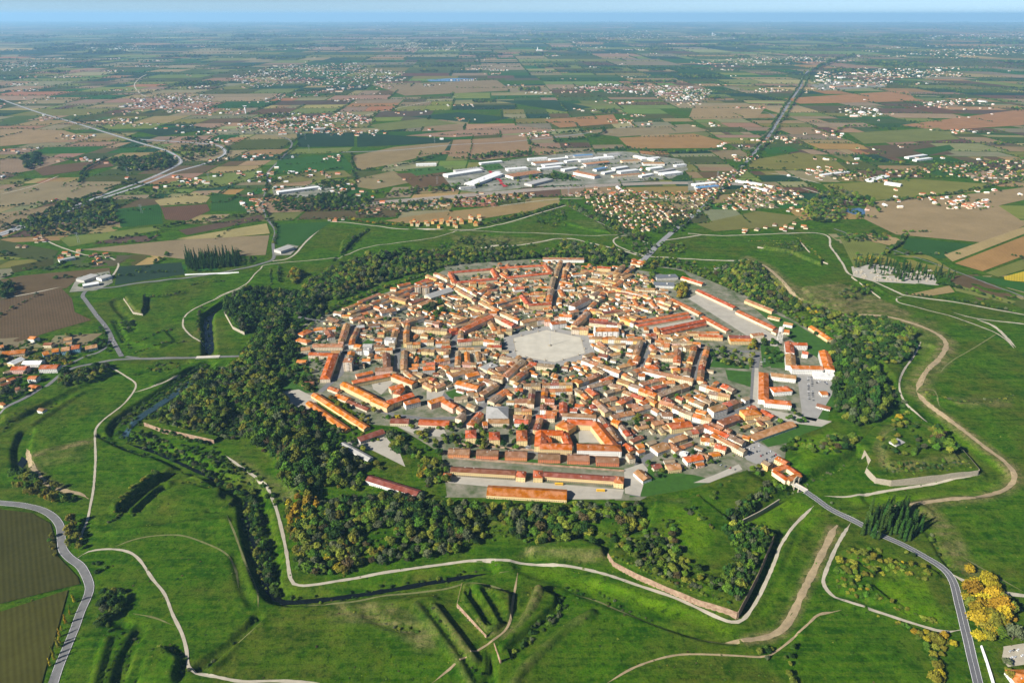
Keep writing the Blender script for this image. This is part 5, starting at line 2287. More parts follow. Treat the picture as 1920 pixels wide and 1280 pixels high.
# left rampart woods
wood('548,940 505,860 462,822 445,775 395,815 300,795 340,748 380,708 440,690 470,650 505,615 545,625 540,690 520,735 580,782 640,842 690,890 680,925 620,915', 8.2, 'mix', (4.2, 6.5), keep=.96, avoid=bpolys)
wood('380,712 440,700 440,740 390,760', 8, 'dark', (4.5, 6.5))
wood('362,710 388,700 392,715 372,722', 7, 'yellow', (3.5, 5), keep=.8)
wood('440,860 480,880 560,960 530,970 480,905', 9, 'dark', (3, 5), kind='bush', keep=.5)
wood('520,740 560,765 620,790 680,840 720,880 690,890 600,800', 8.5, 'olive', (3.8, 5.6), keep=.55)
# upper left bastion
wood('432,562 470,547 560,555 620,560 600,590 555,618 548,680 500,670 470,640 500,605 460,628 440,612 424,588', 8.5, 'dark', (4.5, 7), hf=1.15, keep=.97)
wood('515,700 545,690 590,720 600,770 560,725', 9, 'mix', (3.8, 5.5), keep=.6, avoid=bpolys)
wood('560,680 620,665 625,720 580,715', 9, 'olive', (3.5, 5), keep=.45)
# far ramparts
wood('560,545 620,505 700,484 830,474 1010,482 1060,458 1170,478 1160,495 1100,490 1012,484 835,500 725,528 640,562 600,570', 9.0, 'mix', (4.2, 6.4), keep=.95)
wood('540,520 556,505 566,520 552,535', 7, 'gold', (4, 5.5), hf=1.2)
wood('690,525 735,480 770,468 760,482 710,530', 8, 'dark', (3.5, 5))
wood('840,470 870,448 940,448 960,462 1000,462 940,470', 12, 'dark', (3, 4.5), keep=.4)
wood('1110,490 1180,485 1180,500 1110,498', 9, 'dark', (3.5, 5))
wood('1190,505 1225,480 1280,490 1330,500 1330,515 1280,508 1230,505', 10, 'mix', (3.5, 5), keep=.6)
wood('1240,455 1290,460 1280,475 1230,478', 10, 'mix', (3.5, 5), keep=.6)
wood('1210,520 1225,512 1232,545 1215,548', 9, 'dark', (4, 5.5))
wood('1265,540 1285,535 1290,560 1270,562', 8, 'gold', (4.5, 6), hf=1.2)
# right ramparts
wood('1330,505 1400,492 1440,520 1440,540 1480,565 1560,592 1640,602 1705,625 1722,645 1690,682 1640,690 1600,655 1560,640 1510,605 1470,590 1430,572 1370,545', 8.6, 'olive', (4.2, 6.3), keep=.93)
wood('1560,645 1610,655 1655,700 1668,755 1645,792 1600,802 1562,770 1560,700', 8.2, 'dark', (4.2, 6.5), keep=.97, hf=1.25)
wood('1640,610 1705,628 1720,645 1692,680 1650,672', 8, 'dark', (4.8, 6.8), keep=.97, hf=1.2)
wood('1650,700 1690,735 1715,785 1690,795 1665,760', 9, 'dark', (3.5, 5), keep=.7, kind='bush')
wood('1400,500 1425,498 1470,560 1440,555', 8, 'dark', (4, 6))
wood('1490,585 1530,595 1530,605 1490,600', 8, 'gold', (4, 5.5))
wood('1505,850 1560,815 1612,828 1600,848 1545,862', 8.5, 'olive', (3.5, 5.5), keep=.75)
wood('1450,845 1500,820 1540,835 1500,850', 10, 'mix', (3, 5), keep=.5)
wood('1738,812 1770,820 1792,845 1775,868 1742,862', 8, 'mix', (4.5, 6.5), keep=.9)
wood('1665,800 1690,792 1700,810 1680,822', 8, 'gold', (4, 5), keep=.6)
wood('1640,895 1672,899 1710,896 1822,884 1800,872 1700,884 1655,884', 6, 'dark', (1.6, 3), kind='bush', keep=.8)
wood('1640,840 1680,800 1740,808 1780,850 1720,872 1660,872', 11, 'mix', (3, 5), keep=.45)
wood('1640,870 1700,862 1730,875 1710,890 1650,890', 10, 'green' if False else 'mix', (2.6, 4), kind='bush', keep=.6)
wood('1590,660 1640,700 1650,790 1600,800 1575,700', 12, 'dark', (4, 6), keep=.5)
# near right bastion: shrubs on the inner slopes
wood('1350,990 1440,990 1449,1008 1385,1140 1345,1110 1380,1045', 6.0, 'dark', (3.6, 5.4), kind='bush', keep=1, hf=1.4)
wood('1372,958 1440,912 1472,912 1385,972 1350,985', 6.0, 'dark', (3.2, 5.0), kind='bush', keep=1, hf=1.3)
wood('1300,940 1350,905 1380,905 1345,945', 9, 'mix', (2.4, 3.6), kind='bush', keep=.4)
wood('1145,1025 1225,1000 1270,1020 1300,1068 1370,1120 1345,1128 1200,1076', 7.5, 'olive', (3.0, 4.6), keep=.85, mixkind=('bush', .5))
wood('1280,965 1300,960 1345,1000 1335,1005', 7, 'dark', (2.4, 3.4), kind='bush', keep=.9)
wood('1240,985 1262,990 1270,1020 1250,1015', 7, 'dark', (3, 4.2), kind='bush', keep=.9)
# cypress grove and the fork
wood('1602,980 1650,958 1700,962 1728,995 1690,1022 1615,1006', 6.8, 'dark', (4.2, 5.8), kind='cypress', keep=1, hf=1.45)
wood('1600,1010 1660,1030 1740,1040 1720,1050 1620,1030', 10, 'green' if False else 'mix', (3, 4.6), keep=.5)
wood('1735,985 1760,1010 1745,1020 1725,1010', 10, 'mix', (3, 4.5), keep=.8)
wood('1562,1062 1590,1035 1640,1050 1700,1062 1745,1078 1735,1090 1640,1078 1612,1095 1660,1130 1620,1130 1572,1108', 7.0, 'gold', (2.6, 4.0), kind='bush', keep=.85, mixkind=('round', .3))
wood('1640,1115 1720,1150 1770,1172 1720,1158 1640,1128', 7, 'gold', (2.4, 3.8), kind='bush', keep=.8)
wood('1800,1100 1822,1085 1858,1095 1895,1130 1888,1168 1850,1200 1822,1205 1812,1160', 9.5, 'yellow', (5.6, 7.6), keep=.95)
tree(*at(1815, 1072), 'round', 'yellow', 7.0, 1.0, 'wood')
tree(*at(1900, 1165), 'round', 'yellow', 6.0, 1.0, 'wood')
wood('1865,1180 1900,1175 1920,1200 1880,1215', 9, 'dark', (6, 8), keep=1)
wood('1880,1240 1905,1235 1905,1280 1880,1285', 9, 'mix', (4, 6), keep=.7)
wood('1695,1180 1770,1195 1800,1215 1772,1230 1768,1290 1735,1290 1745,1230', 7.5, 'gold', (3.2, 5.0), keep=.9)
wood('1470,1215 1492,1212 1498,1285 1475,1285', 9, 'mix', (2.6, 4.2), keep=.55)
row('1425,1225 1445,1218 1440,1235', 5, 'mix', (3, 4))
row('1600,1140 1680,1165 1760,1190', 6, 'mix', (2, 3.4), 'bush')
# ravelin flank
wood('1048,1118 1060,1130 1045,1160 1000,1200 945,1245 938,1238 985,1190 1030,1150', 6.5, 'dark', (2.6, 4.0), kind='bush', keep=.95)
row('1060,1098 1110,1118 1170,1143', 6, 'dark', (1.8, 3), 'bush', keep=.8)
# left foreground
wood('10,895 60,898 130,920 150,935 120,950 50,932', 8.5, 'gold', (3.2, 4.8), keep=.75)
wood('20,890 60,890 70,905 30,905', 8, 'dark', (3.5, 5))
wood('112,965 140,975 158,1000 150,1040 125,1030 118,1000', 7.5, 'gold', (3.4, 5), keep=.9)
wood('185,1112 215,1095 232,1118 228,1160 200,1198 185,1190', 8, 'olive', (3.8, 5.6), keep=.9)
wood('165,1050 190,1042 205,1062 180,1075', 8, 'dark', (2.6, 4), kind='bush', keep=.7)
row('140,1122 130,1150 120,1180 108,1215 98,1245', 7, 'yellow', (2.6, 3.6), 'tall', hf=1.35)
row('100,1000 95,1020 102,1040', 6, 'gold', (3, 4))
wood('200,960 290,885 305,888 220,965', 7, 'gold', (2.2, 3.6), kind='bush', keep=.75)
row('212,978 265,930 322,884', 6, 'dark', (2.2, 3.4), 'bush')
row('290,1222 335,1225 345,1260', 6, 'dark', (2.5, 4), 'bush')
row('378,1248 440,1200 480,1160', 6, 'dark', (1.6, 2.6), 'bush', keep=.6)
# trees in the moats
row('470,912 480,980 497,1040 508,1090 522,1110', 7, 'dark', (3, 4.6), jit=4)
row('470,912 482,980 500,1040 512,1095', 4, 'dark', (2.6, 4.4), 'bush', jit=8)
row('452,912 460,983 478,1047 493,1095', 6, 'dark', (2, 3.6), 'bush', jit=3)
row('468,925 482,990 498,1050', 6, 'dark', (3, 4.6), jit=5)
row('540,1112 650,1101 770,1083 860,1067 930,1056', 7, 'dark', (1.4, 3), 'bush', jit=3.5, keep=.6)
row('600,1121 700,1107 800,1092 880,1078', 9, 'mix', (1.2, 2.6), 'bush', jit=3.5, keep=.5)
row('455,918 379,878 292,838 240,822 218,806', 7, 'dark', (3, 5), jit=6)
row('225,785 262,758 300,734 350,700 385,680', 7, 'dark', (3, 4.6), jit=3)
row('240,805 300,770 350,735', 9, 'dark', (2.5, 4), 'bush', jit=4)
row('300,805 350,825 400,838', 7, 'mix', (3, 4.4), jit=4)
row('391,668 390,630 388,592', 9, 'dark', (1.8, 2.8), 'bush', jit=4)
row('378,580 372,610 380,640', 9, 'mix', (2.5, 4), jit=3)
wood('113,702 150,695 200,686 206,700 165,722 120,732', 8, 'olive', (4.4, 6.4), keep=.95)
wood('0,730 40,722 60,740 20,760 0,765', 8, 'dark', (4, 6), keep=.9)
wood('225,600 250,600 255,625 235,625', 8, 'dark', (3, 5), keep=.7)
row('260,645 310,622 325,618', 6, 'mix', (2, 3.4), 'bush')
row('250,662 300,648 350,640', 6, 'mix', (2, 3.4), 'bush')
row('275,558 320,555 345,550', 8, 'dark', (3, 4.6))
row('360,535 380,530 420,527', 8, 'dark', (2.6, 4), 'bush')
row('507,505 508,535', 6, 'dark', (2.5, 3.5), 'bush')
row('522,500 524,530', 6, 'dark', (3, 4))
row('640,480 660,455 690,430', 7, 'dark', (3, 4.4))
row('1585,970 1560,945', 6, 'mix', (2, 3))
wood('260,685 330,678 345,692 320,700 280,700', 8, 'mix', (2.2, 3.6), kind='bush', keep=.6)
row('1500,455 1525,470 1535,490', 6, 'gold', (2.4, 3.4), 'bush')
row('1400,452 1450,452 1500,452', 6, 'gold', (2.4, 3.4), 'bush')
wood('1440,462 1495,458 1505,475 1480,480', 8, 'dark', (2.5, 4), kind='bush', keep=.8)
wood('1590,540 1640,535 1640,550 1600,560', 9, 'mix', (3, 4.6), keep=.7)
wood('1570,555 1600,545 1605,565 1580,570', 9, 'dark', (2.6, 4), keep=.8)
row('1700,552 1780,562 1850,575 1900,585', 8, 'dark', (3, 4.2))
row('1740,742 1800,752 1860,748 1900,755', 8, 'mix', (1.8, 3), 'bush', keep=.7)
row('1500,450 1480,440', 6, 'mix', (2, 3))
# parks and gardens in the town
wood('1305,650 1330,645 1325,690 1300,685 1292,670', 8, 'olive', (4.2, 5.8), hf=1.1, keep=1)
wood('1320,655 1345,645 1380,655 1400,670 1390,690 1340,680', 9, 'olive', (3.2, 4.6), keep=.7)
wood('1402,650 1418,645 1420,685 1404,690', 6.5, 'gold', (3, 4.4), hf=1.4, keep=1)
wood('1430,640 1462,642 1470,680 1435,685', 9, 'dark', (3.4, 5), keep=.75)
wood('778,582 830,560 838,590 800,600', 8, 'dark', (4.5, 6), keep=.95)
wood('965,760 1002,758 1004,778 965,780', 8, 'green' if False else 'mix', (4.4, 6), keep=1)
wood('1020,725 1060,722 1068,755 1045,758 1025,745', 8, 'dark', (4, 5.6), keep=.85)
wood('1000,690 1060,685 1060,710 1010,705', 10, 'dark', (3.4, 5), keep=.5)
wood('1175,775 1215,770 1220,800 1170,805', 9, 'mix', (3.4, 5), keep=.7)
wood('900,805 1000,800 990,845 860,845 830,830 830,815 900,815', 8.5, 'mix', (3.4, 5.0), keep=.8)
wood('735,790 900,792 900,806 830,812 740,805', 10, 'mix', (3.2, 4.6), keep=.6)
wood('1000,400 1062,392 1060,425 1010,430', 12, 'dark', (2.5, 4.5), keep=.5)
wood('1150,440 1215,450 1240,478 1190,482', 12, 'mix', (3, 5), keep=.45)
wood('820,458 900,452 900,470 830,472', 10, 'dark', (3, 4.5), keep=.6)
wood('690,735 700,750 760,790 740,800 680,760', 9, 'gold', (3.4, 5), keep=.6)
wood('600,725 640,760 700,790 690,800 640,770', 8, 'gold', (3.2, 4.6), keep=.6)
wood('610,770 660,800 720,830 700,835 650,815', 9, 'olive', (3, 4.6), keep=.5)
wood('720,815 800,810 830,840 810,880 760,870 730,840', 9, 'mix', (3.8, 5.6), keep=.7)
wood('790,870 835,870 840,905 800,915', 8, 'mix', (4, 6), keep=.8)
wood('780,872 800,866 805,895 785,897', 7, 'gold', (4.5, 6), keep=1)
wood('840,500 1010,492 1030,505 1000,512 850,515', 14, 'dark', (2.8, 4), keep=.4)
wood('870,520 930,512 935,528 880,528', 12, 'mix', (2.8, 4), keep=.5)
wood('985,545 1030,540 1025,565 995,562', 9, 'mix', (3.4, 5), keep=.8)
wood('935,560 980,555 985,578 940,575', 9, 'mix', (3.4, 5), keep=.7)
wood('1210,865 1280,850 1300,880 1230,905', 11, 'mix', (2.8, 4.2), keep=.5)
wood('1330,860 1345,855 1350,870 1335,875', 9, 'mix', (4, 5.5), keep=1)
wood('1460,780 1480,770 1520,785 1500,800', 9, 'mix', (3, 4.6), keep=.6)
wood('1405,800 1460,785 1465,795 1420,808', 9, 'mix', (3, 4.4), keep=.7)
wood('550,620 610,600 640,620 600,650 560,650', 13, 'mix', (3, 4.6), keep=.3)
wood('1395,555 1450,555 1460,580 1430,580', 12, 'mix', (3, 4.6), keep=.4)
wood('1400,885 1425,870 1440,880 1420,895', 7, 'mix', (3, 4), keep=.8)
# bushes along the wall feet and crests, tufts and scrub on the meadows
row('1150,1052 1192,1073 1250,1098 1308,1121 1372,1143', 4.5, 'olive', (1.6, 3.0), 'bush', jit=2.5)
row('1446,1012 1418,1080 1386,1140', 4, 'dark', (2.0, 3.4), 'bush', jit=2)
row('1160,1062 1200,1082 1270,1112', 9, 'mix', (1.2, 2.2), 'bush', jit=3, keep=.7)
row('1825,885 1710,899 1660,902', 9, 'olive', (1.4, 2.4), 'bush', jit=3, keep=.6)
row('400,826 350,814 306,806 275,795', 5, 'mix', (2, 3.4), 'bush', jit=2.5)
row('905,1188 878,1160 862,1137', 9, 'olive', (1, 1.8), 'bush', jit=2.5)
for _ in range(5200):
    px_, py_ = rng.uniform(-10, 1930), 1290 - 840 * rng.random() ** 1.25
    x, y = at(px_, py_)
    if not pip1(x, y, GLACIS) or pip1(x, y, TOWN):
        continue
    cn = clump_noise(x * .6, y * .6) + .8 * math.sin(x / 61 + y / 47)
    if rng.random() > max(.06, .18 + .3 * cn):
        continue
    tree(x, y, 'bush', rng.choice(['olive', 'green', 'dark green', 'brownish', 'dark green']), rng.uniform(.5, 1.5), .7, 'wood')
for x, y in yard_trees:
    tree(x, y, 'round', pick('mix'), rng.uniform(2.8, 4.4), 1.0, 'wood')
# left village and farms
wood('0,650 200,620 210,660 120,690 40,720 0,720', 11, 'dark', (3, 4.8), keep=.42)
wood('70,675 130,668 135,685 80,690', 8, 'gold', (3.6, 5), keep=.7)
wood('185,610 205,640 210,655 190,650', 8, 'dark', (3.4, 5), keep=.8)
wood('345,488 452,478 448,500 352,508', 8, 'dark', (4.0, 5.2), kind='cypress', keep=1, hf=1.6)
wood('452,490 480,482 485,495 458,500', 9, 'dark', (3.5, 5), keep=.8)
wood('1595,500 1640,492 1700,498 1790,520 1785,535 1700,530', 11, 'dark', (4.2, 5.6), kind='cypress', keep=.5, hf=1.25)
wood('1598,488 1650,484 1655,494 1605,500', 8, 'gold', (3.5, 4.8), keep=.7)
wood('35,425 110,385 215,372 225,420 150,440 60,445', 13, 'mix', (5, 7), keep=.75)
wood('205,300 310,290 330,305 310,320 225,322', 14, 'dark', (6, 8), keep=.8)
wood('340,275 405,275 410,290 350,305', 16, 'mix', (5, 8), keep=.6)
wood('495,372 640,368 700,378 690,395 520,398', 13, 'dark', (5, 7), keep=.85)
wood('700,362 900,345 900,352 720,372', 14, 'mix', (5, 7), keep=.6)
wood('840,300 900,290 1040,285 1040,290 900,300', 14, 'dark', (5, 7), keep=.7)
wood('1560,350 1620,372 1660,395 1640,408 1590,408 1560,420 1500,415 1510,385', 14, 'mix', (5, 7), keep=.75, avoid=[P('1585,385 1640,390 1640,410 1580,405')])
wood('1500,385 1560,375 1560,392 1510,400', 12, 'mix', (5, 6.5), keep=.6)
wood('1215,420 1290,415 1280,435 1225,440', 11, 'dark', (4.5, 6), keep=.85)
wood('640,395 700,385 1000,365 1000,378 760,398 680,410', 17, 'mix', (4.5, 6.5), keep=.5)
wood('1080,365 1300,360 1310,400 1200,438 1120,410', 17, 'mix', (3, 5.5), keep=.6)
wood('1340,390 1400,345 1520,370 1440,395', 17, 'mix', (3, 5.5), keep=.6)
wood('1550,335 1640,322 1760,310 1920,300 1925,345 1850,345 1770,325 1640,345', 19, 'mix', (4, 6.5), keep=.55)
row('1060,386 1098,406 1148,431 1203,453', 8, 'mix', (6, 7.5), jit=1.5, hf=1.2)
row('1067,382 1105,402 1155,427 1210,449', 8, 'dark', (6, 7.5), jit=1.5, hf=1.2)
row('1055,384 1010,397 950,413 900,424', 8, 'mix', (5, 7))
row('655,414 700,420 760,425', 10, 'gold', (5, 7))
row('1660,378 1730,372 1800,362 1880,345 1925,335', 12, 'dark', (5, 7))
row('1530,402 1570,395 1640,410', 12, 'dark', (4.5, 6))
row('1290,412 1325,382 1397,306', 14, 'dark', (5, 7), jit=9, keep=.7)
row('1294,414 1329,384 1401,308', 14, 'dark', (5, 7), jit=9, keep=.6)
row('1394,303 1436,255 1456,224 1477,190 1499,160 1509,136', 20, 'dark', (6, 9), jit=6, keep=.85)
row('1403,308 1446,260 1466,229 1488,195 1508,163 1518,138', 20, 'dark', (6, 9), jit=6, keep=.85)
row('1518,136 1560,118 1600,106', 40, 'dark', (18, 24), jit=12)
row('500,332 500,360 495,382 503,409 518,432 514,458', 10, 'dark', (4, 5.5), jit=3, keep=.8)
row('520,300 560,272', 12, 'dark', (5, 7))
row('640,316 560,330 510,345', 11, 'dark', (4, 6))
row('660,320 668,345 640,365', 11, 'dark', (4, 6))
row('0,430 100,395 190,362', 12, 'dark', (5, 7), keep=.6)
row('230,345 320,352 400,352 490,335', 11, 'dark', (4.5, 6.5))
row('0,390 60,385 130,378 190,366', 11, 'dark', (4.5, 6.5))
row('290,430 400,412 500,402', 10, 'dark', (4.5, 6.5))
row('210,450 280,440 300,435', 10, 'dark', (4, 6))
row('660,290 670,320 760,310 830,290', 12, 'dark', (5, 7))
row('990,262 1000,275 1060,282', 12, 'dark', (6, 8))
row('1000,255 1080,250 1130,243 1120,255 1040,268', 14, 'dark', (6, 9))
row('1180,280 1260,288 1400,280', 14, 'dark', (6, 9))
row('1040,290 1180,280', 13, 'dark', (6, 8))
row('1400,318 1480,320 1560,330', 12, 'dark', (5, 7), keep=.7)
row('1500,275 1560,290 1620,300 1700,310', 14, 'dark', (6, 9), keep=.8)
row('1560,250 1600,238 1680,245', 14, 'dark', (6, 9), keep=.8)
row('1700,440 1685,460 1660,475', 9, 'dark', (4.5, 6.5))
row('1695,442 1680,462 1655,478', 9, 'dark', (4.5, 6.5))
row('1770,535 1830,550 1900,572', 9, 'dark', (4, 5.5))
row('0,520 60,512 120,500', 12, 'dark', (5, 7), keep=.5)
wood('0,540 25,530 35,550 0,565', 12, 'dark', (5, 8), keep=.9)
row('150,345 160,320 200,300', 12, 'dark', (6, 8))
wood('40,300 75,285 80,310 50,320', 14, 'dark', (6, 9), keep=.8)

# scrub along ditches and crests of the outworks
for s_, p_ in (('205,982 265,928 325,882 345,878', 'dark'), ('245,968 275,945 306,916', 'mix'), ('394,958 437,942', 'dark'), ('187,814 230,835 277,852', 'dark'), ('0,811 35,776 87,764 131,741', 'dark'),
               ('260,700 300,690 350,680', 'dark'), ('690,1150 730,1170 780,1180', 'olive'), ('630,488 650,462 690,432', 'dark'), ('860,452 900,440 960,448', 'dark'), ('700,520 760,480 840,470', 'dark'),
               ('1420,470 1500,462 1550,492', 'mix'), ('1745,1000 1770,1045 1785,1065', 'dark'), ('1740,740 1820,760 1900,745', 'olive'), ('215,600 235,640 245,655', 'dark'), ('800,1130 838,1185 880,1240 912,1285', 'dark'),
               ('560,520 640,500 700,478', 'dark'), ('1500,560 1560,590 1640,596', 'mix'), ('300,925 350,905 400,915', 'mix'), ('230,1175 215,1230 195,1285', 'dark'), ('262,1180 235,1230 222,1285', 'dark'),
               ('1390,975 1440,945 1495,912 1560,880 1612,852', 'dark'), ('1087,1092 1150,1126 1220,1160', 'dark'), ('310,1212 345,1235 350,1255', 'dark'), ('1030,1110 1060,1125 1050,1150', 'dark')):
    row(s_, 6.5, p_, (1.4, 2.8), 'bush', jit=3.0, keep=.75, grp='wood')
row('0,432 87,400 181,365 255,338', 12, 'dark', (5, 7), jit=4, keep=.8)
row('0,448 90,417 184,382 270,352', 12, 'dark', (5, 7), jit=4, keep=.6)
row('345,304 338,292 312,280 265,266 210,248 142,227', 14, 'dark', (5, 7), jit=4, keep=.6)
row('428,284 424,295 392,310', 12, 'dark', (5, 7), jit=4, keep=.8)
row('365,265 410,270 430,280', 12, 'dark', (5, 7), jit=4, keep=.8)
for s_, p_ in (('555,720 560,650 580,615 630,578 700,548 790,518 832,498', 'mix'), ('1190,492 1280,506 1400,556 1480,596 1562,650', 'mix'), ('838,498 900,490 1000,484', 'dark')):
    row(s_, 6, p_, (3, 5), 'round', jit=5, keep=.85, grp='wood')
# the overgrown moat band and the wooded bastion down to its brick face
wood('222,792 262,760 300,736 350,703 385,684 398,692 345,728 285,765 245,795', 5.5, 'dark', (2.0, 3.8), kind='bush', keep=.75)
wood('458,912 380,874 300,838 248,822 245,808 320,828 400,850 460,880 470,905', 6, 'dark', (2.2, 4.4), kind='bush', keep=.7, mixkind=('round', .35))
wood('278,792 340,808 405,824 470,830 452,785 430,755 360,770 320,760', 7.5, 'olive', (3, 5), keep=.95)
wood('455,915 470,1000 490,1075 515,1105 505,1050 490,980 480,910', 6, 'dark', (2.4, 4.2), kind='bush', keep=.7, mixkind=('round', .3))
# hedges and copses of the patchwork
for e, cv in hedges:
    k = max(1.0, cv / 3800)
    sp = 10.5 * k ** .85
    rr = 4.6 * k ** .8
    thick = rng.random() < .25
    for i in range(len(e) - 1):
        (xa, ya), (xb, yb) = e[i], e[i + 1]
        n = max(1, int(math.hypot(xb - xa, yb - ya) / sp))
        for q in range(n):
            if rng.random() < .18:
                continue
            t = (q + rng.random()) / n
            x, y = xa + (xb - xa) * t, ya + (yb - ya) * t
            if cv < 26000 and in_view(x, y, 20):
                tree(x + rng.uniform(-3, 3) * k, y + rng.uniform(-3, 3) * k, 'round', pick('hedge'), rr * rng.uniform(.6, 1.15), .85, 'hedge')
            if thick and rng.random() < .8:
                tree(x + rng.uniform(-9, 9) * k, y + rng.uniform(-9, 9) * k, 'round', pick('hedge'), rr * rng.uniform(.6, 1.1), .85, 'hedge')
for ring, cv in copses:
    if cv > 24000:
        continue
    k = max(1.0, cv / 3800)
    A = np.array(ring)
    sp = 13 * k
    c0 = A.mean(0)
    f = rng.uniform(.35, .8)
    ringS = [tuple(c0 + (p - c0) * f) for p in A]
    x = min(p[0] for p in ringS)
    while x < max(p[0] for p in ringS):
        y = min(p[1] for p in ringS)
        while y < max(p[1] for p in ringS):
            X, Y = x + rng.uniform(-.4, .4) * sp, y + rng.uniform(-.4, .4) * sp
            y += sp
            if pip1(X, Y, ringS) and in_view(X, Y, 20):
                tree(X, Y, 'round', pick('hedge'), 6 * k * rng.uniform(.7, 1.2), .85, 'hedge')
        x += sp
for pts, spots in VSPOTS:
    for (x, y) in spots * 2:
        if rng.random() < .6:
            d = cam_dist(x, y)
            k = max(1, d / 5500)
            tree(x + rng.uniform(-25, 25) * k, y + rng.uniform(-30, 10) * k, 'round', pick('hedge'), rng.uniform(4, 6.5) * k ** .7, .9, 'hedge')

# clear trees from roofs and carriageways
TA = np.array([(t[0], t[1]) for t in TREES])
keep = np.ones(len(TREES), bool)
bg_ = [rec_geo(r) for r in RECS]
for cx, cy, ln, wd, ang in bg_:
    m = 12
    near = np.nonzero((np.abs(TA[:, 0] - cx) < ln / 2 + m) & (np.abs(TA[:, 1] - cy) < ln / 2 + m))[0]
    if len(near) == 0:
        continue
    dx, dy = TA[near, 0] - cx, TA[near, 1] - cy
    u = np.abs(dx * math.cos(ang) + dy * math.sin(ang)) - ln / 2
    v = np.abs(-dx * math.sin(ang) + dy * math.cos(ang)) - wd / 2
    keep[near[(u < 1.6) & (v < 1.6)]] = False
for s, w in STREETS:
    keep &= ~((dline(TA[:, 0], TA[:, 1], s) < w / 2 + .5))
ROADCLR = ['1500,914 1530,935 1560,957 1608,980 1650,1002 1695,1022 1735,1045 1770,1068 1788,1092 1800,1140 1812,1190 1824,1240 1838,1300',
           '0,943 40,946 75,954 98,967 112,985 115,1010 118,1030 130,1045 150,1060 162,1080 168,1100 163,1120 150,1150 140,1180 125,1215 110,1250 98,1285',
           '1595,980 1570,1021 1550,1067 1544,1091 1558,1114 1587,1130 1652,1148 1710,1167 1768,1183 1802,1180']
for s in ROADCLR:
    keep &= ~(dline(TA[:, 0], TA[:, 1], P(s)) < 7)
TREES = [t for t, k in zip(TREES, keep) if k]
TA = np.array([(t[0], t[1]) for t in TREES])
TZ = hz(TA[:, 0], TA[:, 1])
TZ = np.where((TA[:, 1] > GY1) | (TA[:, 0] < GX0) | (TA[:, 0] > GX1), .3, TZ)

# the 300 that show largest stand as trees of their own
size = np.array([t[5] * (1.3 if t[2] == 'round' else 1.0 if t[2] != 'bush' else .6) / cam_dist(t[0], t[1]) if in_view(t[0], t[1], -6) else 0 for t in TREES])
order = np.argsort(-size)
solo = set(order[:300].tolist())
KN = {'round': ('broadleaf_tree', 'tree', 'rounded tree'), 'tall': ('poplar_tree', 'tree', 'slender poplar'), 'cypress': ('cypress_tree', 'tree', 'cypress'), 'bush': ('shrub', 'shrub', 'spreading shrub')}
items = []
for i in sorted(solo):
    x, y, kind, tint, k, r, hf, grp = TREES[i]
    n, cat, word = KN[kind]
    root = empty(n, (x, y, float(TZ[i])), rng.uniform(0, 6.28))
    root.scale = (r, r, r * hf)
    tag(root, None, cat, 'trees of the ramparts and roads')
    o = bpy.data.objects.new('trunk', TRUNK[kind])
    coll.objects.link(o)
    o.parent = root
    o = bpy.data.objects.new('crown', CROWN[(kind, tint, k)])
    coll.objects.link(o)
    o.parent = root
    items.append((root, f'{tint} {word}', x, y))
rank_labels(items, '{desc}, {ord}nearest of its look to {mark}')

# the rest is woodland and hedge that reads as one mass
PROTO = {}
for key in CKEYS:
    mb = bpy.data.objects.new('crown_source', CROWN[key])
    PROTO[key] = mb

ng = bpy.data.node_groups.new('scatter_crowns', 'GeometryNodeTree')
ng.interface.new_socket('Geometry', in_out='INPUT', socket_type='NodeSocketGeometry')
ng.interface.new_socket('Geometry', in_out='OUTPUT', socket_type='NodeSocketGeometry')
gi = ng.nodes.new('NodeGroupInput')
go = ng.nodes.new('NodeGroupOutput')


def named(nm, typ):
    n = ng.nodes.new('GeometryNodeInputNamedAttribute')
    n.data_type = typ
    n.inputs[0].default_value = nm
    return n.outputs[0]


a_pid, a_sc, a_rot = named('pid', 'INT'), named('sc', 'FLOAT_VECTOR'), named('rot', 'FLOAT_VECTOR')
jn = ng.nodes.new('GeometryNodeJoinGeometry')
for i, key in enumerate(CKEYS):
    oi = ng.nodes.new('GeometryNodeObjectInfo')
    oi.inputs[0].default_value = PROTO[key]
    oi.inputs['As Instance'].default_value = False
    cmpn = ng.nodes.new('FunctionNodeCompare')
    cmpn.data_type = 'INT'
    cmpn.operation = 'EQUAL'
    ng.links.new(a_pid, cmpn.inputs[2])
    cmpn.inputs[3].default_value = i
    ip = ng.nodes.new('GeometryNodeInstanceOnPoints')
    ng.links.new(gi.outputs[0], ip.inputs['Points'])
    ng.links.new(cmpn.outputs[0], ip.inputs['Selection'])
    ng.links.new(oi.outputs['Geometry'], ip.inputs['Instance'])
    ng.links.new(a_sc, ip.inputs['Scale'])
    ng.links.new(a_rot, ip.inputs['Rotation'])
    ng.links.new(ip.outputs[0], jn.inputs[0])
ng.links.new(jn.outputs[0], go.inputs[0])

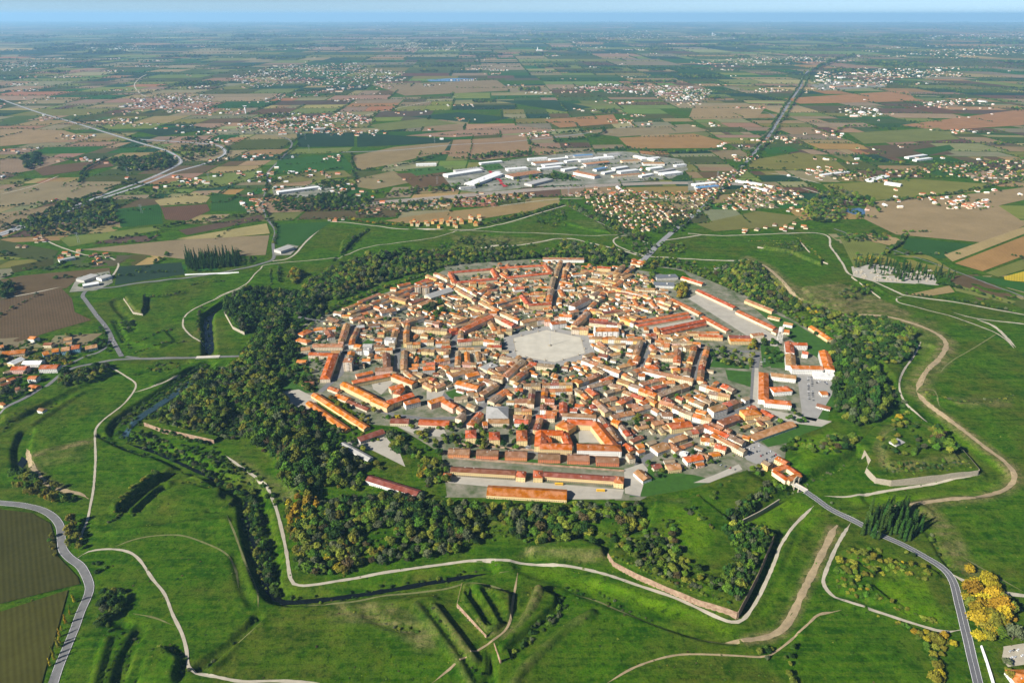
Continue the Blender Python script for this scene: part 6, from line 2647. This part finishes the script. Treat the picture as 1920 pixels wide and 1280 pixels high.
for grp, nm, lab in (('wood', 'woodland', 'dense mixed woodland covering the ramparts and gardens'), ('hedge', 'hedgerow', 'dark hedgerows and copses between the fields of the plain')):
    ids = [i for i in range(len(TREES)) if TREES[i][7] == grp and i not in solo]
    me = bpy.data.meshes.new(nm)
    me.vertices.add(len(ids))
    co = np.array([(TREES[i][0], TREES[i][1], TZ[i]) for i in ids], np.float32)
    me.vertices.foreach_set('co', co.ravel())
    a = me.attributes.new('pid', 'INT', 'POINT')
    a.data.foreach_set('value', np.array([CKEYS.index((TREES[i][2], TREES[i][3], TREES[i][4])) for i in ids], np.int32))
    a = me.attributes.new('sc', 'FLOAT_VECTOR', 'POINT')
    a.data.foreach_set('vector', np.array([(TREES[i][5], TREES[i][5], TREES[i][5] * TREES[i][6]) for i in ids], np.float32).ravel())
    a = me.attributes.new('rot', 'FLOAT_VECTOR', 'POINT')
    a.data.foreach_set('vector', np.array([(0, 0, rng.uniform(0, 6.28)) for i in ids], np.float32).ravel())
    me.update()
    o = bpy.data.objects.new(nm, me)
    coll.objects.link(o)
    tag(o, lab, 'trees', None, 'stuff')
    md = o.modifiers.new('scatter', 'NODES')
    md.node_group = ng
print('trees', len(TREES), 'houses', len(RECS), 'patches', len(patches))
# ------------------------------------------------------------------ cathedral
def local_obj(mb, name, m, root):
    return mb.build(name, m, root)


a, b_ = at(1116, 614, 22), at(1160, 614, 22)
cx, cy = (a[0] + b_[0]) / 2, (a[1] + b_[1]) / 2
ang = math.atan2(b_[1] - a[1], b_[0] - a[0])
ln = math.hypot(b_[0] - a[0], b_[1] - a[1])
root = empty('cathedral', (cx, cy, .3), ang)
tag(root, 'tall white cathedral with orange tiled roof facing the piazza', 'church')
mb = MB()
wall_geo(mb, ln, 20, 17, 'a')
mb.build('nave_wall', MATS['wall_white'], root)
mb = MB()
roof_geo(mb, ln - 2, 20, 17, 'a')
mb.build('roof', MATS['roof_orange tile'], root)
mb = MB()
x0 = -ln / 2 - 1.2
prof = [(-11, -1), (11, -1), (11, 16), (7.5, 19), (4, 23.5), (0, 25), (-4, 23.5), (-7.5, 19), (-11, 16)]
mb.hexa([(x0 - .7, y, z) for y, z in prof], [(x0 + .9, y, z) for y, z in prof])
fac = mb.build('facade', MATS['wall_white'], root)
mb = MB()
mb.box(x0 - .8, 0, 0, .3, 3.4, 6)
mb.build('door', M_BARK, fac)
mb = MB()
mb.bar((x0 - 1.0, 0, 14), (x0 - .6, 0, 14), 1.5, 12)
mb.build('rose_window', M_GLASS, fac)
for k in range(3):
    mb = MB()
    x = -ln / 2 + 9 + k * 12
    mb.quad((x - 1.6, -10.06, 9), (x + 1.6, -10.06, 9), (x + 1.2, -10.06, 11), (x - 1.2, -10.06, 11))
    mb.build('lunette_window', M_GLASS, root)
for k in range(5):
    mb = MB()
    mb.box(-ln / 2 + 2.5 + k * (ln - 5) / 4, -10.3, 0, 1.1, .6, 16.6)
    mb.build('buttress', M_STONE, root)
mb = MB()
mb.box(ln / 2 + 6, 2, -1, 12, 15, 12)
mb.build('choir_wall', MATS['wall_white'], root)
mb = MB()
mb.hexa([(ln / 2 - .3, -6.2, 12), (ln / 2 + 12.6, -6.2, 12), (ln / 2 + 12.6, 10.2, 12), (ln / 2 - .3, 10.2, 12)], [(ln / 2 - .3, 1.5, 15), (ln / 2 + 7, 1.5, 15), (ln / 2 + 7, 2.5, 15), (ln / 2 - .3, 2.5, 15)])
mb.build('choir_roof', MATS['roof_tan tile'], root)
mb = MB()
mb.box(ln / 2 + 3, 13, -1, 7, 7, 24)
bt = mb.build('bell_tower', MATS['wall_cream'], root)
mb = MB()
mb.hexa([(ln / 2 - .8, 9.2, 23), (ln / 2 + 6.8, 9.2, 23), (ln / 2 + 6.8, 16.8, 23), (ln / 2 - .8, 16.8, 23)], [(ln / 2 + 2.9, 12.9, 26), (ln / 2 + 3.1, 12.9, 26), (ln / 2 + 3.1, 13.1, 26), (ln / 2 + 2.9, 13.1, 26)])
mb.build('tower_roof', MATS['roof_tan tile'], bt)

# ------------------------------------------------------------------ gatehouses
def gatehouse(px, py, rz, label, court=True):
    x, y = at(px, py)
    root = empty('gatehouse', (x, y, .2), rz)
    tag(root, label, 'gatehouse')
    S = 17.0
    for k in range(4):
        an = k * math.pi / 2
        t, u = MB(), MB()
        wall_geo(t, 2 * S - 9, 9, 7, 'h')
        roof_geo(u, 2 * S - 8.6, 9, 7, 'a', 0, .6)
        for mbx, nm, mt in ((t, 'wall', 'wall_cream'), (u, 'roof', 'roof_orange tile')):
            ca_, sa_ = math.cos(an), math.sin(an)
            o_ = (S - 4.5) * .5 + (S - 4.5) * .5
            mbx.v = [((vx + 4.5 * (0)) * ca_ - (vy - o_) * sa_, vx * sa_ + (vy - o_) * ca_, vz) for vx, vy, vz in mbx.v]
            mbx.build(nm, MATS[mt], root)
    for sx in (-1, 1):
        t = MB()
        t.box(sx * 5, -S - 1.2, -7, 1.6, 2.2, 15)
        t.build('pier', M_STONE, root)
    t = MB()
    t.box(0, -S - .6, 0, 7, 1.0, 9)
    t.hexa([(-4.5, -S - 1.2, 9), (4.5, -S - 1.2, 9), (4.5, -S - .1, 9), (-4.5, -S - .1, 9)], [(-.2, -S - 1.2, 12), (.2, -S - 1.2, 12), (.2, -S - .1, 12), (-.2, -S - .1, 12)])
    g = t.build('portal', M_STONE, root)
    t = MB()
    t.quad((-2.2, -S - 1.25, 0), (2.2, -S - 1.25, 0), (2.2, -S - 1.25, 5.5), (-2.2, -S - 1.25, 5.5))
    t.build('archway', M_GLASS, g)
    return root


gatehouse(1474, 893, R(28), 'square orange-roofed gatehouse with courtyard beside the short moat bridge')
gatehouse(1196, 497, R(150), 'cream gatehouse where the straight highway enters the walled town')
gatehouse(505, 664, R(-90), 'gatehouse among trees at the end of the straight moat bridge')

# bridges
def bridge(name, s, w, label, piers=6, z=1.0):
    (xa, ya), (xb, yb) = P(s)
    L_ = math.hypot(xb - xa, yb - ya)
    root = empty(name, ((xa + xb) / 2, (ya + yb) / 2, z), math.atan2(yb - ya, xb - xa))
    tag(root, label, 'bridge')
    mb = MB()
    mb.box(0, 0, -.9, L_, w, .9)
    mb.build('deck', M_CONC, root)
    for s_ in (-1, 1):
        mb = MB()
        mb.box(0, s_ * (w / 2 - .2), .02, L_, .4, 1.0)
        mb.build('parapet', M_STONE, root)
    for k in range(piers):
        mb = MB()
        mb.box(-L_ / 2 + (k + .5) * L_ / piers, 0, -9, 1.6, w - 1, 8.05)
        mb.build('pier', M_STONE, root)
    return root


bridge('bridge', '1480,903 1512,921', 8, 'short bridge over the dry moat at the square gatehouse', 4, 1.2)
bridge('bridge', '368,671 412,669', 9, 'pale bridge carrying the straight road over the black moat', 4, 1.3)

# ------------------------------------------------------------------ water tower of the parade ground
x, y = at(1461, 640)
root = empty('water_tower', (x, y, .2), .4)
tag(root, 'pale concrete water tower on splayed legs beside the parade ground', 'water tower')
mb = MB()
mb.bar((0, 0, 24), (0, 0, 32), 5.2, 14)
mb.build('tank', M_CONC, root)
for k in range(6):
    a_ = k * math.pi / 3
    mb = MB()
    mb.bar((5.6 * math.cos(a_), 5.6 * math.sin(a_), -1), (4.4 * math.cos(a_), 4.4 * math.sin(a_), 24.2), .55, 6)
    mb.build('leg', M_CONC, root)
for z in (7, 15.5):
    mb = MB()
    for k in range(6):
        a_, b2 = k * math.pi / 3, (k + 1) * math.pi / 3
        r_ = 5.6 - 1.2 * (z + 1) / 25
        mb.bar((r_ * math.cos(a_), r_ * math.sin(a_), z), (r_ * math.cos(b2), r_ * math.sin(b2), z), .4, 5)
    mb.build('ring_beam', M_CONC, root)

x, y = at(461, 213)
root = empty('water_tower', (x, y, .3), 0)
tag(root, 'slender white mushroom water tower on the far plain', 'water tower')
mb = MB()
mb.bar((0, 0, 0), (0, 0, 42), 4, 10)
mb.build('shaft', M_WHITE, root)
mb = MB()
mb.bar((0, 0, 42), (0, 0, 50), 5, 14, 14)
mb.build('bowl', M_WHITE, root)

# flagpole and statues of the piazza
x, y = at(1031, 648)
root = empty('flagpole', (x, y, .62), 0)
tag(root, 'tall flagpole on a stepped stone base in the piazza centre', 'flagpole')
mb = MB()
for k in range(3):
    mb.bar((0, 0, k * .7), (0, 0, k * .7 + .7), 4.2 - k * 1.1, 6)
mb.build('base', M_STONE, root)
mb = MB()
mb.bar((0, 0, 2.1), (0, 0, 34), .5, 8, .25)
mb.build('pole', M_METAL, root)
items = []
for i in range(6):
    p, q = PIAZZA[i], PIAZZA[(i + 1) % 6]
    for t in (.25, .75):
        x = pc[0] + (p[0] + (q[0] - p[0]) * t - pc[0]) * 1.03
        y = pc[1] + (p[1] + (q[1] - p[1]) * t - pc[1]) * 1.03
        root = empty('statue', (x, y, .5), rng.uniform(0, 6))
        tag(root, None, 'statue', 'statues round the piazza')
        items.append((root, x, y))
        mb = MB()
        mb.box(0, 0, 0, 1.6, 1.6, 3.0)
        mb.box(0, 0, 3.0, 1.9, 1.9, .3)
        mb.build('pedestal', M_STONE, root)
        mb = MB()
        mb.bar((0, 0, 3.3), (0, 0, 4.6), .35, 8, .45)
        mb.bar((0, 0, 4.6), (0, 0, 5.1), .45, 8, .2)
        mb.bar((0, 0, 5.1), (0, 0, 5.6), .22, 8, .18)
        mb.build('figure', M_STONE, root)

LAMPS = []
q_ = LANDMARKS[1][1]
for k, (o, x, y) in enumerate(sorted(items, key=lambda i: math.hypot(i[1] - q_[0], i[2] - q_[1]))):
    o['label'] = f'stone statue at the piazza rim, {ORD[k]}nearest to the white cathedral'
# lamps round the square
for i in range(6):
    p, q = PIAZZA[i], PIAZZA[(i + 1) % 6]
    lp = (pc[0] + (p[0] - pc[0]) * 1.1, pc[1] + (p[1] - pc[1]) * 1.1)
    root = empty('street_lamp', (lp[0], lp[1], .5), i * 1.05)
    LAMPS.append((root, *lp))
    t = MB()
    t.bar((0, 0, 0), (0, 0, 11), .16, 6, .1)
    t.build('post', M_METAL, root)
    t = MB()
    t.box(0, 0, 11, 2.6, .5, .3)
    t.build('lamp_head', M_CONC, root)
    tag(root, None, 'lamp', 'lamps at the piazza corners')
q_ = LANDMARKS[1][1]
for k, (o, x, y) in enumerate(sorted(LAMPS, key=lambda i: math.hypot(i[1] - q_[0], i[2] - q_[1]))):
    o['label'] = f'tall lamp post at a piazza corner, {ORD[k]}nearest to the white cathedral'
# ------------------------------------------------------------------ brick and stone walls of the bastions
def scarp(name, s, h, material, label, thick=1.2, base=None):
    pts = P(s)
    mb = MB()
    n = len(pts)
    A = []
    for i in range(n - 1):
        m = max(1, int(math.dist(pts[i], pts[i + 1]) / 14))
        for k in range(m):
            t = k / m
            A.append((pts[i][0] + (pts[i + 1][0] - pts[i][0]) * t, pts[i][1] + (pts[i + 1][1] - pts[i][1]) * t))
    A.append(pts[-1])
    ctr = np.array(A)
    d = np.gradient(ctr, axis=0)
    nr = np.stack([-d[:, 1], d[:, 0]], 1)
    nr /= np.linalg.norm(nr, axis=1)[:, None]
    hh = [h * rng.uniform(.9, 1.05) for _ in A]
    for i in range(len(A) - 1):
        def pt(k, off, z):
            return (ctr[k, 0] + nr[k, 0] * off, ctr[k, 1] + nr[k, 1] * off, z)
        j = i + 1
        b0 = -8
        mb.hexa([pt(i, 1.2, b0), pt(i, -thick, b0), pt(j, -thick, b0), pt(j, 1.2, b0)],
                [pt(i, 0, hh[i]), pt(i, -thick, hh[i]), pt(j, -thick, hh[j]), pt(j, 0, hh[j])])
    o = mb.build(name, material)
    if h > 4.8:
        t = MB()
        for i in range(len(A) - 1):
            j = i + 1
            q = []
            for k, off in ((i, -.5), (j, -.5), (j, -11), (i, -11)):
                px_, py_ = ctr[k, 0] + nr[k, 0] * off, ctr[k, 1] + nr[k, 1] * off
                q.append((px_, py_, max(hh[k] + .12, h1(px_, py_) + .15) if off < -1 else hh[k] + .1))
            t.quad(*q)
        t.build('grass_crest', gmat, o)
    tag(o, label, 'rampart wall')
    return o


scarp('rampart_wall', '1381,1157 1308,1134 1250,1110 1192,1084 1150,1062 1139,1046', 8.6, M_BRICK, 'sunlit pinkish brick face of the near bastion')
scarp('rampart_wall', '1450,1012 1420,1085 1383,1156', 8.6, M_BRICK, 'shaded brick face of the near bastion above the ditch')
scarp('rampart_wall', '1832,891 1710,906 1669,910 1640,906 1622,886 1630,871 1618,853', 9.5, M_STONE, 'curved stone face of the grassy bastion with a bunker')
scarp('rampart_wall', '1795,842 1834,889', 9, M_STONE, 'shaded stone flank of the grassy bastion')
scarp('rampart_wall', '402,831 350,819 306,811 271,798', 7, M_BRICK, 'overgrown brick face of the wooded left bastion')
scarp('rampart_wall', '459,628 437,617 421,588', 7, M_STONE, 'pale wall end of the upper left bastion')
scarp('rampart_wall', '912,1197 880,1162 857,1137 866,1097', 5, M_BRICK, 'crumbling brick edge of the small earthwork ravelin')
scarp('rampart_wall', '938,1243 926,1210', 5, M_BRICK, 'short brick corner at the ravelin tip')
scarp('rampart_wall', '268,592 250,588 232,562', 4.5, M_STONE, 'pale wall of the small lunette on the glacis')
scarp('rampart_wall', '1505,478 1420,465', 4.5, M_STONE, 'white ruined wall of the far lunette')
scarp('rampart_wall', '1552,496 1530,488 1500,455', 3.5, M_STONE, 'bright angled wall of the far lunette')
scarp('boundary_wall', '448,512 347,516', 3, M_WHITE, 'white front wall of the cypress cemetery')
scarp('boundary_wall', '1385,980 1425,960 1460,938', 3, M_STONE, 'pale stone parapet in the dry moat')
scarp('boundary_wall', '1650,560 1596,520', 3, M_STONE, 'pale enclosure wall of the cemetery of scattered cypresses')
scarp('boundary_wall', '1862,1285 1848,1240 1838,1212', 3, M_WHITE, 'white roadside wall beside the yellow trees')
scarp('boundary_wall', '1120,858 1010,846 860,834', 3, M_BRICK, 'long brick wall behind the six brick barracks')
scarp('boundary_wall', '1170,884 1010,872 850,860', 3, M_BRICK, 'long brick wall in front of the six brick barracks')

# bunker on the grassy bastion, hut in the moat, tomb rows
x, y = at(1676, 848)
root = empty('bunker', (x, y, h1(x, y)), .5)
tag(root, 'grey concrete bunker roof set in the grassy bastion', 'bunker')
mb = MB()
mb.box(0, 0, -1, 20, 12, 3.4)
mb.build('wall', M_CONC, root)
mb = MB()
mb.hexa([(-11, -7, 2.4), (11, -7, 2.4), (11, 7, 2.4), (-11, 7, 2.4)], [(-9, -4, 3.8), (9, -4, 3.8), (9, 4, 3.8), (-9, 4, 3.8)])
mb.build('roof', MATS['roof_grey'], root)
items = []
for i in range(46):
    x, y = at(rng.uniform(1600, 1745), rng.uniform(508, 528))
    root = empty('tomb', (x, y, .3), R(-20))
    mb = MB()
    l_ = rng.uniform(3, 9)
    mb.box(0, 0, 0, l_, 4, rng.uniform(2, 3.6))
    mb.build('vault', M_STONE, root)
    mb = MB()
    mb.box(0, 0, 3.6, l_ * .3, 1, 1.2)
    mb.build('headstone', M_CONC, root)
    tag(root, None, 'tomb', 'tombs of the cypress cemetery')
    items.append((root, x, y))
for k, (o, x, y) in enumerate(sorted(items, key=lambda i: math.hypot(i[1] - pc[0], i[2] - pc[1]))):
    o['label'] = f'pale stone tomb among the scattered cypresses, {ORD[k]}nearest the walled town'
sheet('cemetery_ground', '1596,500 1640,495 1750,515 1760,535 1640,528 1600,518', M_YARDG, .45)

# house at the lower right corner
for (px, py, w_, l_, wl, rf, lb) in [(1915, 1268, 16, 22, 'w', 'O', 'orange-roofed house at the lower right corner beside parked cars')]:
    x, y = at(px, py, 6)
    r = dict(p1=(x - l_ / 2, y), p2=(x + l_ / 2, y), w=w_, h=6, wall=wl, roof=rf, style='h', code='')
    o = build_house(r, 'corner_house', 'house')
    o['label'] = lb
sheet('gravel_lot', '1860,1215 1925,1205 1925,1245 1890,1250', M_PALE, .5)

# ------------------------------------------------------------------ vehicles
CARCOL = {'white': (.7, .7, .7), 'silver': (.38, .39, .4), 'dark blue': (.02, .035, .09), 'black': (.015, .015, .018), 'red': (.35, .02, .02), 'grey': (.14, .145, .15)}
CARM = {k: mat('car_' + k, c_, var=.03, rough=.3, spec=.5) for k, c_ in CARCOL.items()}


def car_mesh(col):
    mb = MB()
    mb.hexa([(-2.1, -.85, .35), (2.1, -.85, .35), (2.1, .85, .35), (-2.1, .85, .35)], [(-2.1, -.85, .95), (2.05, -.85, .85), (2.05, .85, .85), (-2.1, .85, .95)], 0)
    mb.hexa([(-1.75, -.8, .93), (1.05, -.8, .9), (1.05, .8, .9), (-1.75, .8, .93)], [(-1.25, -.66, 1.48), (.35, -.66, 1.48), (.35, .66, 1.48), (-1.25, .66, 1.48)], 1)
    mb.hexa([(-1.2, -.6, 1.485), (.3, -.6, 1.485), (.3, .6, 1.485), (-1.2, .6, 1.485)], [(-1.2, -.6, 1.52), (.3, -.6, 1.52), (.3, .6, 1.52), (-1.2, .6, 1.52)], 0)
    for sx in (-1.3, 1.3):
        for sy in (-.86, .7):
            mb.bar((sx, sy, .34), (sx, sy + .16, .34), .34, 8, m=2)
    return mb.mesh('car', [CARM[col], M_GLASS, M_TYRE])


CARME = {k: car_mesh(k) for k in CARCOL}


CARS = []


def park(s, n_rows, n_cols, where, fill=.7, rot=0.0):
    """rows of cars on a four-cornered lot"""
    p = P(s)
    for i in range(n_rows):
        for j in range(n_cols):
            if rng.random() > fill:
                continue
            u, v = (i + .5) / n_rows, (j + .5) / n_cols
            x = (p[0][0] * (1 - u) + p[3][0] * u) * (1 - v) + (p[1][0] * (1 - u) + p[2][0] * u) * v
            y = (p[0][1] * (1 - u) + p[3][1] * u) * (1 - v) + (p[1][1] * (1 - u) + p[2][1] * u) * v
            c_ = rng.choices(list(CARCOL), [26, 24, 14, 16, 8, 12])[0]
            o = bpy.data.objects.new('parked_car', CARME[c_])
            coll.objects.link(o)
            o.location = (x + rng.uniform(-.4, .4), y + rng.uniform(-.4, .4), .5)
            o.rotation_euler = (0, 0, rot + rng.uniform(-.08, .08) + (math.pi if rng.random() < .5 else 0))
            tag(o, f'{c_} car parked {where}', 'car', 'cars parked ' + where)
            CARS.append(o)


park('1512,705 1525,707 1528,752 1514,755', 14, 2, 'in the long lot beside the white convent', .75, .1)
park('1528,714 1556,717 1556,722 1530,719', 2, 7, 'along the white convent terrace', .7, 1.5)
park('1386,843 1420,832 1462,855 1430,872', 4, 9, 'in the lot beside the square gatehouse', .6, 1.2)
park('702,718 733,706 736,713 712,722', 2, 6, 'in the horseshoe barracks courtyard', .8, .5)
park('1888,1215 1920,1212 1920,1235 1895,1240', 2, 4, 'beside the orange-roofed corner house', .8, .5)
park('990,800 998,800 990,845 980,843', 9, 2, 'in the street beside the U-shaped yellow barracks', .7, .2)
park('1425,670 1436,668 1436,688 1425,690', 5, 2, 'under the golden park trees', .7, .1)
park('1120,622 1104,650 1100,650 1112,620', 7, 1, 'at the piazza rim by the cathedral', .7, .8)
park('1330,668 1400,690 1400,692 1330,670', 8, 1, 'along the town park street', .7, 1.0)
park('1380,885 1384,880 1340,865 1338,870', 5, 1, 'on the gravel lot near the gatehouse', .5, .8)
for pth, n, lb in (('0,438 87,406 181,371 262,342 327,315', 16, 'on the motorway'), ('69,210 138,230 206,251 261,268 330,292', 10, 'on the upper motorway stretch'),
                   ('1290,412 1325,382 1397,306', 8, 'on the straight highway'), ('228,668 215,645 200,615 180,590 162,565', 9, 'on the left glacis road')):
    L_ = smooth_line(P(pth), 5)
    for k in range(n):
        i = rng.randrange(len(L_) - 1)
        c_ = rng.choice(['white', 'silver', 'white', 'black', 'red'])
        o = bpy.data.objects.new('moving_car', CARME[c_])
        coll.objects.link(o)
        an = math.atan2(L_[i + 1][1] - L_[i][1], L_[i + 1][0] - L_[i][0])
        of = rng.choice([-2.2, 2.2])
        o.location = (L_[i][0] - math.sin(an) * of, L_[i][1] + math.cos(an) * of, h1(*L_[i]) + .75)
        o.rotation_euler = (0, 0, an)
        tag(o, f'{c_} car driving {lb}', 'car', 'cars driving ' + lb)
        CARS.append(o)
by = {}
for o in CARS:
    by.setdefault(o['label'], []).append(o)
for lb, lst in by.items():
    for k, o in enumerate(sorted(lst, key=lambda a: math.hypot(a.location.x - pc[0], a.location.y - pc[1]))):
        o['label'] = f'{lb}, {ORD[k]}nearest the piazza'
for px, py, rz, lb in ((1048, 909, -.05, 'yellow bus parked nearer the long orange-roofed shed'), (1126, 921, -.05, 'yellow bus parked nearer the right stable tower')):
    x, y = at(px, py)
    root = empty('bus', (x, y, .5), rz)
    tag(root, lb, 'bus')
    mb = MB()
    mb.hexa([(-6, -1.25, .5), (6, -1.25, .5), (6, 1.25, .5), (-6, 1.25, .5)], [(-5.9, -1.2, 3.2), (5.8, -1.2, 3.2), (5.8, 1.2, 3.2), (-5.9, 1.2, 3.2)])
    mb.build('body', M_YELLOW, root)
    for sy in (-1, 1):
        mb = MB()
        yy = sy * 1.27
        q = [(-5.4, yy, 1.7), (5.2, yy, 1.7), (5.2, yy, 2.7), (-5.4, yy, 2.7)]
        mb.quad(*(q if sy < 0 else q[::-1]))
        mb.build('window_band', M_GLASS, root)
    for sx in (-3.8, 3.8):
        for sy in (-1.2, .95):
            mb = MB()
            mb.bar((sx, sy, .5), (sx, sy + .25, .5), .5, 10)
            mb.build('wheel', M_TYRE, root)
# red trailers in the industrial yard
M_RED = mat('trailer_red', (.45, .02, .03), var=.06, rough=.4)
for k in range(22):
    u = k / 21
    x, y = at(918 + 30 * u + rng.uniform(-2, 2), 322 + 28 * u + rng.uniform(-1.5, 1.5), 3)
    root = empty('trailer', (x, y, .8), .1)
    tag(root, f'red trailer in the industrial yard, {ORD[21 - k]}nearest in its row to the railway', 'trailer', 'red trailers of the works')
    mb = MB()
    mb.box(0, 0, 1.1, 12, 2.5, 2.8)
    mb.build('body', M_RED, root)
    mb = MB()
    for sx in (-4.5, -3, 3.6):
        mb.bar((sx, -1.2, .5), (sx, 1.2, .5), .5, 8)
    mb.build('axle', M_TYRE, root)

# pylons on the plain
items = []
for px, py, h in ((266, 400, 32), (148, 455, 32), (1345, 335, 30), (392, 340, 34), (820, 345, 30), (815, 268, 34), (580, 285, 34), (573, 262, 34), (240, 330, 34), (908, 345, 28), (1066, 365, 26)):
    x, y = at(px, py)
    root = empty('pylon', (x, y, .3), .3)
    tag(root, None, 'pylon', 'pylons on the plain')
    mb = MB()
    for sx in (-1, 1):
        for sy in (-1, 1):
            mb.bar((sx * 2.6, sy * 2.6, 0), (sx * .4, sy * .4, h), .28, 4, .14)
    mb.build('mast', M_METAL, root)
    for z in (h * .7, h * .82, h * .94):
        mb = MB()
        mb.box(0, 0, z, 11, .5, .5)
        mb.build('crossarm', M_METAL, root)
    items.append((root, 'lattice power pylon', x, y))
rank_labels(items, '{desc}, {ord}nearest such pylon to {mark}', IND_MARKS)
# factory chimneys far off
for px, py, h, lb in ((1335, 68, 110, 'tall thin chimney of the far works'), (1008, 96, 70, 'white chimney cluster of a far plant')):
    x, y = at(px, py)
    root = empty('chimney_stack', (x, y, 0), 0)
    tag(root, lb, 'chimney')
    mb = MB()
    mb.bar((0, 0, 0), (0, 0, h), 9, 8, 5)
    mb.build('shaft', M_WHITE, root)
    mb = MB()
    mb.box(30, 0, 0, 120, 60, 25)
    mb.build('works', M_CONC, root)

# the bright shed roof in the moat corner and glasshouses beside it
# ------------------------------------------------------------------ haze over the plain
hb = MB()
X, Y0, Y1, Z0, Z1 = 96000, -3200, 98000, -14, 780
hb.hexa([(-X, Y0, Z0), (X, Y0, Z0), (X, Y1, Z0), (-X, Y1, Z0)], [(-X, Y0, Z1), (X, Y0, Z1), (X, Y1, Z1), (-X, Y1, Z1)])
hm = bpy.data.materials.new('haze_air')
hm.use_nodes = True
nt = hm.node_tree
nt.nodes.clear()
out = nt.nodes.new('ShaderNodeOutputMaterial')
pv = nt.nodes.new('ShaderNodeVolumePrincipled')
pv.inputs['Color'].default_value = (0.36, 0.67, 1.0, 1)
pv.inputs['Density'].default_value = 2.8e-5
pv.inputs['Anisotropy'].default_value = 0.1
nt.links.new(pv.outputs[0], out.inputs['Volume'])
haze = hb.build('haze', hm)
tag(haze, 'thin blue haze over the plain', None, None, 'stuff')
